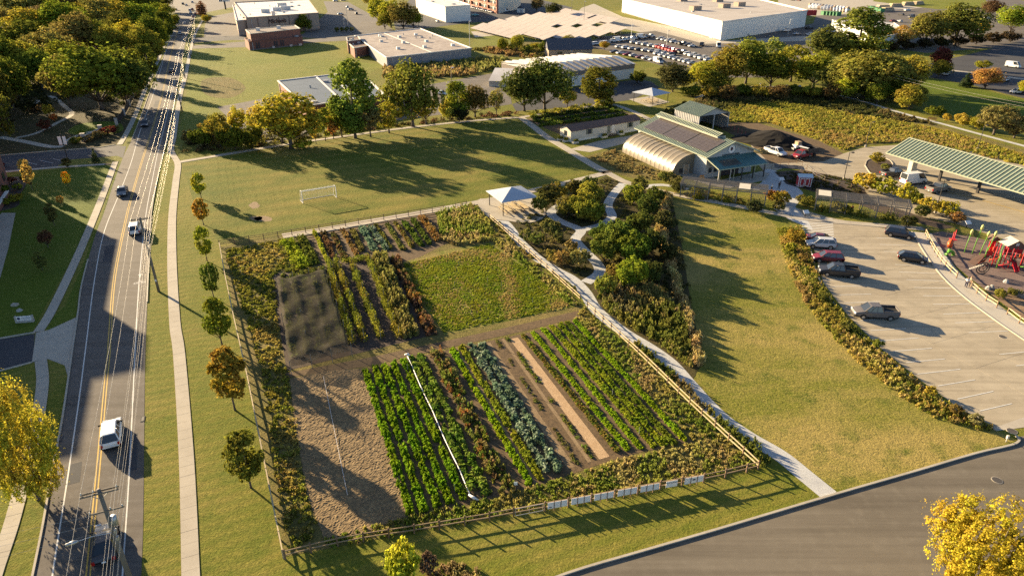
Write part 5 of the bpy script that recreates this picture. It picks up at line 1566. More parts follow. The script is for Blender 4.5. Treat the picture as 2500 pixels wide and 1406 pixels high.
MB().box(-7, 5, -.25, .25, 0, 1.0).build('brickwork', BRICK, wl); MB().box(-7.05, 5.05, -.32, .32, 1.0, 1.15).build('coping', WHITE_WALL, wl)
# little red kiosk shed by the gravel court
kr = thing('red_kiosk', 'small red shed with white-trimmed doors and pale blue roof on wheels', 'shed', (*G(1947, 458), 0), R(-6))
RED_P = M('barn_red', (.38, .03, .035), (.34, .03, .035), 2, .6)
MB().box(0, 2.6, 0, 1.6, .25, 2.2).build('wall', RED_P, kr)
mb = MB(); mb.poly([(-.2, -.25, 2.2), (2.8, -.25, 2.2), (2.8, .8, 2.75), (-.2, .8, 2.75)]).poly([(2.8, 1.85, 2.2), (-.2, 1.85, 2.2), (-.2, .8, 2.75), (2.8, .8, 2.75)]).poly([(0, 0, 2.2), (0, 1.6, 2.2), (0, .8, 2.7)]).poly([(2.6, 0, 2.2), (2.6, 1.6, 2.2), (2.6, .8, 2.7)])
mb.build('roof', M('pale_blue_roof', (.5, .58, .62), rough=.6), kr)
for x in (.75, 1.75):
    dd = ubox('door', SIGN_W, kr, (x, -.03, 1.2), (.85, .06, 1.6)); ubox('door_panel', RED_P, kr, (x, -.07, 1.2), (.6, .04, 1.3))
for x in (.05, 2.55):
    ubox('corner_trim', SIGN_W, kr, (x, -.02, 1.22), (.12, .1, 1.95))
ubox('base', SIGN_W, kr, (1.3, .8, .2), (2.6, 1.6, .1))
for x in (.3, 2.3):
    for y in (.2, 1.4):
        ubox('skid', WOOD_D, kr, (x, y, .08), (.2, .2, .16))

# ------------------------------------------------------------------ crops, beds and wild growth
def row(name, label, a, b, width, h, per_m, per, leafsize, palette, seed, cat='crop row', group='crop rows', aspect=1.5, spiky=0.0, lanes=1, gap=None, weights=None):
    """one planted row from survey spot a to b"""
    rng = np.random.default_rng(seed)
    A, B = Vector((*G(*a), 0)), Vector((*G(*b), 0))
    L = (B - A).length
    d = (B - A).normalized()
    nrm = np.array([-d.y, d.x])
    n = max(4, int(L * per_m * lanes))
    s = (np.arange(n) + rng.uniform(-.35, .35, n)) / n * L
    if gap is None:
        gap = -1.75
    if gap:
        keep = np.sin(s * 1.3 + seed) + np.sin(s * .53 + 2 * seed) + rng.normal(size=n) * .6 > gap
        s = s[keep] if keep.sum() > 4 else s
        n = len(s)
    lane = rng.integers(0, lanes, n)
    off = ((lane + .5) / lanes - .5) * width + rng.normal(size=n) * width * .09 / max(1, lanes) * 2
    cen = np.stack([A.x + d.x * s, A.y + d.y * s], 1) + nrm[None] * off[:, None]
    wv = 1 + .22 * np.sin(s * .9 + seed) + .18 * np.sin(s * 2.3 + 3 * seed)                # growth is uneven along the row
    o = foliage(name, cen, width / lanes * .5 * rng.uniform(.65, 1.25, n) * wv, h * rng.uniform(.55, 1.3, n) * wv, per, leafsize, palette, seed, aspect, spiky, weights=weights, z0=.02)
    return tag(o, label, cat, group)

CARROT = [(.125, .21, .012), (.15, .23, .014), (.1, .175, .01)]
BRIGHT = [(.18, .27, .014), (.2, .285, .016), (.15, .235, .012)]
LEAFY = [(.1, .165, .02), (.15, .2, .035), (.075, .125, .018)]
KALE = [(.13, .18, .11), (.18, .22, .15), (.09, .135, .08)]
OLIV = [(.18, .225, .018), (.21, .24, .022), (.14, .19, .016)]
_rows = [((892, 905), (1004, 1256)), ((915, 897), (1037, 1250)), ((937, 892), (1070, 1240)), ((960, 887), (1100, 1230)), ((985, 880), (1132, 1222))]
_ord = ['first', 'second', 'third', 'fourth', 'fifth']
for i, (a, b) in enumerate(_rows):
    row('carrot_row', f'feathery dark green crop row, {_ord[i]} from the ploughed plot', a, b, .74, .36, 7, 46, .115, CARROT, 10 + i, group='feathery green rows', aspect=2.4, spiky=1, lanes=2)
for i, (a, b) in enumerate((((1003, 872), (1160, 1212)), ((1024, 867), (1190, 1210)))):
    row('chard_row', f'broad-leaved yellow-green crop row, {_ord[i]} right of the rolled white cover', a, b, .8, .42, 4.5, 30, .22, LEAFY, 30 + i, group='broad-leaved rows')
row('flower_strip', 'overgrown mixed strip of rust-red and brown plants between green rows', (1066, 860), (1240, 1205), 1.8, .65, 3.4, 40, .13, [(.12, .085, .035), (.15, .115, .045), (.12, .15, .025), (.1, .12, .028), (.2, .095, .03), (.17, .15, .05), (.13, .15, .03), (.11, .14, .022)], 40, 'flower strip', lanes=3, aspect=2, spiky=1)
for i, (a, b) in enumerate((((1103, 852), (1296, 1184)), ((1126, 847), (1322, 1174)))):
    row('seedling_row', f'{"left" if i == 0 else "right"} of two bright lime green low rows left of the kale', a, b, .75, .22, 6, 40, .13, BRIGHT if i == 0 else [(.17, .2, .02), (.2, .22, .025)], 50 + i, group='lime green rows', aspect=2.4, spiky=1, lanes=2)
for i, (a, b) in enumerate((((1150, 842), (1338, 1155)), ((1172, 840), (1366, 1152)))):
    row('kale_row', f'{"left" if i == 0 else "right"} blue-green kale row in the middle of the lower plot', a, b, .8, .42, 4.6, 30, .25, KALE, 60 + i, group='kale rows')
row('sparse_row', 'sparse low green row right of the kale, beside bare soil', (1212, 832), (1412, 1136), .5, .16, 4, 20, .11, [(.1, .11, .025), (.14, .12, .04)], 70, gap=.1)
row('sparse_row', 'patchy green row left of the wood-chip strip', (1238, 826), (1448, 1122), .55, .22, 4, 24, .12, [(.1, .14, .02), (.13, .13, .03)], 71, gap=-.1)
_r2 = [((1276, 818), (1508, 1102), OLIV, .5), ((1300, 811), (1534, 1100), BRIGHT, 0), ((1326, 803), (1566, 1097), BRIGHT, 0), ((1346, 797), (1598, 1092), OLIV, 0), ((1366, 792), (1622, 1090), OLIV, 0), ((1384, 787), (1646, 1086), [(.11, .15, .016), (.13, .165, .02)], 0), ((1402, 783), (1674, 1077), BRIGHT, 0)]
_ord2 = ['first', 'second', 'third', 'fourth', 'fifth', 'sixth', 'seventh']
for i, (a, b, pal, _g) in enumerate(_r2):
    w = .78 if i in (3, 4, 5) else .66
    row('salad_row', f'low green crop row, {_ord2[i]} right of the wood-chip strip', a, b, w, .26 if i > 2 else .2, 10, 30, .105, pal if i else [(.16, .15, .03), (.2, .15, .04), (.1, .14, .02)], 80 + i, group='rows right of the wood-chip strip', aspect=1.8, lanes=2, gap=-2.4)
# upper half: short mixed beds
_ub = [((700, 588), (742, 655), 2.2, .7, OLIV, 'broad green bed'), ((735, 582), (770, 648), 1.6, .6, [(.09, .11, .02)], 'dark green bed'), ((768, 568), (800, 640), .6, .55, [(.3, .3, .03), (.25, .28, .03)], 'narrow lime-yellow row'),
       ((790, 568), (812, 630), 1.0, .4, [(.14, .085, .04), (.1, .075, .03)], 'rusty brown bed'), ((812, 570), (842, 635), .9, .4, [(.1, .1, .03), (.12, .08, .035)], 'brown-green bed'), ((836, 563), (872, 625), .8, .5, [(.22, .13, .045), (.17, .12, .05)], 'orange-brown row'),
       ((860, 560), (885, 615), .9, .4, [(.13, .12, .035)], 'olive bed'), ((885, 558), (915, 614), 1.2, .45, [(.1, .16, .1), (.13, .19, .12)], 'blue-green brassica bed'), ((906, 556), (945, 612), 1.2, .45, [(.14, .18, .14), (.1, .15, .08)], 'pale blue-green brassica bed'),
       ((917, 550), (958, 612), .6, .4, [(.13, .13, .03)], 'thin olive row'), ((945, 548), (985, 612), .8, .35, [(.16, .15, .05), (.11, .13, .03)], 'straw-green bed'), ((965, 545), (1008, 606), .7, .5, [(.17, .125, .04), (.14, .14, .03)], 'tawny row'),
       ((985, 542), (1030, 602), 1.0, .5, [(.08, .12, .02)], 'dark leafy bed'), ((1008, 538), (1050, 598), .9, .5, [(.07, .1, .02)], 'second dark leafy bed'), ((1030, 533), (1070, 590), 1.2, .8, [(.24, .14, .035), (.18, .13, .05), (.15, .12, .05)], 'tall orange-brown bed')]
for i, (a, b, w, h, pal, nm) in enumerate(_ub):
    row('garden_bed', f'{nm} among the short beds along the garden north fence', a, b, w, h, 5, 34, .17, pal, 100 + i, 'garden bed', 'short beds along the north fence', lanes=2)
row('garden_bed', 'low lime hedge-like bed at the lower end of the short beds', (840, 640), (890, 632), 1.2, .6, 6, 34, .17, [(.16, .18, .025)], 118, 'garden bed', 'short beds along the north fence')
# trellised rows with posts
for i, (a, b) in enumerate((((803, 645), (862, 838)), ((822, 642), (889, 832)), ((860, 650), (930, 828)), ((898, 630), (975, 828)))):
    A, B = P(*a), P(*b)
    t = thing('trellis_row', f'trellised green row, {_ord[i]} right of the shade net, on stakes', 'crop row', A, 0, 'trellised rows')
    rng = np.random.default_rng(130 + i)
    n = 60
    s = (np.arange(n) + .5) / n
    D = B - A
    hh = 1.25 + .35 * np.sin(s * 23 + i) + rng.normal(size=n) * .15
    cen = np.stack([D.x * s + rng.normal(size=n) * .1, D.y * s + rng.normal(size=n) * .1], 1)
    foliage('foliage', cen, rng.uniform(.4, .68, n), hh, 60, .16, [(.15, .155, .02), (.11, .125, .018), (.18, .16, .025)], 140 + i, parent=t, patch=.5)
    for k in range(8):
        q = D * (k / 7)
        ubox('stake', WOOD_G, t, (q.x, q.y, .95), (.06, .06, 1.9))
row('brush_row', 'wide pale olive row of tall bushy plants right of the trellised rows', (925, 625), (1005, 825), 2.2, 1.15, 4, 60, .16, [(.2, .175, .055), (.17, .16, .045), (.14, .14, .035)], 150, lanes=3, spiky=1, aspect=2.4)
row('rust_row', 'low row of rust-red and brown plants beside the green plot', (965, 632), (1055, 820), 1.5, .7, 3, 46, .16, [(.13, .075, .035), (.12, .085, .045), (.2, .11, .03), (.1, .095, .03)], 151, lanes=2, spiky=1, aspect=2)
# sprawling growth along the west fence
VINE = [(.2, .185, .03), (.15, .155, .024), (.25, .205, .05), (.12, .13, .022)]
for k, (poly, lb) in enumerate((([(548, 612), (690, 585), (770, 660), (668, 672), (690, 905), (640, 905), (600, 780)], 'sprawling yellow-green squash vines along the garden west fence'),
                                ([(640, 905), (700, 900), (715, 1000), (745, 1200), (780, 1310), (705, 1350), (670, 1130)], 'rank green weeds between west fence and ploughed plot'))):
    tag(field('vine_patch' if k == 0 else 'weed_patch', [(p.x, p.y) for p in GL(poly)], 4.2, (.18, .45), (.1, .4), 20, .16, VINE, 160 + k, patch=.35), lb, 'vines' if k == 0 else 'weeds', kind='stuff')
DRY = [(.24, .22, .058), (.17, .19, .036), (.13, .165, .026), (.29, .24, .09)]
for k, (poly, lb, h, dens) in enumerate((([(1020, 1255), (1160, 1225), (1330, 1182), (1490, 1128), (1690, 1080), (1845, 1138), (1335, 1238), (1090, 1285), (800, 1340), (790, 1318), (1000, 1262)], 'rough yellow-green weeds along the garden south fence', (.08, .32), 8.0),
                                    ([(1405, 778), (1425, 752), (1835, 1130), (1695, 1078)], 'dry straw-coloured grass along the garden east fence', (.08, .28), 7.0),
                                    ([(1200, 590), (1195, 555), (1415, 745), (1395, 748), (1300, 668)], 'dry weeds between green plot and east fence', (.15, .45), 8.0),
                                    ([(1065, 520), (1150, 500), (1195, 540), (1200, 590), (1110, 600), (1075, 585)], 'tall brown-green weeds at the north-east garden corner', (.35, 1.0), 7.0))):
    tag(field('weeds', [(p.x, p.y) for p in GL(poly)], dens, (.13, .34), h, 16, .15, DRY, 170 + k, spiky=1, aspect=2.6, patch=.6), lb, 'weeds', kind='stuff')
tag(field('grass_tufts', [(p.x, p.y) for p in GL([(985, 645), (1195, 596), (1300, 668), (1400, 748), (1085, 812), (1035, 740)])], 22, (.1, .22), (.04, .1), 9, .1, [(.17, .2, .02), (.15, .18, .018), (.28, .22, .075), (.14, .175, .016)], 180, spiky=1, aspect=2.4, patch=.5), 'short bright grass of the green plot', 'grass', kind='stuff')
# plants on the trailer plot
for k in range(3):
    a, b = (1300 + k * 8, 290 + k * 9), (1500 + k * 15, 262 + k * 10)
    row('plot_row', f'{_ord[k]} green vegetable row from the back in the plot behind the mobile home', a, b, 2.4, .7, 2.5, 30, .3, [(.04, .05, .014), (.08, .115, .016), (.1, .14, .02)][k:k + 1] + [(.06, .08, .015)], 190 + k, group='rows behind the mobile home', lanes=2)
tag(field('hedge_plants', [(p.x, p.y) for p in GL([(1290, 280), (1430, 258), (1490, 256), (1440, 268), (1300, 288)])], .6, (.5, 1.0), (.5, 1.2), 40, .25, [OLIVE, YG, DARK], 195), 'mixed low growth behind the mobile home plot', 'plants', kind='stuff')
tag(field('lawn_weeds', [(p.x, p.y) for p in GL([(1440, 385), (1500, 368), (1640, 432), (1600, 440), (1500, 415)])], 1.2, (.3, .6), (.2, .5), 24, .18, [(.2, .16, .06), (.16, .13, .05)], 196, spiky=1, aspect=2.4), 'dry tufted growth on the slope beside the hoop greenhouse', 'weeds', kind='stuff')

# orchard garden shrubs
ORCH = 'shrubs of the orchard garden'
_o = [(1345, 575, 38, 'shrub', (.12, .125, .035), 'olive shrub left of the gravel loop'), (1310, 600, 30, 'shrub', (.1, .115, .028), 'green shrub beside the gravel path below the pavilion'), (1285, 590, 26, 'bush', (.13, .12, .04), 'small olive bush beside the pavilion path'), (1365, 590, 24, 'bush', (.09, .1, .03), 'grey-green bush at the left of the gravel loop'),
      (1415, 652, 40, 'shrub', (.2, .17, .06), 'straw-gold shrub in the middle island'), (1370, 648, 34, 'shrub', (.19, .15, .055), 'tawny shrub in the middle island'), (1395, 622, 30, 'bush', (.17, .13, .05), 'brown bush behind the straw-gold shrub'), (1345, 640, 28, 'bush', (.15, .14, .035), 'low olive bush at the left of the middle island'),
      (1420, 535, 60, 'big_shrub', (.19, .175, .03), 'yellow-green bushy tree inside the gravel loop'), (1385, 530, 45, 'big_shrub', (.13, .13, .03), 'olive bushy tree left inside the gravel loop'), (1450, 545, 48, 'big_shrub', (.15, .145, .026), 'green-gold bushy tree right inside the gravel loop'), (1440, 500, 50, 'big_shrub', (.18, .165, .03), 'yellow tree behind the gravel loop'),
      (1335, 505, 48, 'slim', (.05, .055, .02), 'dark upright shrub beside the pavilion'), (1318, 515, 36, 'shrub', (.14, .13, .035), 'olive shrub right behind the pavilion'), (1360, 490, 40, 'shrub', (.12, .12, .028), 'leafy shrub along the garden walk'), (1400, 475, 34, 'shrub', (.1, .1, .03), 'dark shrub in the bed below the garden walk'), (1440, 462, 30, 'shrub', (.08, .085, .026), 'dark green shrub in the bed below the walk junction'),
      (1545, 500, 44, 'shrub', (.15, .15, .025), 'bright shrub right of the upper gravel path'), (1560, 470, 34, 'shrub', (.1, .1, .026), 'dark shrub beside the pergola walk'), (1580, 530, 46, 'big_shrub', (.06, .075, .02), 'dark shrub in the thick orchard planting'), (1600, 495, 36, 'shrub', (.07, .08, .02), 'dark green shrub near the pergola walk'),
      (1475, 640, 60, 'big_shrub', (.075, .105, .018), 'tall deep green shrub at the left of the thicket'), (1510, 615, 70, 'big_shrub', (.08, .11, .02), 'tallest deep green shrub of the thicket'), (1545, 645, 68, 'big_shrub', (.095, .125, .02), 'tall upright green shrub of the thicket'), (1470, 598, 50, 'big_shrub', (.07, .095, .02), 'green shrub behind the gravel loop end'), (1590, 620, 50, 'big_shrub', (.05, .06, .018), 'dark shrub deep in the thicket'),
      (1540, 700, 62, 'big_shrub', (.14, .16, .022), 'bright green shrub below the thicket'), (1500, 690, 40, 'shrub', (.12, .11, .03), 'brownish shrub at the path bend'), (1590, 690, 46, 'big_shrub', (.06, .07, .02), 'dark shrub right of the bright green shrub'), (1475, 720, 44, 'shrub', (.16, .16, .028), 'yellow-green shrub at the path junction'),
      (1620, 560, 40, 'shrub', (.055, .06, .02), 'dark shrub at the right side of the orchard'), (1630, 640, 40, 'shrub', (.05, .055, .02), 'dark shrub by the tawny grass border'), (1560, 570, 50, 'big_shrub', (.07, .085, .02), 'leafy shrub in the centre of the orchard')]
for x, yb, hw, k, c, lb in _o:
    tree(x, yb, yb - hw * 1.2, hw * .68, k, tuple(q * 1.08 for q in c), lb, 'shrub', ORCH)
PRAIRIE = [(.15, .145, .03), (.19, .165, .05), (.1, .11, .024), (.17, .14, .06), (.12, .13, .025)]
tag(field('prairie', [(p.x, p.y) for p in GL([(1442, 735), (1500, 700), (1600, 705), (1660, 760), (1690, 880), (1680, 920), (1600, 850), (1520, 795)])], 6.0, (.22, .5), (.6, 1.6), 28, .17, PRAIRIE, 210, spiky=1, aspect=2.4, patch=.35, avoid=GP), 'dense tall prairie plants beside the lower gravel path', 'prairie plants', kind='stuff')
tag(field('orchard_cover', [(p.x, p.y) for p in GL([(1235, 545), (1330, 505), (1480, 435), (1640, 485), (1665, 600), (1690, 760), (1640, 760), (1500, 690), (1440, 700), (1350, 655), (1275, 595)])], .75, (.3, .6), (.15, .5), 30, .17, [(.08, .085, .025), (.11, .105, .03), (.06, .065, .02), (.14, .12, .04)], 211, patch=.3, avoid=GP), 'low ground cover of the orchard garden', 'ground cover', kind='stuff')
# tawny grass border on the east side of the orchard
rng = np.random.default_rng(5)
_bp = resample(smooth(GL([(1632, 480), (1618, 530), (1612, 570), (1628, 620), (1650, 690), (1672, 760), (1690, 810), (1700, 860), (1696, 895)]), 5), 1.1)
for i, p in enumerate(_bp):
    h = rng.uniform(.9, 1.5)
    t = thing('grass_clump', f'tawny ornamental grass clump in the border east of the orchard, {ordn(i)} from the top', 'grass clump', p + Vector((rng.normal() * .3, rng.normal() * .3, 0)), 0, 'tawny grass border')
    foliage('blades', np.array([[0, 0], [.3, .1], [-.2, .3], [.1, -.3]]), np.full(4, .55), np.array([h, h * .8, h * .9, h * .8]), 90, .15, [(.34, .26, .1), (.4, .31, .13), (.26, .2, .07)], 300 + i, 3.2, 1, parent=t)
# weeds along the outside of the east fence
tag(field('fence_weeds', [(p.x, p.y) for p in GL([(1545, 830), (1620, 890), (1690, 960), (1760, 1030), (1850, 1090), (1880, 1130), (1862, 1145), (1750, 1035), (1640, 930), (1540, 845)])], 6.0, (.2, .4), (.4, 1.1), 26, .16, [(.12, .135, .025), (.17, .16, .03), (.09, .105, .02), (.16, .13, .05)], 220, spiky=1, aspect=2.2, patch=.5), 'tall weeds between east fence and gravel path', 'weeds', kind='stuff')
tag(field('fence_weeds', [(p.x, p.y) for p in GL([(1195, 535), (1222, 548), (1260, 600), (1330, 650), (1410, 710), (1400, 716), (1310, 645), (1240, 590)])], 1.5, (.25, .45), (.3, .7), 34, .16, [(.12, .125, .03), (.16, .13, .04)], 221, spiky=1, aspect=2.2), 'weeds at the foot of the upper east fence', 'weeds', kind='stuff')
# meadow hedge between lawn and car park
_hc = GL([(1898, 560), (1908, 605), (1928, 665), (1962, 735), (2018, 808), (2092, 882), (2180, 955), (2275, 1018), (2400, 1052)])
_hr = GL([(1955, 555), (1975, 600), (2000, 685), (2058, 768), (2140, 850), (2240, 932), (2330, 998), (2420, 1042), (2425, 1050)])
_hp = [(p.x, p.y) for p in _hc] + [(p.x, p.y) for p in reversed(_hr)]
MEAD = [(.31, .235, .06), (.26, .22, .045), (.17, .175, .028), (.35, .275, .09), (.22, .16, .055), (.15, .155, .028)]
tag(field('meadow_border', _hp, 9, (.14, .34), (.15, .62), 20, .115, MEAD, 230, spiky=1, aspect=2.4, patch=.45), 'shaggy golden-brown meadow planting between lawn and car park', 'meadow planting', kind='stuff')
for i, (x, y, s, c) in enumerate(((1940, 590, 34, (.24, .18, .03)), (1930, 615, 24, (.2, .19, .03)), (1960, 640, 22, (.17, .13, .04)), (2010, 735, 24, (.09, .09, .025)), (2065, 805, 22, (.13, .12, .03)), (2140, 850, 22, (.12, .15, .025)), (2200, 925, 20, (.1, .1, .03)), (2270, 965, 24, (.25, .19, .04)), (2330, 1010, 24, (.11, .1, .03)), (2380, 1035, 26, (.2, .17, .08)))):
    tree(x, y, y - s * .95, s * .75, 'shrub' if s > 25 else 'bush', c, ('golden', 'yellow', 'brown', 'dark green', 'olive', 'fresh green', 'dull green', 'bright gold', 'dark', 'silvery')[i] + ' shrub in the meadow planting by the car park', 'shrub', 'shrubs in the meadow planting')
# shrubs round the yard, pergolas and islands
_y = [(1905, 500, 30, (.2, .16, .03), 'yellow shrub left of the gravel court'), (1885, 490, 24, (.28, .15, .03), 'orange shrub left of the gravel court'), (1900, 515, 20, (.16, .13, .04), 'low tawny shrub left of the gravel court'), (1970, 505, 22, (.14, .13, .03), 'olive shrub right of the gravel court'), (1955, 495, 18, (.12, .1, .03), 'small brown shrub right of the gravel court'),
      (2110, 465, 40, (.3, .27, .035), 'bright yellow-green shrub by the yard, first from the red kiosk'), (2150, 475, 38, (.27, .25, .035), 'bright yellow-green shrub by the yard, second from the red kiosk'), (2205, 490, 36, (.3, .27, .04), 'bright yellow shrub behind the right pergola'), (2235, 500, 26, (.16, .15, .03), 'olive shrub behind the right pergola'), (2270, 520, 34, (.27, .25, .035), 'yellow shrub right of the right pergola'), (2310, 530, 34, (.25, .23, .03), 'yellow-green shrub near the playground corner'), (2335, 545, 24, (.22, .14, .04), 'tawny shrub at the playground corner'), (2250, 530, 26, (.1, .11, .03), 'green shrub beside the right pergola end'),
      (2215, 555, 26, (.05, .06, .02), 'dark spreading shrub at the car park head'), (1700, 480, 22, (.2, .19, .03), 'lime shrub at the left foot of the barn pergola'), (1840, 520, 26, (.04, .05, .02), 'dark shrub at the right foot of the barn pergola'), (1655, 470, 26, (.07, .075, .025), 'dark shrub left of the barn pergola'), (1625, 445, 26, (.12, .13, .03), 'leafy sapling-like shrub by the barn apron'), (1645, 452, 22, (.15, .15, .05), 'pale shrub by the barn apron'),
      (2140, 400, 24, (.2, .17, .03), 'yellow-green shrub on the kerbed yard island'), (2160, 415, 14, (.16, .14, .04), 'low shrub on the kerbed yard island'), (2440, 728, 20, (.17, .17, .03), 'green shrub by the raised planter in the playground'), (2470, 722, 14, (.12, .1, .03), 'small brown shrub in the playground bed'),
      (2040, 515, 22, (.17, .16, .035), 'yellow-green shrub at the foot of the right pergola'), (2065, 522, 18, (.12, .13, .03), 'small green shrub at the foot of the right pergola')]
for x, yb, hw, c, lb in _y:
    tree(x, yb, yb - hw * 1.2, hw * .85, 'shrub', c, lb, 'shrub', 'shrubs round the farm yard')
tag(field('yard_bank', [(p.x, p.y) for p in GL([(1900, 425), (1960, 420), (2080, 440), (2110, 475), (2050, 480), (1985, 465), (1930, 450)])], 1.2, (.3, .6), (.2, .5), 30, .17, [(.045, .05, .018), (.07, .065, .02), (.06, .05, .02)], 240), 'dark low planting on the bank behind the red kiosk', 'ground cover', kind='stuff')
sheet('yard_bed', [(1890, 420), (1960, 415), (2090, 440), (2130, 490), (2330, 555), (2300, 560), (2150, 520), (2060, 485), (1985, 468), (1920, 450)], .019, MULCH)
tag(field('pergola_beds', [(p.x, p.y) for p in GL([(1600, 470), (1680, 475), (1700, 465), (1800, 480), (1860, 500), (1850, 508), (1700, 484)])], 1.5, (.3, .5), (.2, .6), 30, .16, [(.1, .1, .03), (.17, .12, .04), (.07, .075, .02)], 241), 'mixed flowers between pergola and barn', 'flowers', kind='stuff')
# wetland meadow
WET = [(.27, .235, .04), (.31, .26, .05), (.2, .2, .03), (.26, .2, .06), (.17, .165, .03), (.25, .19, .075), (.29, .25, .045)]
tag(field('wetland_grass', [(p.x, p.y) for p in GL([(1780, 300), (1730, 290), (1780, 262), (1880, 250), (1980, 258), (2080, 280), (2180, 295), (2300, 318), (2520, 385), (2540, 415), (2240, 345), (2110, 352), (2060, 368), (1990, 340), (1880, 300)])], 3.0, (.22, .55), (.15, .6), 18, .18, WET, 250, spiky=1, aspect=2.6, patch=.12), 'tall golden wetland grasses behind the barn yard', 'wetland grass', kind='stuff')
tag(field('wetland_grass', [(p.x, p.y) for p in GL([(1610, 280), (1660, 255), (1740, 232), (1840, 216), (1940, 220), (2010, 230), (2100, 252), (2200, 282), (2290, 306), (2200, 298), (2080, 282), (1980, 260), (1880, 252), (1780, 264), (1720, 292), (1660, 300)])], .5, (.5, 1.0), (.3, .9), 30, .34, [(.07, .07, .02), (.1, .08, .03), (.12, .1, .04), (.06, .065, .02)], 251, spiky=1, aspect=2.4, patch=.15), 'dark green and brown sedge along the nature trail', 'wetland grass', kind='stuff')
tag(field('reeds', [(p.x, p.y) for p in GL([(940, 165), (1060, 158), (1240, 142), (1235, 165), (1140, 185), (1000, 198), (935, 190)])], .22, (.9, 1.8), (.8, 1.8), 30, .6, [(.2, .19, .06), (.15, .15, .04), (.22, .16, .06)], 252, spiky=1, aspect=2.4, patch=.1), 'reeds in the ditch behind the hedgerow car park', 'reeds', kind='stuff')
tag(field('bank_scrub', [(p.x, p.y) for p in GL([(1150, 122), (1300, 112), (1330, 132), (1320, 145), (1250, 140)])], .15, (1.0, 2.0), (.8, 1.8), 34, .7, [(.2, .13, .05), (.16, .13, .04), (.12, .11, .03)], 253, patch=.1), 'brown scrub on the bank below the solar field', 'scrub', kind='stuff')
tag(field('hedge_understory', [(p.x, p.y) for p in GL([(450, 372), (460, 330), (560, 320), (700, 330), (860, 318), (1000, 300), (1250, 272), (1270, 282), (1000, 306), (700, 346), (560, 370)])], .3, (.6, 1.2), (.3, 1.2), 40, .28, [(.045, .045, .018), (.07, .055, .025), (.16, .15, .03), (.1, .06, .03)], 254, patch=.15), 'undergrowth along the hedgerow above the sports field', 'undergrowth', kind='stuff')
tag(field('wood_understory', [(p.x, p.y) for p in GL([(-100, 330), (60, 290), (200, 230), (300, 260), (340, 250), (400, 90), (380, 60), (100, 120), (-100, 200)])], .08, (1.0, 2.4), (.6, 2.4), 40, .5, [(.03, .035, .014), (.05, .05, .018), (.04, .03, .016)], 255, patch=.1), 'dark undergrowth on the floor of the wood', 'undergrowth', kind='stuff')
tag(field('south_verge', [(p.x, p.y) for p in GL([(1040, 1400), (1100, 1375), (1200, 1392), (1180, 1430), (1020, 1440)])], 3, (.25, .5), (.2, .5), 34, .15, [(.25, .19, .08), (.17, .12, .06)], 256, spiky=1, aspect=2.4), 'dry grass beside the yellow-green shrub at the bottom', 'grass', kind='stuff')


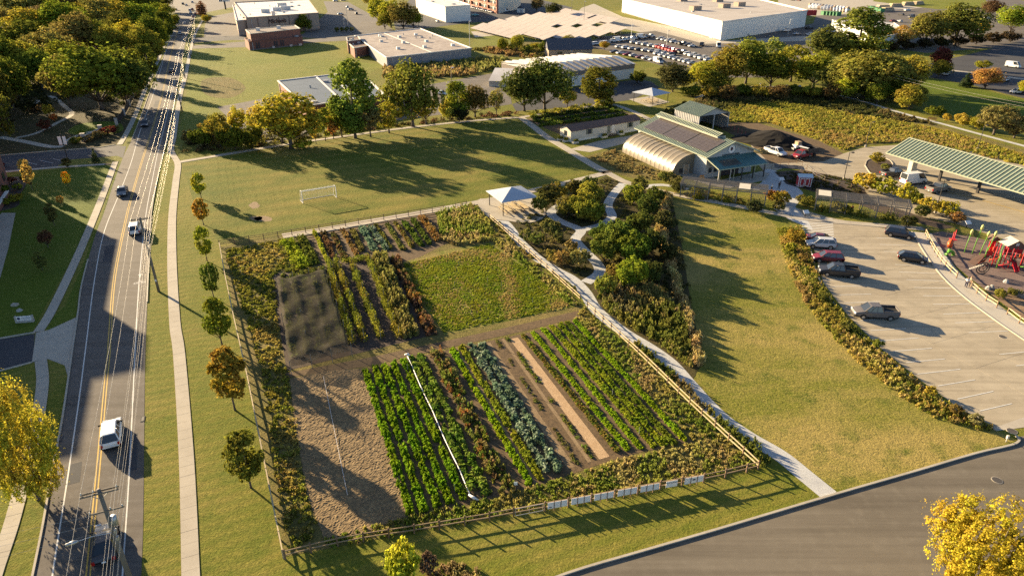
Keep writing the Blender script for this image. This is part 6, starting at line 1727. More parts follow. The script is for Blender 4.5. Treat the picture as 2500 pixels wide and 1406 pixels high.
# ------------------------------------------------------------------ vehicles
CARS = {  # length, width, height, hood z, belt z, deck z, greenhouse x (rear-bottom, rear-top, front-top, front-bottom), roof half width
    'suv': (4.65, 1.88, 1.7, .98, 1.05, 1.02, (-2.22, -1.85, .55, 1.25), .66),
    'sedan': (4.7, 1.82, 1.45, .86, .95, .98, (-1.75, -1.0, .35, 1.2), .6),
    'hatch': (4.3, 1.8, 1.52, .92, .98, .98, (-2.05, -1.45, .45, 1.25), .6),
    'pickup': (5.75, 2.0, 1.88, 1.12, 1.18, 1.2, (-.75, -.5, .95, 1.7), .72),
    'van': (5.6, 2.0, 2.5, 1.15, 1.35, 1.35, (-2.78, -2.72, 1.35, 2.2), .88)}
def car_meshes(kind):
    L, W, H, hood, belt, deck, gx, rw = CARS[kind]
    w, h2 = W / 2, L / 2
    def sec(x, wf, zb, zt):
        a = w * wf
        return [(x, -a * .9, zb), (x, -a, zb + .22), (x, -a, zt - .16), (x, -a * .9, zt), (x, a * .9, zt), (x, a, zt - .16), (x, a, zb + .22), (x, a * .9, zb)]
    xr, xf = gx[0], gx[3]
    st = [sec(-h2, .86, .45, deck - .22), sec(-h2 + .1, .95, .32, deck - .04), sec(-h2 + .5, 1, .26, deck), sec(min(xr + .05, -.9), 1, .24, belt), sec(0, 1, .24, belt), sec(xf - .1, 1, .24, (belt + hood) / 2 + .03), sec(xf + .25, .99, .24, hood), sec(h2 - .5, .97, .28, hood - .1), sec(h2 - .12, .9, .34, hood - .22), sec(h2, .8, .45, hood - .4)]
    body = MB().rings(st)
    for q, f in enumerate(body.f):                          # dark sills and bumpers
        if len(f) == 4 and q < 72 and q % 8 in (0, 6, 7): body.m[q] = 1
    for x in (-L * .3, L * .305):                           # wheel arches
        for s in (-1, 1):
            ring = [(x + math.cos(a) * .44, s * (w + .008), .36 + math.sin(a) * .44) for a in np.linspace(0, math.pi, 11)]
            body.poly(ring, 1)
    if kind == 'pickup':
        for y in (-w + .06, w - .06):
            body.box(-h2 + .12, xr - .05, y - .06, y + .06, deck - .05, deck + .22)
        body.box(-h2 + .04, -h2 + .14, -w + .1, w - .1, deck - .1, deck + .22)
    bw = w * .9
    zb = belt - .02
    B = [(gx[0], -bw, zb), (gx[3], -bw, zb), (gx[3], bw, zb), (gx[0], bw, zb)]
    T = [(gx[1], -rw, H - .05), (gx[2], -rw, H - .05), (gx[2], rw, H - .05), (gx[1], rw, H - .05)]
    roof = MB()
    roof.rings([[T[0], T[1], T[2], T[3]], [(gx[1] + .12, -rw + .1, H), (gx[2] - .2, -rw + .1, H), (gx[2] - .2, rw - .1, H), (gx[1] + .12, rw - .1, H)]])
    for k in range(4):
        roof.beam(B[k], T[k], .09, .09)
    for f in ((.36, .66) if kind != 'van' else (.3, .62)):
        for s in (-1, 1):
            p = Vector(B[0 if s < 0 else 3]).lerp(Vector(B[1 if s < 0 else 2]), f)
            q = Vector(T[0 if s < 0 else 3]).lerp(Vector(T[1 if s < 0 else 2]), f)
            roof.beam(p, q, .07, .07)
    if kind == 'van':
        for s, a, b in ((-1, 0, 1), (1, 3, 2)):
            p0, p1, q0, q1 = Vector(B[a]), Vector(B[a]).lerp(Vector(B[b]), .66), Vector(T[a]), Vector(T[a]).lerp(Vector(T[b]), .66)
            o = Vector((0, s * .03, 0))
            roof.poly([p0 + o, p1 + o, q1 + o, q0 + o])
    win = {'windshield': [B[1], B[2], T[2], T[1]], 'rear_window': [B[3], B[0], T[0], T[3]], 'side_window_r': [B[0], B[1], T[1], T[0]], 'side_window_l': [B[2], B[3], T[3], T[2]]}
    ms = {'body': body.mesh('car_body_' + kind, [PAINT, RUBBER]), 'roof': roof.mesh('car_roof_' + kind, PAINT)}
    for k, q in win.items():
        ms[k] = MB().poly(q).mesh('car_' + k + kind, GLASS)
    far_b = MB(); far_b.v, far_b.f, far_b.m = body.v + roof.v, body.f + [tuple(i + len(body.v) for i in f) for f in roof.f], body.m + roof.m
    ms['far_body'] = far_b.mesh('far_body_' + kind, [PAINT, RUBBER])
    fw = MB()
    for q in win.values(): fw.poly(q)
    ms['far_window'] = fw.mesh('far_window_' + kind, GLASS)
    if kind == 'pickup':
        ms['bed'] = MB().box(-h2 + .16, xr - .1, -w + .13, w - .13, deck - .3, deck + .02).mesh('bed_floor', RUBBER)
    return ms
CM = {k: car_meshes(k) for k in CARS}
_r = .36
TYRE = MB().tube([(0, -.12, 0), (0, .12, 0)], _r, 16).mesh('tyre', RUBBER)
RIMM = MB().tube([(0, -.14, 0), (0, .14, 0)], _r * .62, 10).mesh('rim', RIM)
LAMPM = MB().box(-.06, .06, -.22, .22, -.09, .09).mesh('lamp', LAMP)
TAILM = MB().box(-.05, .05, -.12, .12, -.16, .16).mesh('tail', TAIL)
MIRR = MB().box(-.07, .07, -.12, .12, -.08, .08).mesh('mirror', RUBBER)
PLATE = MB().box(-.02, .02, -.16, .16, -.08, .08).mesh('plate', SIGN_W)

def car(kind, pos, yaw, col, label, cat='car', group=None, detail=True, scale=1.0):
    L, W, H, hood, belt, deck, gx, rw = CARS[kind]
    t = thing({'pickup': 'pickup_truck', 'van': 'van'}.get(kind, 'car'), label, cat, (pos[0], pos[1], .02), yaw, group)
    t.scale = (scale,) * 3
    ms = CM[kind]
    def part(n, me, loc=(0, 0, 0), par=t, c=None):
        o = link(bpy.data.objects.new(n, me), par)
        o.location = loc
        if c: o.color = (*c, 1)
        return o
    if detail:
        part('body', ms['body'], c=col); part('roof', ms['roof'], c=col)
        part('windshield', ms['windshield']); part('rear_window', ms['rear_window']); part('side_window', ms['side_window_r']); part('side_window', ms['side_window_l'])
        for s in (-1, 1):
            part('headlight', LAMPM, (L / 2 - .1, s * W * .34, hood - .27)); part('taillight', TAILM, (-L / 2 + .02, s * W * .41, deck - .25)); part('mirror', MIRR, (gx[3] - .25, s * (W / 2 + .08), belt + .08))
        part('licence_plate', PLATE, (-L / 2 - .01, 0, .62)); part('bumper', unit_box(RUBBER), (L / 2 - .05, 0, .42)).scale = (.14, W * .78, .2)
        if kind == 'pickup': part('bed_floor', ms['bed'])
    else:
        part('body', ms['far_body'], c=col); part('window', ms['far_window'])
    for x in (-L * .3, L * .305):
        for s in (-1, 1):
            wv = part('wheel', TYRE, (x, s * (W / 2 - .085), _r))
            if detail: part('rim', RIMM, par=wv)
    return t

def car_px(kind, front, rear, col, label, **kw):
    a, b = P(*front), P(*rear)
    d = a - b
    m_ = (a + b) / 2
    return car(kind, (m_.x, m_.y), math.atan2(d.y, d.x), col, label, **kw)
WHT, SIL, BLK, NAVY, GRY, REDC, TAN = (.75, .74, .71), (.5, .5, .49), (.02, .02, .022), (.03, .035, .05), (.16, .15, .15), (.2, .015, .02), (.2, .18, .16)
def on_road(kind, px, py, col, label, away=True, **kw):
    """heading along the road at that row"""
    p = P(px, py)
    k = min(range(len(yc)), key=lambda i: (yc[i] - p).length)
    d = (yc[min(k + 2, len(yc) - 1)] - yc[max(k - 2, 0)]).normalized()
    if not away: d = -d
    return car(kind, (p.x, p.y), math.atan2(d.y, d.x), col, label, **kw)
on_road('suv', 276, 1068, (.8, .8, .78), 'white SUV driving away on the road beside the ploughed plot')
on_road('sedan', 262, 1335, (.025, .025, .03), 'black car with red tail lights under the near power pole')
on_road('suv', 332, 566, (.78, .76, .72), 'white SUV driving away beside the second power pole')
on_road('sedan', 300, 474, (.12, .14, .16), 'blue-grey car coming towards the camera on the left lane', False)
on_road('suv', 355, 308, (.05, .055, .06), 'dark SUV coming past the end of the wood', False)
on_road('sedan', 420, 177, BLK, 'black car driving away beside the upper lawn')
on_road('suv', 440, 85, SIL, 'silver car far up the road by the shop drive', detail=False)
on_road('sedan', 430, 71, BLK, 'dark car coming down the road by the shop drive', False, detail=False)
on_road('sedan', 451, 60, SIL, 'small silver car just before the queue at the junction', detail=False)
for i, (x, y, c) in enumerate(((467, 53, BLK), (472, 43, REDC), (466, 34, WHT), (478, 36, REDC), (464, 28, SIL), (482, 28, WHT), (470, 26, REDC), (455, 15, SIL), (447, 12, BLK), (488, 8, BLK), (470, 8, WHT), (430, 26, (.12, .04, .03)))):
    on_road('sedan' if i % 2 else 'suv', x, y, c, f'{["black", "red", "white", "second red", "silver", "second white", "third red", "far silver", "far black", "farthest black", "farthest white", "brown"][i]} car waiting in the far queue at the junction', group='queue at the junction', detail=False)
# car park
car_px('sedan', (2033, 594), (1975, 588), (.1, .012, .018), 'dark red car farthest up the left side of the car park')
car_px('suv', (1972, 602), (2032, 606), SIL, 'silver SUV second from the top on the left of the car park')
car_px('suv', (1988, 636), (2050, 640), (.17, .012, .02), 'dark red SUV between silver SUV and black pickup')
car_px('pickup', (2004, 668), (2087, 676), BLK, 'black pickup truck in the car park below the dark red SUV', cat='truck')
car_px('pickup', (2084, 771), (2182, 776), (.13, .115, .105), 'grey-brown pickup truck nearest in the car park', cat='truck')
car_px('suv', (2226, 583), (2164, 573), NAVY, 'navy SUV at the top right of the car park')
car_px('hatch', (2256, 642), (2197, 633), BLK, 'black hatchback by the playground walk')
# yard
car_px('van', (2256, 446), (2200, 452), WHT, 'white van parked in front of the carport', cat='van')
car_px('pickup', (2208, 428), (2150, 434), BLK, 'black pickup under the yellow-green island shrub', cat='truck')
car_px('pickup', (2318, 462), (2258, 474), TAN, 'tan pickup truck beside the white van', cat='truck')
car_px('pickup', (1912, 384), (1872, 372), (.72, .71, .69), 'white pickup truck beside the compost heap', cat='truck')
# red dump truck
rt = car_px('pickup', (1934, 390), (1978, 380), (.3, .02, .025), 'red truck with black tipper bed near the compost heap', cat='truck')
MB().box(-4.6, -.6, -1.15, 1.15, .95, 1.2).box(-4.6, -.6, -1.2, -1.1, 1.2, 2.0).box(-4.6, -.6, 1.1, 1.2, 1.2, 2.0).box(-.7, -.6, -1.2, 1.2, 1.2, 2.4).box(-4.6, -4.5, -1.2, 1.2, 1.2, 2.0).build('tipper_bed', STEEL_D, rt)
MB().box(-.66, -.1, -1.2, 1.2, 2.35, 2.45).build('cab_guard', SIGN_W, rt)
for s in (-1, 1):
    o = link(bpy.data.objects.new('wheel', TYRE), rt); o.location = (-3.4, s * 1.0, _r); o.scale = (1.2, 1.6, 1.2)
# skid loader
sk = thing('skid_loader', 'small white and tan loader beside the compost heap', 'loader', (*G(1944, 366), 0), R(200))
MB().box(-.9, .9, -.7, .7, .45, 1.3).build('body', SIGN_W, sk); MB().box(-.8, .3, -.6, .6, 1.3, 2.1).build('cab', M('tan_cab', (.4, .28, .17), rough=.7), sk); MB().box(.9, 1.6, -.8, .8, .15, .7).build('bucket', GALV, sk)
for x in (-.55, .55):
    for s in (-1, 1):
        o = link(bpy.data.objects.new('wheel', TYRE), sk); o.location = (x, s * .8, .36)
# hedgerow and east lots
car_px('sedan', (1095, 235), (1062, 230), (.6, .62, .58), 'white-green car behind the hedgerow trees')
car_px('van', (2488, 168), (2456, 164), WHT, 'white van in the middle of the east lot', cat='van', detail=False)
car_px('hatch', (2433, 200), (2462, 200), WHT, 'white car right of the orange tree in the east lot', detail=False)
car_px('suv', (2462, 230), (2500, 228), WHT, 'white SUV at the right edge of the east lot', detail=False)
car_px('van', (2318, 178), (2300, 190), WHT, 'white van half hidden by the crimson tree', cat='van', detail=False)
# sales lot: rows of parked cars
SALES = 'cars parked in the sales lot'
_sl = []
_rown = ['near-left row', 'inner left row', 'red row', 'front right row', 'inner right row', 'back left row', 'back right row', 'fence row', 'short corner row']
_rk = [0]
def srow(a, b, n, cols, kinds='suv'):
    _rk[0] += 1
    for i in range(n):
        t = i / max(1, n - 1)
        _sl.append((a[0] + (b[0] - a[0]) * t, a[1] + (b[1] - a[1]) * t, cols[i % len(cols)], kinds if isinstance(kinds, str) else kinds[i % len(kinds)], f'{ordn(i)} from the left in the {_rown[_rk[0] - 1]} of the sales lot'))
mixc = [WHT, SIL, WHT, WHT, SIL, GRY, WHT, SIL]
srow((1512, 118), (1640, 135), 9, [WHT, WHT, SIL, BLK, WHT, SIL, SIL, SIL, GRY], ['hatch', 'suv', 'sedan', 'sedan', 'hatch'])
srow((1548, 107), (1618, 120), 6, [SIL, WHT, SIL, WHT, SIL, WHT], ['suv', 'hatch'])
srow((1611, 118), (1652, 130), 6, [(.42, .012, .018)], 'pickup')
srow((1606, 135), (1690, 158), 8, [WHT, WHT, SIL, WHT, SIL, SIL, WHT, SIL], ['suv', 'sedan', 'hatch'])
srow((1668, 132), (1730, 150), 6, [BLK, WHT, WHT, SIL, WHT, WHT], ['pickup', 'suv'])
srow((1498, 104), (1588, 92), 9, [WHT, WHT, WHT, SIL, WHT, BLK, WHT, GRY, WHT], ['suv', 'van', 'pickup', 'pickup', 'pickup'])
srow((1612, 98), (1690, 116), 8, [SIL, WHT, SIL, SIL, GRY, BLK, BLK, WHT], ['suv', 'sedan', 'pickup'])
srow((1500, 130), (1610, 152), 8, [NAVY, WHT, REDC, SIL, (.15, .03, .03), WHT, WHT, SIL], 'sedan')
srow((1444, 112), (1480, 108), 4, [WHT, WHT, SIL, WHT], 'suv')
for i, (x, y, c, k, dx) in enumerate(_sl):
    p = P(x, y)
    nm = 'red' if c[0] > .3 and c[1] < .1 else ('white' if c is WHT else ('silver' if c is SIL else ('dark' if max(c) < .2 else 'grey')))
    car(k, (p.x, p.y), R(23 + 180 * (i % 2 == 0 and i > 40)) + R(random.uniform(-3, 3)), c, f'{nm} {"pickup" if k == "pickup" else ("van" if k == "van" else "car")}, {dx}', 'truck' if k == 'pickup' else 'car', SALES, False)
car_px('pickup', (1708, 118), (1718, 108), BLK, 'dark truck standing alone in the sales lot aisle', cat='truck', detail=False)
car_px('van', (1756, 124), (1752, 110), WHT, 'white van standing alone in the sales lot aisle', cat='van', detail=False)
car_px('van', (1618, 158), (1596, 152), WHT, 'white box van at the near edge of the sales lot', cat='van', detail=False)
for i, (x, y, c, k) in enumerate(((848, 20, WHT, 'suv'), (857, 26, SIL, 'suv'), (832, 37, WHT, 'hatch'), (870, 36, BLK, 'suv'), (820, 5, WHT, 'suv'), (838, 3, WHT, 'suv'), (610, 68, BLK, 'sedan'), (640, 66, NAVY, 'van'), (1160, 40, (.2, .4, .4), 'pickup'), (1068, 55, SIL, 'sedan'), (1234, 30, WHT, 'van'), (1920, 78, WHT, 'pickup'), (1825, 88, WHT, 'pickup'), (1975, 72, BLK, 'pickup'), (1945, 86, SIL, 'sedan'), (1975, 88, WHT, 'suv'), (1990, 95, WHT, 'suv'), (2215, 28, WHT, 'pickup'), (2195, 55, WHT, 'hatch'), (2180, 54, REDC, 'sedan'), (2225, 45, GRY, 'van'), (2200, 38, BLK, 'sedan'), (2410, 48, CREAM and (.5, .45, .35), 'van'), (1990, 2, WHT, 'sedan'), (1950, 3, REDC, 'sedan'), (1935, 2, BLK, 'sedan'))):
    p = P(x, y)
    where = ('brown store' if x < 900 else ('lodging block' if x < 1300 else ('superstore' if x < 2000 else 'trade yard')))
    nm = 'white' if c is WHT else ('silver' if c is SIL else ('dark' if max(c) < .18 else ('red' if c is REDC else 'coloured')))
    car(k, (p.x, p.y), R(23 if i % 3 else 110), c, f'{nm} {"van" if k == "van" else ("pickup" if k == "pickup" else "car")} parked far off beside the {where}, {ordn(i)} of the scattered', 'car', 'cars parked by the far buildings', False)
for i in range(12):
    p = P(1157 + i * 4.4, 21 + i * 1.05)
    car('sedan' if i % 3 else 'suv', (p.x, p.y), R(20), [WHT, SIL, BLK, WHT, GRY][i % 5], f'{"white" if i % 5 in (0, 3) else ("silver" if i % 5 == 1 else "dark")} car, {ordn(i)} from the left in the row along the lodging block', 'car', 'cars along the lodging block', False)

# ------------------------------------------------------------------ fences
def rail_fence(label, pts, rails, post_h=1.2, step=None, mat=None, pmat=None, rw=.07, rh=.11, pw=.12, gaps=(), cat='fence', group='rail fences of the farm', off=0.0):
    t = thing('rail_fence', label, cat, pts[0], 0, group)
    q = resample(pts, step) if step else pts
    o = pts[0]
    for i, p in enumerate(q):
        ubox('post', pmat or WOOD_D, t, (p.x - o.x, p.y - o.y, post_h / 2), (pw, pw, post_h), random.uniform(-.1, .1))
    for i in range(len(q) - 1):
        if i in gaps: continue
        a, b = q[i] - o, q[i + 1] - o
        d = (b - a).normalized(); n = Vector((-d.y, d.x, 0)) * off
        for z in rails:
            dz = random.uniform(-.03, .03)
            ubeam('rail', mat or WOOD, t, (a.x + n.x, a.y + n.y, z + dz), (b.x + n.x, b.y + n.y, z + random.uniform(-.03, .03)), rw, rh)
    return t
sf_posts = [P(x, y) for x, y in ((697, 1365), (760, 1349), (825, 1334), (888, 1322), (950, 1312), (1012, 1303), (1073, 1293), (1135, 1282), (1195, 1272), (1254, 1261), (1330, 1247), (1387, 1237), (1443, 1227), (1500, 1216), (1556, 1206), (1611, 1195), (1664, 1186), (1717, 1177), (1770, 1166), (1822, 1153), (1850, 1146))]
rail_fence('two-rail timber fence along the south side of the garden', sf_posts, (.5, .95), 1.15, mat=M('backlit_rail', (.26, .18, .1), (.33, .24, .14), 2.5, .8, .5, 14), rw=.06, rh=.09)  # south rails darker than the other sides: backlit shade put into the colour
_we = resample([P(693, 1362), P(664, 1220), P(640, 1100), P(605, 925), P(574, 790), P(552, 685), P(537, 602)], 2.15)
rail_fence('two-rail timber fence along the west side of the garden', _we, (.5, .98), 1.05, rw=.1, pmat=WOOD)
_ee = resample([P(1850, 1146), P(1690, 998), P(1570, 880), P(1420, 740), P(1290, 620), P(1192, 533)], 2.2)
rail_fence('two-rail pale timber fence along the east side of the garden', _ee, (.5, .98), 1.15, gaps=(16,))
_ne = resample([P(537, 602), P(690, 579), P(850, 552), P(1000, 528), P(1100, 512), P(1150, 503)], 2.35)
rail_fence('three-rail dark timber fence along the north side of the garden', _ne, (.35, .7, 1.05), 1.2, mat=WOOD_D, rw=.05, rh=.08, pw=.1, gaps=(17,))
_pl = resample(smooth([P(2258, 574), P(2275, 607), P(2300, 645), P(2330, 676), P(2345, 688)], 4), 2.0)
rail_fence('curved two-rail timber fence in front of the playground', _pl, (.5, .98), 1.15)
rail_fence('short two-rail timber fence right of the couple at the playground', [P(2369, 703), P(2384, 717), P(2406, 735), P(2432, 752)], (.5, .98), 1.15)
rail_fence('short two-rail timber fence at the right edge by the playground', [P(2458, 768), P(2487, 790), P(2520, 812), P(2560, 838)], (.5, .98), 1.15)
rail_fence('dark wire-and-post fence behind the playground', resample([P(2262, 572), P(2330, 582), P(2420, 596), P(2520, 612)], 3.0), (.4, .8, 1.15), 1.25, mat=STEEL_D, pmat=STEEL_D, rw=.03, rh=.04, pw=.07)
rail_fence('low dark fence round the playground garden bed', resample([P(2374, 704), P(2440, 716), P(2540, 735)], 3.0), (.5, .9), 1.0, mat=STEEL_D, pmat=STEEL_D, rw=.04, rh=.05, pw=.08)
rail_fence('thin post fence between barn and yard bank', resample([P(1862, 420), P(1950, 398), P(2000, 440), P(2110, 470)], 3.0), (.5, 1.0), 1.1, mat=GALV, pmat=WOOD_D, rw=.02, rh=.02, pw=.07)
# white boards hung on the south fence
_bd = [(1335, 1384), (1392, 1440), (1448, 1496), (1505, 1553), (1560, 1607), (1622, 1651), (1667, 1714)]
_nm = ['first', 'second', 'third', 'fourth', 'fifth', 'sixth', 'seventh']
def fence_y(x): return 1247 + (x - 1330) * (1177 - 1247) / (1717 - 1330)
for i, (x0, x1) in enumerate(_bd):
    a, b = P(x0, fence_y(x0)), P(x1, fence_y(x1))
    d = b - a
    off = Vector((d.y, -d.x, 0)).normalized() * .14
    t = thing('fence_board', f'white board hung on the south fence, {_nm[i]} from the left', 'sign board', a + off, math.atan2(d.y, d.x), 'white boards on the south fence')
    L, k = d.length, (1 if i == 5 else 3)
    for j in range(k):
        ubox('panel', SIGN_W, t, ((j + .5) * L / k, 0, .68), (L / k - .06, .03, .72))
        if j: ubox('divider', WOOD_D, t, (j * L / k, -.02, .62), (.06, .06, 1.15))
    if i == 6: ubox('dark_mark', INK, t, (L / 2, -.02, .72), (.28, .01, .16))
    if i == 5:
        for j in range(5): ubox('dark_mark', INK, t, (L * (.15 + .17 * j), -.02, .82 + .05 * (j % 2)), (.12, .01, .1))
    if i == 0: ubox('dark_mark', INK, t, (L * .15, -.02, .5), (.25, .01, .08))
# garden gate in the south fence
gt = thing('garden_gate', 'light wire gate in the south fence beside the white boards', 'gate', P(1256, 1261) + Vector((0, -.1, 0)), math.atan2((P(1328, 1247) - P(1256, 1261)).y, (P(1328, 1247) - P(1256, 1261)).x))
for z in (.2, 1.0): ubox('gate_bar', GALV, gt, (1.35, 0, z), (2.6, .04, .05))
for x in (.08, 1.35, 2.62): ubox('gate_bar', GALV, gt, (x, 0, .6), (.05, .04, .8))

# ------------------------------------------------------------------ shade net, irrigation, stakes
def net_mat():
    m, nt, b = new_mat('shade_net')
    nt.nodes.remove(b)
    out = nt.nodes['Material Output']
    d, tl, tp = node(nt, 'ShaderNodeBsdfDiffuse'), node(nt, 'ShaderNodeBsdfTranslucent'), node(nt, 'ShaderNodeBsdfTransparent')
    c = mix(nt, ramp(nt, noise(nt, 1.2, 4, .6, coords(nt, 'P')), .3, .7), (.12, .112, .088), (.085, .08, .062))
    nt.links.new(c, d.inputs[0]); nt.links.new(c, tl.inputs[0])
    a, b2 = node(nt, 'ShaderNodeMixShader'), node(nt, 'ShaderNodeMixShader')
    a.inputs[0].default_value, b2.inputs[0].default_value = .35, .42
    nt.links.new(d.outputs[0], a.inputs[1]); nt.links.new(tl.outputs[0], a.inputs[2])
    nt.links.new(a.outputs[0], b2.inputs[1]); nt.links.new(tp.outputs[0], b2.inputs[2])
    nt.links.new(b2.outputs[0], out.inputs[0])
    return m
NET = net_mat()
nc = [P(672, 672, 1.9), P(792, 648, 1.9), P(856, 838, 1.9), P(706, 882, 1.9)]
o0 = Vector((nc[0].x, nc[0].y, 0))
nt_ = thing('shade_net', 'grey-brown shade net draped over staked rows in the upper garden', 'net', o0)
rng = np.random.default_rng(3)
NU, NV = 44, 60
vsn = []
for j in range(NV + 1):
    for i in range(NU + 1):
        u, v = i / NU, j / NV
        p = nc[0].lerp(nc[1], u).lerp(nc[3].lerp(nc[2], u), v) - o0
        u2 = u * 3 + .12 * math.sin(6 * v + 2)
        c0, f0 = math.floor(u2), u2 - math.floor(u2)
        sm = f0 * f0 * (3 - 2 * f0)
        tri = [abs((v * 3.7 + .04 * math.sin(11 * u) + sh) % 1 - .5) * 2 for sh in ((.1, .55, .2, .7, .4)[c0 % 5], (.1, .55, .2, .7, .4)[(c0 + 1) % 5])]
        z = 1.45 + .5 * (tri[0] * (1 - sm) + tri[1] * sm) - .16 * math.sin(math.pi * f0) + .05 * math.sin(17 * u + 9 * v)
        e = max(0, .035 - min(u, 1 - u), .03 - min(v, 1 - v)) / .035
        z -= e * .7
        vsn.append((p.x + .15 * math.sin(v * 25) * (u > .97), p.y + .25 * math.sin(u * 17) * (v > .95 or v < .05), z))
mb = MB(); mb.v = vsn
for j in range(NV):
    for i in range(NU):
        k = j * (NU + 1) + i
        mb.f.append((k, k + 1, k + NU + 2, k + NU + 1)); mb.m.append(0)
mb.build('netting', NET, nt_, True)
for i in range(4):
    for j in range(5):
        p = nc[0].lerp(nc[1], i / 3).lerp(nc[3].lerp(nc[2], i / 3), j / 4) - o0
        ubox('stake', WOOD_G, nt_, (p.x, p.y, 1.0), (.06, .06, 2.0))
for k in range(5):
    row('net_row', f'dark leafy row under the shade net, {_nm[k]} from the left', (690 + k * 24, 672 - k * 4), (722 + k * 29, 872 - k * 9), 1.0, .5, 3, 34, .18, [(.07, .085, .02), (.1, .11, .025)], 400 + k, group='rows under the shade net')
rc = thing('rolled_row_cover', 'long white rolled row cover lying between the feathery and broad-leaved rows', 'row cover', P(994, 873))
_b = P(1150, 1216) - P(994, 873)
MB().tube([Vector((0, 0, .3)) + _b * (k / 24) + Vector((math.sin(k * .7) * .04, 0, .03 * math.sin(k * 1.3))) for k in range(25)], [.055 + .012 * math.sin(k * 2.1) for k in range(25)], 7).build('roll', SIGN_W, rc, True)
MB().tube([(-.3, .1, .35), (.1, .05, .5), (.4, -.1, .3)], [.08, .17, .07], 7).build('bundled_end', SIGN_W, rc, True)
MB().tube([_b + Vector((-.2, .2, .25)), _b + Vector((.2, -.2, .3)), _b + Vector((.7, -.35, .12))], [.08, .15, .07], 7).build('bundled_end', SIGN_W, rc, True)
ip = thing('irrigation_pipe', 'thin white irrigation pipe across the ploughed plot', 'pipe', P(790, 922))
_b = P(849, 1212) - P(790, 922)
for k in range(11):
    ubeam('pipe_length', SIGN_W, ip, _b * (k / 11) + Vector((0, 0, .22)), _b * ((k + .96) / 11) + Vector((0, 0, .16)), .03, .03)
for i, (x, y) in enumerate(((1232, 855), (1288, 960), (1360, 1110), (1420, 850), (1495, 965), (1560, 1060), (995, 905), (1110, 1200), (1064, 1050), (1225, 700), (1300, 740), (1190, 690), (1120, 650), (1110, 700), (1150, 770))):
    s = thing('marker_stake', f'thin pale marker stake among the garden rows, {ordn(i)} of the stakes', 'stake', P(x, y), 0, 'marker stakes in the garden')
    ubox('stake_rod', GALV, s, (0, 0, .45), (.045, .045, .9))
ps = thing('plot_sign', 'small pale sign board on a post at the lower edge of the garden', 'sign', P(1259, 1200))
ubox('post', WOOD_D, ps, (0, 0, .5), (.07, .07, 1.0)); ubox('board', M('pale_blue_board', (.6, .68, .68), rough=.5), ps, (0, -.05, 1.05), (.32, .04, .36))

# ------------------------------------------------------------------ soccer goal
ga_, gb_ = P(740, 497), P(822, 483)
gd_ = gb_ - ga_
gl_ = thing('soccer_goal', 'white full-size goal frame with thin net on the sports field', 'goal', ga_, math.atan2(gd_.y, gd_.x))
Lg = gd_.length
for x in (0, Lg):
    ubox('post', SIGN_W, gl_, (x, 0, 1.22), (.12, .12, 2.44)); ubeam('back_stay', SIGN_W, gl_, (x, 0, 2.4), (x, 1.0, 2.38), .06, .06); ubeam('back_stay', SIGN_W, gl_, (x, 1.0, 2.38), (x, 2.0, .05), .06, .06); ubeam('ground_bar', SIGN_W, gl_, (x, 0, .05), (x, 2.0, .05), .06, .06)
ubox('crossbar', SIGN_W, gl_, (Lg / 2, 0, 2.44), (Lg, .12, .12)); ubox('ground_bar', SIGN_W, gl_, (Lg / 2, 2.0, .05), (Lg, .06, .06))
mb = MB()
for k in range(25):
    x = Lg * k / 24; mb.beam((x, 1.0, 2.38), (x, 2.0, .05), .012, .012); mb.beam((x, 0, 2.42), (x, 1.0, 2.38), .012, .012)
for k in range(9):
    t = k / 8; mb.beam((0, 1 + t, 2.38 - 2.33 * t), (Lg, 1 + t, 2.38 - 2.33 * t), .012, .012)
mb.build('net', SIGN_W, gl_)

# ------------------------------------------------------------------ power poles and wires
pole_tops = []
def power_pole(base, h, label, second=False, lamp=False, rz=R(23)):
    t = thing('power_pole', label, 'utility pole', base, rz, 'power poles along the road')
    MB().tube([(0, 0, -.2), (0, 0, h * .5), (0, 0, h)], [.2, .17, .13], 10).build('pole', POLE, t, True)
    ubox('crossarm', POLE, t, (0, -.16, h - .25), (2.4, .1, .13)); ubox('crossarm', POLE, t, (0, .16, h - .25), (2.4, .1, .13))
    for s in (-1, 1): ubeam('brace', GALV, t, (s * .6, -.1, h - .3), (0, -.1, h - .85), .04, .04)
    ins = MB().tube([(0, 0, 0), (0, 0, .1), (0, 0, .2)], [.05, .07, .03], 6).mesh('insulator', GALV)
    for x in (-1.1, -.35, 1.1):
        o = link(bpy.data.objects.new('insulator', ins), t); o.location = (x, 0, h - .18)
    if second:
        ubox('lower_crossarm', POLE, t, (.1, -.15, h - 1.9), (2.2, .09, .11))
        for x in (-.95, .35, 1.1):
            o = link(bpy.data.objects.new('insulator', ins), t); o.location = (x, -.15, h - 1.85)
        MB().tube([(0.3, 0, h - 3.4), (.3, 0, h - 2.6)], .2, 9).build('transformer', GALV, t, True)
        for z in (3.0, 3.9, 4.6): ubox('cable_box', GALV, t, (.16, -.12, h - z), (.16, .25, .3))
    else:
        ubox('tag_plate', SIGN_W, t, (-.02, -.2, 1.9), (.22, .03, .35)); ubox('cable_box', GALV, t, (.1, -.16, h * .62), (.18, .22, .4))
    if lamp:
        MB().tube([(0, -.1, h - 4.0), (-1.2, -.3, h - 3.7), (-2.2, -.4, h - 3.7)], .025, 6).build('lamp_arm', GALV, t)
        MB().tube([(-2.1, -.4, h - 3.7), (-2.4, -.42, h - 3.7), (-2.9, -.45, h - 3.72)], [.08, .16, .1], 8).build('lamp_head', GALV, t, True)
    return t
_tx, _ty = G(240, 1194, 11.0)
_pp = [(Vector((_tx, _ty, 0)), 11.0, 'near grey power pole with two crossarms rising from the bottom edge', True, True), (P(388, 712), height_at(712, 531), 'tall power pole standing over the white SUV beside the road', False, False)]
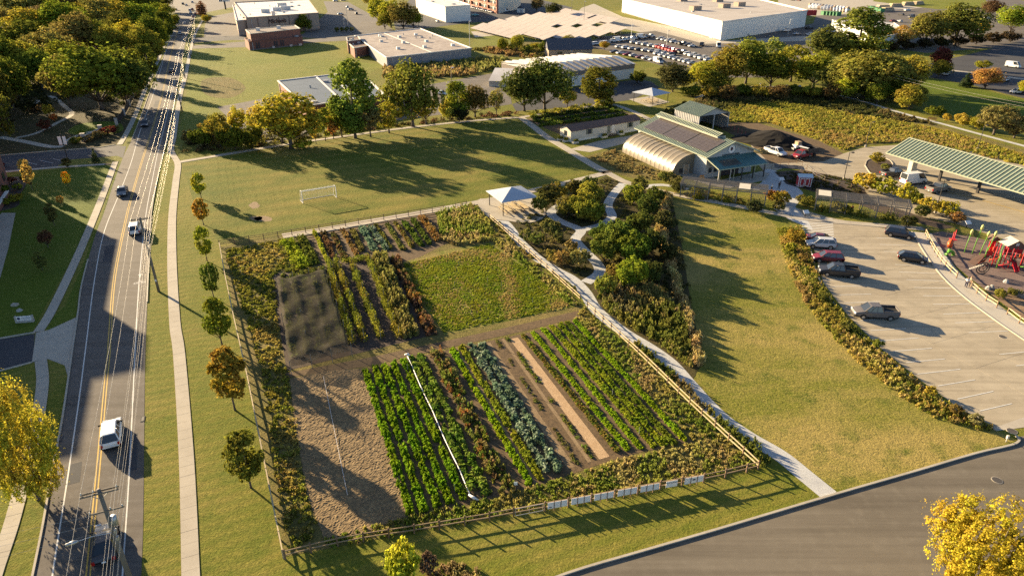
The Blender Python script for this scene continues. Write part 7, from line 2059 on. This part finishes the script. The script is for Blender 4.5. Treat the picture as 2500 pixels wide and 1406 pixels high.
for x, yb, yt, lb in ((445, 273, 190, 'power pole beside the walk past the hedgerow'), (452, 192, 130, 'power pole at the bend of the roadside walk'), (466, 140, 95, 'power pole beside the upper lawn'), (474, 112, 66, 'power pole by the house drive'), (478, 80, 44, 'power pole by the far shop lawn')):
    _pp.append((P(x, yb), max(8.5, min(13, height_at(yb, yt))), lb, False, True if yb > 250 else False))
_PD = []
for i, (p, h, lb, sec, lamp) in enumerate(_pp):
    power_pole(p, h, lb, sec, lamp)
    _PD.append((p, h))
_PD.insert(0, (_PD[0][0] + (_PD[0][0] - _PD[1][0]), 11.0))
_ux = Vector((math.cos(R(23)), math.sin(R(23)), 0))
def wire(pts, r, label, sag=.5):
    q = []
    for a, b in zip(pts, pts[1:]):
        for k in range(14):
            t = k / 14
            q.append(a.lerp(b, t) - Vector((0, 0, sag * 4 * t * (1 - t))))
    q.append(pts[-1])
    o = MB().tube(q, r * .7, 4).build('power_line', WIRE)
    return tag(o, label, 'cable', 'overhead cables along the road')
_wn = [(-1.1, .02, .014, 'leftmost overhead wire on the crossarms'), (-.35, .02, .014, 'second overhead wire on the crossarms'), (1.1, .02, .014, 'right overhead wire on the crossarms'),
       (.25, -1.9, .012, 'wire just below the crossarms'), (.3, -3.2, .012, 'upper communication cable on the poles'), (.25, -3.9, .016, 'thick communication cable on the poles'), (.35, -4.5, .012, 'lower communication cable on the poles'), (.2, -5.2, .01, 'lowest thin cable on the poles')]
for x, dz, r, lb in _wn:
    wire([p + _ux * x + Vector((0, 0, h + dz)) for p, h in _PD], r, lb, .55 if dz > -1 else .8)
for k in range(3):
    a = Vector((_tx, _ty, 11.0 - 2.2 - k * .8))
    wire([a, Vector((-62, 28 - k * 1.5, 8.5 - k * .5))], .011, ('upper', 'middle', 'lower')[k] + ' service wire running left from the near power pole', .5)
# thin lines across the wetland
_e = [P(2150, 250) + Vector((0, 0, 9)), P(2600, 360) + Vector((0, 0, 8.5))]
for k in range(2):
    wire([_e[0] + Vector((0, 0, -k * .8)), _e[1] + Vector((0, 0, -k * .8))], .03, ('upper', 'lower')[k] + ' wire crossing above the wetland trail', .6)['group'] = 'wires above the trail'

# ------------------------------------------------------------------ lamp posts, signs and small street things
def lamp_post(x, yb, yt, label, arm=1):
    h = height_at(yb, yt)
    t = thing('lamp_post', label, 'lamp post', P(x, yb), R(20), 'lamp posts of yard and lots')
    MB().tube([(0, 0, 0), (0, 0, .5)], .25, 10).build('base', CONC, t); MB().tube([(0, 0, .5), (0, 0, h)], [.09, .06], 8).build('pole', STEEL_D, t)
    ubox('arm', STEEL_D, t, (arm * .4, 0, h - .05), (.8, .06, .06)); MB().box(arm * .55, arm * 1.15, -.2, .2, h - .25, h - .05).build('lamp_head', STEEL_D, t)
lamp_post(2060, 438, 372, 'dark lamp post in the middle of the farm yard'); lamp_post(2113, 359, 298, 'dark lamp post at the far side of the farm yard'); lamp_post(2386, 366, 305, 'dark lamp post behind the carport roof'); lamp_post(2283, 520, 440, 'dark lamp post beside the tan pickup')
for x, yb, yt, lb in ((1147, 118, 52, 'tall floodlight pole at the workshop corner'), (1103, 218, 165, 'tall wooden light pole behind the hedgerow lot'), (1540, 105, 60, 'light pole at the left end of the sales lot'), (1627, 118, 75, 'light pole in the middle of the sales lot'), (1923, 88, 48, 'light pole in front of the superstore end wall'), (2317, 168, 145, 'thin light pole in the east lot'), (1395, 40, 0, 'utility pole at the back street bend'), (1346, 42, -5, 'utility pole behind the solar field'), (1022, 70, 28, 'utility pole at the corner of the workshop'), (842, 78, 45, 'light pole in the store car park'), (850, 70, 18, 'tall light pole in the store car park'), (1425, 62, 2, 'utility pole left of the superstore')):
    h = min(14, max(5, height_at(yb, yt)))
    t = thing('light_pole', lb, 'light pole', P(x, yb), R(20), 'distant poles')
    MB().tube([(0, 0, 0), (0, 0, h)], [.16, .1], 6).build('pole', POLE if 'wood' in lb or 'utility' in lb else GALV, t); ubox('lamp_head', SIGN_W, t, (.5, 0, h - .1), (1.0, .4, .25))
ms = thing('monument_sign', 'low stone monument sign with white board on the shaded lawn', 'sign', P(62, 786), R(10))
MB().box(-1.1, 1.1, -.2, .2, 0, .25).box(-1.1, -.95, -.16, .16, .25, .95).box(.95, 1.1, -.16, .16, .25, .95).build('stone_base', PEBBLE, ms); ubox('board', SIGN_W, ms, (0, -.05, .6), (1.85, .1, .62))
sl_ = MB().poly([(-.62 + math.cos(a) * .19, -.11, .62 + math.sin(a) * .19) for a in np.linspace(0, 2 * math.pi, 17)[:-1]]).build('seal', M('navy_seal', (.02, .03, .08), rough=.6), ms)
for k, w in ((0, 1.0), (1, 1.15), (2, .9)): ubox('text_line', M('grey_print', (.2, .22, .28), rough=.6), ms, (.28, -.105, .76 - k * .14), (w, .012, .05))
ub = thing('utility_box', 'pale flat utility cover on the shaded lawn behind the monument sign', 'utility box', P(37, 746)); MB().box(-.4, .4, -.3, .3, 0, .25).box(-.36, .36, -.26, .26, .25, .3).build('lid', CONC, ub)
rk = thing('boulder', 'small pale boulder beside the monument sign', 'boulder', P(48, 759)); MB().tube([(0, 0, -.1), (0, 0, .12), (.05, 0, .35)], [.42, .4, .12], 7).build('stone', PEBBLE, rk)
for x, y, r, lb in ((2434, 1172, .42, 'round iron manhole cover in the lower right street'), (2447, 822, .4, 'round iron drain cover in the car park'), (2470, 1052, .45, 'iron cover on the concrete pad at the car park entrance')):
    t = thing('manhole_cover', lb, 'manhole', P(x, y)); MB().tube([(0, 0, 0), (0, 0, .045)], r, 18).build('cover', M('iron_cover', (.06, .055, .05), rough=.7, c2=(.09, .08, .07), scale=9), t); MB().tube([(0, 0, 0), (0, 0, .035)], r * 1.15, 18).build('ring', CONC, t)
for x, y, lb in ((349, 1023, 'storm drain inlet on the right kerb beside the ploughed plot'), (148, 1072, 'storm drain inlet on the left kerb by the yellow-green tree')):
    t = thing('storm_drain', lb, 'drain', P(x, y), R(20)); MB().box(-.12, .12, -.4, .4, .02, .06).build('inlet', STEEL_D, t); MB().box(-.2, .2, -.5, .5, 0, .045).build('apron', ASPHALT_D, t)
mbx = thing('meter_box', 'small white box on a post at the street corner', 'utility box', P(2456, 1078)); ubox('post', GALV, mbx, (0, 0, .3), (.08, .08, .6)); ubox('box', CREAM, mbx, (0, 0, .6), (.2, .18, .4))
for x, y, lb in ((1857, 213, 'left white trail sign at the wetland edge'), (1919, 217, 'middle white trail sign at the wetland edge'), (1951, 218, 'right white trail sign at the wetland edge'), (1906, 448, 'tilted white information board beside the gravel court'), (2359, 556, 'tilted white information board by the playground corner'), (878, 326, 'pale blue information board on the field walk'), (1084, 292, 'noticeboard on two posts above the field walk'), (1965, 530, 'small white sign by the car park head')):
    t = thing('info_board', lb, 'sign', P(x, y), R(15)); ubox('post', STEEL_D, t, (0, 0, .5), (.1, .1, 1.0)); ubox('panel', SIGN_W, t, (0, -.1, 1.05), (1.1, .05, .75), rot=(R(-50), 0, 0))
bn = thing('bench', 'orange timber bench beside the nature trail', 'bench', P(2275, 296), R(-25)); 
for k in range(3): ubox('seat_slat', M('orange_timber', (.5, .27, .1), rough=.7), bn, (0, -.15 + k * .16, .45), (2.2, .13, .05)); ubox('back_slat', M('orange_timber', (.5, .27, .1)), bn, (0, .32 + k * .03, .62 + k * .16), (2.2, .05, .13))
for s in (-.9, .9): ubox('leg', WOOD_D, bn, (s, 0, .22), (.1, .5, .44))
ds = thing('pylon_sign', 'tall white sign board with dark emblem by the far junction', 'sign', P(551, 24), R(25)); ubox('post', STEEL_D, ds, (0, 0, 3.0), (1.2, .8, 6.0)); ubox('board', SIGN_W, ds, (0, 0, 7.0), (8, .6, 2.8)); ubox('emblem', INK, ds, (-2.6, -.35, 7.0), (1.9, .1, 1.9)); ubox('emblem_centre', SIGN_W, ds, (-2.6, -.42, 7.0), (.6, .1, 1.0))
for k in range(2): ubox('text_line', M('grey_print', (.2, .22, .28)), ds, (1.2, -.35, 7.5 - k * .8), (3.4, .06, .35))
bl_ = thing('banner_lamp', 'street lamp with pale banners at the side road', 'lamp post', P(166, 391), R(10)); MB().tube([(0, 0, 0), (0, 0, 6.2)], [.12, .08], 8).build('pole', STEEL_D, bl_)
for s in (-1, 1): ubox('banner', SIGN_W, bl_, (s * .5, 0, 4.6), (.7, .03, 1.9))
# estate fence and piers along the wood
ef = thing('estate_fence', 'black picket fence with stone piers along the wood beside the road', 'fence', P(286, 308))
_fp = resample(smooth([P(286, 309), P(318, 258), P(350, 175), (P(366, 134)), P(384, 95), P(405, 55)], 4), 7.0)
for i, p in enumerate(_fp):
    q = p - _fp[0]
    if i % 2 == 0: ubox('pier', PEBBLE, ef, (q.x, q.y, 1.0), (.7, .7, 2.0), R(23)); ubox('pier_cap', CONC, ef, (q.x, q.y, 2.06), (.85, .85, .12), R(23))
    if i + 1 < len(_fp):
        r = _fp[i + 1] - _fp[0]; mb = MB(); d = r - q
        for z in (.25, 1.55): mb.beam(q + Vector((0, 0, z)), r + Vector((0, 0, z)), .05, .06)
        for k in range(1, 40):
            c = q + d * (k / 40); mb.beam(c + Vector((0, 0, .1)), c + Vector((0, 0, 1.75)), .035, .035)
        mb.build('picket_panel', STEEL_D, ef)
sw = thing('stone_sign_wall', 'curved low stone entrance wall with pillars at the wood corner', 'wall', P(205, 345))
for i, (x, y) in enumerate(((205, 345), (247, 324))):
    q = P(x, y) - P(205, 345); ubox('pillar', PEBBLE, sw, (q.x, q.y, .95), (.9, .9, 1.9), R(20)); ubox('pillar_cap', CONC, sw, (q.x, q.y, 1.96), (1.1, 1.1, .12), R(20))
_sp = [P(x, y) - P(205, 345) for x, y in ((209, 342), (217, 338), (226, 334), (235, 329), (243, 326))]
for a, b in zip(_sp, _sp[1:]): ubeam('wall_block', PEBBLE, sw, a + Vector((0, 0, .6)), b + Vector((0, 0, .6)), .5, 1.2)
for i, (x, y, s, c) in enumerate(((185, 350, 16, DARK), (215, 346, 16, BROWN), (240, 338, 18, BROWN), (265, 328, 20, RED), (278, 322, 18, BROWN), (200, 330, 12, OLIVE))):
    tree(x, y, y - s, s * 1.1, 'bush', c, ('dark', 'low brown', 'tall brown', 'dark red', 'rusty', 'olive')[i] + ' shrub around the stone entrance wall', 'shrub', 'shrubs at the entrance wall')

# ------------------------------------------------------------------ solar field
_sr = [((1164, 74), (1268, 100)), ((1203, 63), (1345, 104)), ((1238, 56), (1400, 107)), ((1271, 50), (1437, 103)), ((1303, 45), (1478, 96)), ((1335, 41), (1516, 87)), ((1366, 35), (1440, 52))]
for i, (a, b) in enumerate(_sr):
    A, B = P(*a), P(*b)
    d = B - A
    rz = math.atan2(d.y, d.x)
    t = thing('solar_table', f'long tilted row of grey solar panels, {_ord2[i]} from the left front', 'solar panels', A, rz, 'solar field rows')
    n = max(4, int(d.length / 9.0))
    w = d.length / n
    for k in range(n):
        if (i, k) in ((3, 7), (4, 8), (5, 9)): continue
        ubox('panel', M('solar_field_panel', (.36, .31, .27), (.41, .355, .31), .3, .6, spec=.3), t, ((k + .5) * w, 0, 2.6), (w - .25, 8.8, .12), rot=(R(17), 0, 0))  # pale grey stands in for the sky's reflection on the panels
        for s in (-2, 2): ubox('support', GALV, t, ((k + .5) * w, s, 1.15 + s * .12), (.2, .2, 2.3))
_A, _B = P(1410, 44), P(1500, 63)
t = thing('solar_table', 'detached short row of solar panels nearest the back street', 'solar panels', _A, math.atan2((_B - _A).y, (_B - _A).x), 'solar field rows')
for k in range(3): ubox('panel', M('solar_field_panel', (.2, .185, .185)), t, ((k + .5) * (_B - _A).length / 3, 0, 2.6), ((_B - _A).length / 3 - .4, 8, .12), rot=(R(17), 0, 0)); ubox('support', GALV, t, ((k + .5) * (_B - _A).length / 3, 0, 1.25), (.3, .3, 2.4))

# ------------------------------------------------------------------ compost heap, yard clutter
def heap(name, label, c, rx, ry, h, rz, mat, seed):
    rng = np.random.default_rng(seed); mb = MB(); n, m_ = 28, 8; rings = []
    for j in range(m_ + 1):
        t = j / m_; r = 1 - t
        rings.append([(math.cos(a) * rx * r * rng.uniform(.93, 1.07), math.sin(a) * ry * r * rng.uniform(.93, 1.07), h * (1 - r ** 1.35) + (rng.uniform(-.06, .06) if j else 0)) for a in np.linspace(0, 2 * math.pi, n + 1)[:-1]])
    o = mb.rings(rings).build(name, mat); o.location = (c.x, c.y, 0); o.rotation_euler = (0, 0, rz)
    return tag(o, label, 'heap')
heap('compost_heap', 'big black compost heap behind the white pickup', P(1888, 350), 11.0, 6.0, 3.3, R(-40), COMPOST, 1)
heap('soil_heap', 'grey-brown soil heap left of the black compost heap', P(1800, 318), 4.5, 3.0, 1.3, R(-20), SOIL, 2)
heap('leaf_heap', 'small olive leaf heap beside the barn corner', P(1862, 372), 3.0, 1.8, 1.0, R(-20), M('leaf_litter', (.16, .13, .05), (.11, .09, .04), 1.2, .95, 1, 6), 3)
tp = thing('ground_tarp', 'dark tarp laid on the bank beside the yard', 'tarp', P(1925, 408), R(-15)); MB().rings([[(-3 + i * .6, -1.4, .08 + .04 * math.sin(i * 2)) for i in range(11)], [(-3 + i * .6, 1.4, .12 + .05 * math.cos(i * 1.7)) for i in range(11)]], cap=False, closed=False).build('sheet', M('dark_tarp', (.03, .03, .035), rough=.6), tp)
for k in range(5):
    t = thing('bollard', f'thin red-pink post behind the barn, {ordn(k)} from the left', 'post', P(1783 + k * 9, 318 + k * 4), 0, 'red posts behind the barn'); MB().tube([(0, 0, 0), (0, 0, 1.5)], .08, 6).build('post_body', M('red_post', (.35, .08, .08), rough=.6), t)
bb = thing('flower_barrel', 'straw bale stack with orange pumpkins beside the barn porch', 'display', P(1712, 440), R(10)); MB().box(-.6, .6, -.4, .4, 0, .45).box(-.4, .4, -.3, .3, .45, .9).build('bale', STRAW, bb)
for x, z in ((-.2, .98), (.25, .98), (.5, .52)): MB().tube([(x, -.1, z - .08), (x, -.1, z + .05), (x, -.1, z + .18)], [.12, .2, .08], 8).build('pumpkin', M('pumpkin', (.6, .25, .03), rough=.6), bb, True)
ha = thing('handrail', 'white-grey handrail beside the barn porch', 'handrail', P(1725, 430), R(23))
for x in (0, 1.5, 3.0): ubox('rail_post', GALV, ha, (x, 0, .5), (.05, .05, 1.0))
ubox('rail_bar', GALV, ha, (1.5, 0, 1.0), (3.0, .05, .05))
kb = thing('kerbed_island', 'kerbed planted island by the carport', 'island', P(2140, 402)); 
_is = [P(x, y) for x, y in ((2112, 405), (2118, 392), (2145, 385), (2172, 392), (2180, 408), (2160, 425), (2128, 425), (2112, 405))]
kerb('kerb', [p - P(2140, 402) for p in smooth(_is, 4)], CONC, .2, .14, kb); MB().poly([(p.x - P(2140, 402).x, p.y - P(2140, 402).y, .06) for p in _is[:-1]]).build('planting_soil', MULCH, kb)
# trade yard: bales, bins, timber
for i in range(26):
    x, y = 1978 + (i % 13) * 7.5, 17 + (i % 13) * .75 + (i // 13) * 5
    t = thing('wrapped_bale', f'wrapped bale in the far trade yard, {ordn(i % 13)} from the left in the {"back" if i < 13 else "front"} row', 'bale', P(x, y), R(20 + i * 7), 'wrapped bales in the trade yard'); MB().tube([(-1.4, 0, 1.4), (-1.2, 0, 1.4), (1.2, 0, 1.4), (1.4, 0, 1.4)], [1.1, 1.4, 1.4, 1.1], 9).build('wrap', FABRIC_W if i % 4 else TAN_WALL, t)
for i in range(9):
    x, y = (2012 + i * 8, 37 + i * .6) if i < 5 else (2126 + (i - 5) * 8, 24 + (i - 5) * 2.2)
    t = thing('skip_bin', f'green bin in the far trade yard, {ordn(i)} from the left', 'bin', P(x, y), R(20), 'green bins in the trade yard'); MB().box(-2, 2, -1.5, 1.5, 0, 2.4).box(-2.15, 2.15, -1.65, 1.65, 2.4, 2.6).build('bin', M('green_plastic', (.05, .2, .08), rough=.6), t)
for i, (x, y) in enumerate(((2155, 22), (2185, 18), (2215, 14), (2165, 28), (2240, 12))):
    t = thing('timber_stack', f'stack of pale timber in the far trade yard, {ordn(i)} built'.replace(' built', ' of the five'), 'timber stack', P(x, y), R(10 + 5 * i), 'timber stacks in the trade yard')
    for k in range(4): ubox('board_layer', WOOD if k % 2 else TAN_WALL, t, (0, 0, .4 + k * .7), (12 - k, 5 - k * .5, .6))

# ------------------------------------------------------------------ playground
PO = P(2425, 640)
PR, PG, PY, POr, PBr = (M('play_red', (.5, .02, .03), rough=.45), M('play_green', (.1, .28, .03), rough=.45), M('play_lime', (.5, .5, .16), rough=.5), M('play_orange', (.6, .1, .02), rough=.45), M('play_brown', (.13, .08, .06), rough=.8))
pl = thing('play_structure', 'big red and green barn-themed play structure with slides and ramps', 'playground', PO)
def loc(x, y, z=0.0): return P(x, y) - PO + Vector((0, 0, z))
def ppost(x, y, h, m_, r=.07):
    q = loc(x, y); MB().tube([q, q + Vector((0, 0, h))], r, 7).build('post', m_, pl, True); return q
for x, y in ((2415, 640), (2440, 646), (2452, 640), (2470, 650), (2478, 640), (2492, 652), (2500, 640), (2425, 630), (2412, 622), (2460, 655), (2486, 660), (2510, 655), (2447, 652), (2430, 640), (2420, 650), (2515, 640), (2505, 662)):
    ppost(x, y, 3.3, PR)
for x, y in ((2400, 640), (2432, 655), (2440, 630)): ppost(x, y, 2.6, PG)
for (x0, y0), (x1, y1), z in (((2405, 632), (2440, 646), 1.1), ((2442, 640), (2478, 650), 1.5), ((2480, 640), (2505, 652), 1.3)):
    a, b = loc(x0, y0), loc(x1, y1); c = (a + b) / 2; ubox('deck', PBr, pl, (c.x, c.y, z), (abs(b.x - a.x) + .6, 1.6, .1)); ubox('guard_panel', PR, pl, (c.x, c.y + .8, z + .5), (abs(b.x - a.x), .06, .8))
q0, q1 = loc(2464, 648, 1.5), loc(2481, 668, .25)
for nm_, a, b in (('slide', q0, q1), ('slide', loc(2408, 636, 1.1), loc(2392, 648, .2))):
    m_ = PR if a is q0 else POr
    MB().rings([[a + Vector((-.35, 0, .25)), a + Vector((-.3, 0, 0)), a + Vector((.3, 0, 0)), a + Vector((.35, 0, .25))], [a.lerp(b, .5) + Vector((-.35, 0, .1)), a.lerp(b, .5) + Vector((-.3, 0, -.15)), a.lerp(b, .5) + Vector((.3, 0, -.15)), a.lerp(b, .5) + Vector((.35, 0, .1))], [b + Vector((-.35, 0, .2)), b + Vector((-.3, 0, 0)), b + Vector((.3, 0, 0)), b + Vector((.35, 0, .2))]], cap=False, closed=False).build(nm_, m_, pl)
def proof(x, y, z, w, d, h, m_, gable):
    c = loc(x, y, z); mb = MB()
    mb.poly([c + Vector((-w, -d, 0)), c + Vector((-w, d, 0)), c + Vector((0, d, h)), c + Vector((0, -d, h))]).poly([c + Vector((w, -d, 0)), c + Vector((w, d, 0)), c + Vector((0, d, h)), c + Vector((0, -d, h))])
    o = mb.build('roof', m_, pl); MB().poly([c + Vector((-w + .1, -d + .1, 0)), c + Vector((w - .1, -d + .1, 0)), c + Vector((0, -d + .1, h - .08))]).build('gable', gable, o)
    return c
c = proof(2457, 640, 3.1, 1.6, 1.1, 1.0, ROOF_G, PBr)
ubox('gable_window', SIGN_W, pl, (c.x, c.y - 1.03, c.z + .35), (.42, .05, .45)); ubox('gable_window_cross', PBr, pl, (c.x, c.y - 1.07, c.z + .35), (.06, .03, .42))
MB().box(c.x - 1.4, c.x + 1.4, c.y - .98, c.y - .93, c.z - .5, c.z).build('fascia', PBr, pl)
proof(2412, 626, 2.9, .7, .7, .8, PBr, PBr); ubox('tower_panel', PR, pl, loc(2412, 628, 2.0), (1.0, .1, 1.6))
a, b = loc(2372, 645, .15), loc(2402, 636, 1.0); ubeam('ramp', PBr, pl, a, b, 1.3, .1); ubeam('ramp_rail', PBr, pl, a + Vector((0, .6, .7)), b + Vector((0, .6, .7)), .06, .06); ubeam('ramp_rail', PBr, pl, a + Vector((0, -.6, .7)), b + Vector((0, -.6, .7)), .06, .06)
for i, (x, y, z) in enumerate(((2408, 640, 1.6), (2418, 634, 1.9), (2436, 648, 1.3), (2448, 640, 2.3), (2466, 652, 1.2), (2474, 644, 2.2), (2488, 650, 1.7), (2498, 644, 2.4), (2430, 632, 1.7), (2505, 654, 1.2))):
    ubox('play_panel', (PR, POr, PG, PR, PBr)[i % 5], pl, loc(x, y, z), (.95, .08, .75), rot=(0, 0, .5 * i))
for i, (x, y) in enumerate(((2444, 660), (2498, 664), (2422, 646))):
    q = loc(x, y); MB().tube([q + Vector((math.cos(a) * .55, math.sin(a) * .55, .2 + a * .22)) for a in np.linspace(0, 8, 22)], .06, 6).build('spiral_climber', (PR, PG, POr)[i], pl, True)
tul = [(2354, 617, 3.2), (2373, 620, 4.2), (2389, 628, 3.6), (2400, 640, 4.4)]
for i, (x, y, h) in enumerate(tul):
    t = thing('tulip_pole', f'green play pole with pale bud top, {_ord[i]} from the left', 'play pole', P(x, y), 0, 'bud-topped play poles'); e = Vector((.35 + .12 * i, .3, h))
    MB().tube([(0, 0, 0), e * .5 + Vector((-.05, 0, 0)), e], .07, 7).build('stem', PG, t, True); MB().tube([e + Vector((0, 0, -.2)), e + Vector((.03, 0, .15)), e + Vector((.06, 0, .55)), e + Vector((.08, 0, .8))], [.07, .22, .2, .05], 9).build('bud', PY, t, True)
rcb = thing('red_climber', 'red twin-post climber with orange crawl tube left of the play structure', 'climber', P(2322, 600)); 
for dx in (-.35, .55): MB().tube([(dx, dx, 0), (dx, dx, 2.6)], .08, 7).build('post', PR, rcb, True)
ubox('step_panel', PR, rcb, (.1, .1, 1.1), (.9, .9, .1)); MB().tube([(-.3, -.2, 1.0), (-.8, -.7, .7), (-1.0, -1.2, .35)], [.35, .4, .38], 9).build('crawl_tube', POr, rcb, True)
gcb = thing('green_crawler', 'small green arched crawl toy in front of the red climber', 'play toy', P(2318, 624))
MB().tube([(math.cos(a) * .6, 0, math.sin(a) * .75) for a in np.linspace(0, math.pi, 9)], .26, 8).build('arch', PG, gcb, True); MB().tube([(0, .3, .7), (0, .5, .9)], [.2, .25], 8).build('head', PG, gcb, True)
wcb = thing('wheel_climber', 'dark spoked wheel climber with pale ladder in the playground', 'climber', P(2394, 668))
for r_ in (.95, .6): MB().tube([(math.cos(a) * r_, -.1, .95 + math.sin(a) * r_) for a in np.linspace(0, 2 * math.pi, 19)], .09, 6).build('wheel_ring', STEEL_D, wcb)
for k in range(6): a = k * math.pi / 3; ubeam('spoke', PBr, wcb, (0, -.1, .95), (math.cos(a) * .9, -.1, .95 + math.sin(a) * .9), .07, .07)
for s in (-.12, .12): ubeam('ladder_rail', CREAM, wcb, (-2.2, s - .3, .9), (-.3, s - .3, 1.7), .06, .06)
for k in range(7): ubox('rung', CREAM, wcb, (-2.1 + k * .28, -.3, .95 + k * .12), (.05, .3, .04))
rp = thing('raised_planter', 'long timber raised planter with dry plants at the right edge', 'planter', P(2490, 722), R(-40)); MB().box(-1.6, 1.6, -.6, .6, 0, .5).build('planter_box', WOOD_G, rp)
rng = np.random.default_rng(9); foliage('plants', rng.uniform((-1.4, -.4), (1.4, .4), (20, 2)), np.full(20, .3), rng.uniform(.2, .6, 20), 22, .14, [(.17, .14, .05), (.1, .11, .03)], 9, parent=rp, z0=.45)
for i, (x, y) in enumerate(((2420, 704), (2412, 706), (2455, 690))):
    t = thing('boulder', ('pale', 'small tan', 'pinkish')[i] + ' boulder in the playground bed', 'boulder', P(x, y)); MB().tube([(0, 0, -.1), (.03, 0, .2), (.05, .02, .55)], [.42, .4, .14], 7).build('stone', PEBBLE, t)

# ------------------------------------------------------------------ people
def person(pos, yaw, h, shirt, legs, hair, label, stride=.12, arm=.1):
    t = thing('person', label, 'person', pos, yaw)
    s = h / 1.72
    def skin(name, verts, edges, rad, mat, parent):
        me = bpy.data.meshes.new(name); me.from_pydata([tuple(Vector(v) * s) for v in verts], edges, []); me.materials.append(mat)
        o = link(bpy.data.objects.new(name, me), parent); m_ = o.modifiers.new('skin', 'SKIN'); m_.use_smooth_shade = True
        for v, r in zip(me.skin_vertices[0].data, rad): v.radius = (r * s, r * s); v.use_root = False
        me.skin_vertices[0].data[0].use_root = True
        o.modifiers.new('sub', 'SUBSURF').levels = 1
        return o
    a, b = stride, arm
    V = [(0, 0, .95), (0, 0, 1.15), (0, 0, 1.38), (0, 0, 1.5), (0.01, 0, 1.6), (0.015, 0, 1.7), (0, .17, 1.4), (b, .24, 1.12), (b + .12, .22, .9), (b + .16, .21, .82), (0, -.17, 1.4), (-b, -.24, 1.12), (-b + .05, -.24, .88), (-b + .07, -.24, .8), (a * .4, .09, .9), (a * .7, .1, .5), (a, .1, .08), (a + .16, .1, .04), (-a * .4, -.09, .9), (-a * .6, -.1, .5), (-a, -.1, .08), (-a + .16, -.1, .04)]
    E = [(0, 1), (1, 2), (2, 3), (3, 4), (4, 5), (2, 6), (6, 7), (7, 8), (8, 9), (2, 10), (10, 11), (11, 12), (12, 13), (0, 14), (14, 15), (15, 16), (16, 17), (0, 18), (18, 19), (19, 20), (20, 21)]
    Rr = [.13, .12, .13, .055, .095, .08, .06, .042, .034, .028, .06, .042, .034, .028, .085, .06, .042, .035, .085, .06, .042, .035]
    skin('body', V, E, Rr, SKIN, t)
    ts = [0, 1, 2, 6, 7, 10, 11]
    skin('shirt', [V[i] for i in ts], [(0, 1), (1, 2), (2, 3), (3, 4), (2, 5), (5, 6)], [.155, .15, .16, .08, .062, .08, .062], M('shirt_' + label[:9].replace(' ', '_'), shirt, rough=.9), t)
    tl = [0, 14, 15, 16, 18, 19, 20]
    skin('trousers', [V[i] for i in tl], [(0, 1), (1, 2), (2, 3), (0, 4), (4, 5), (5, 6)], [.15, .105, .08, .06, .105, .08, .06], M('trousers_' + label[:9].replace(' ', '_'), legs, rough=.9), t)
    skin('hair', [(-.03, 0, 1.62), (-.01, 0, 1.7), (.01, 0, 1.74)], [(0, 1), (1, 2)], [.095, .105, .07], M('hair_' + label[:9].replace(' ', '_'), hair, rough=.8), t)
    return t
person(P(2357, 702), R(60), 1.72, (.75, .74, .72), (.03, .03, .06), (.06, .04, .03), 'white-shirted adult in dark trousers standing at the playground fence gap')
person(P(2365, 700), R(200), 1.65, (.3, .25, .15), (.12, .09, .06), (.25, .16, .07), 'adult in tan clothes beside the one in white at the playground fence')
person(P(2078, 521), R(-60), 1.7, (.25, .03, .03), (.03, .03, .05), (.04, .03, .025), 'red-topped adult walking under the right pergola')
person(P(1883, 468), R(150), 1.7, (.7, .7, .7), (.05, .05, .06), (.6, .6, .58), 'white-hatted adult behind the orange shrub by the gravel court', 0.05)
person(P(1901, 462), R(100), 1.65, (.03, .035, .05), (.03, .03, .03), (.03, .025, .02), 'dark-clothed adult on the gravel court', 0.1)
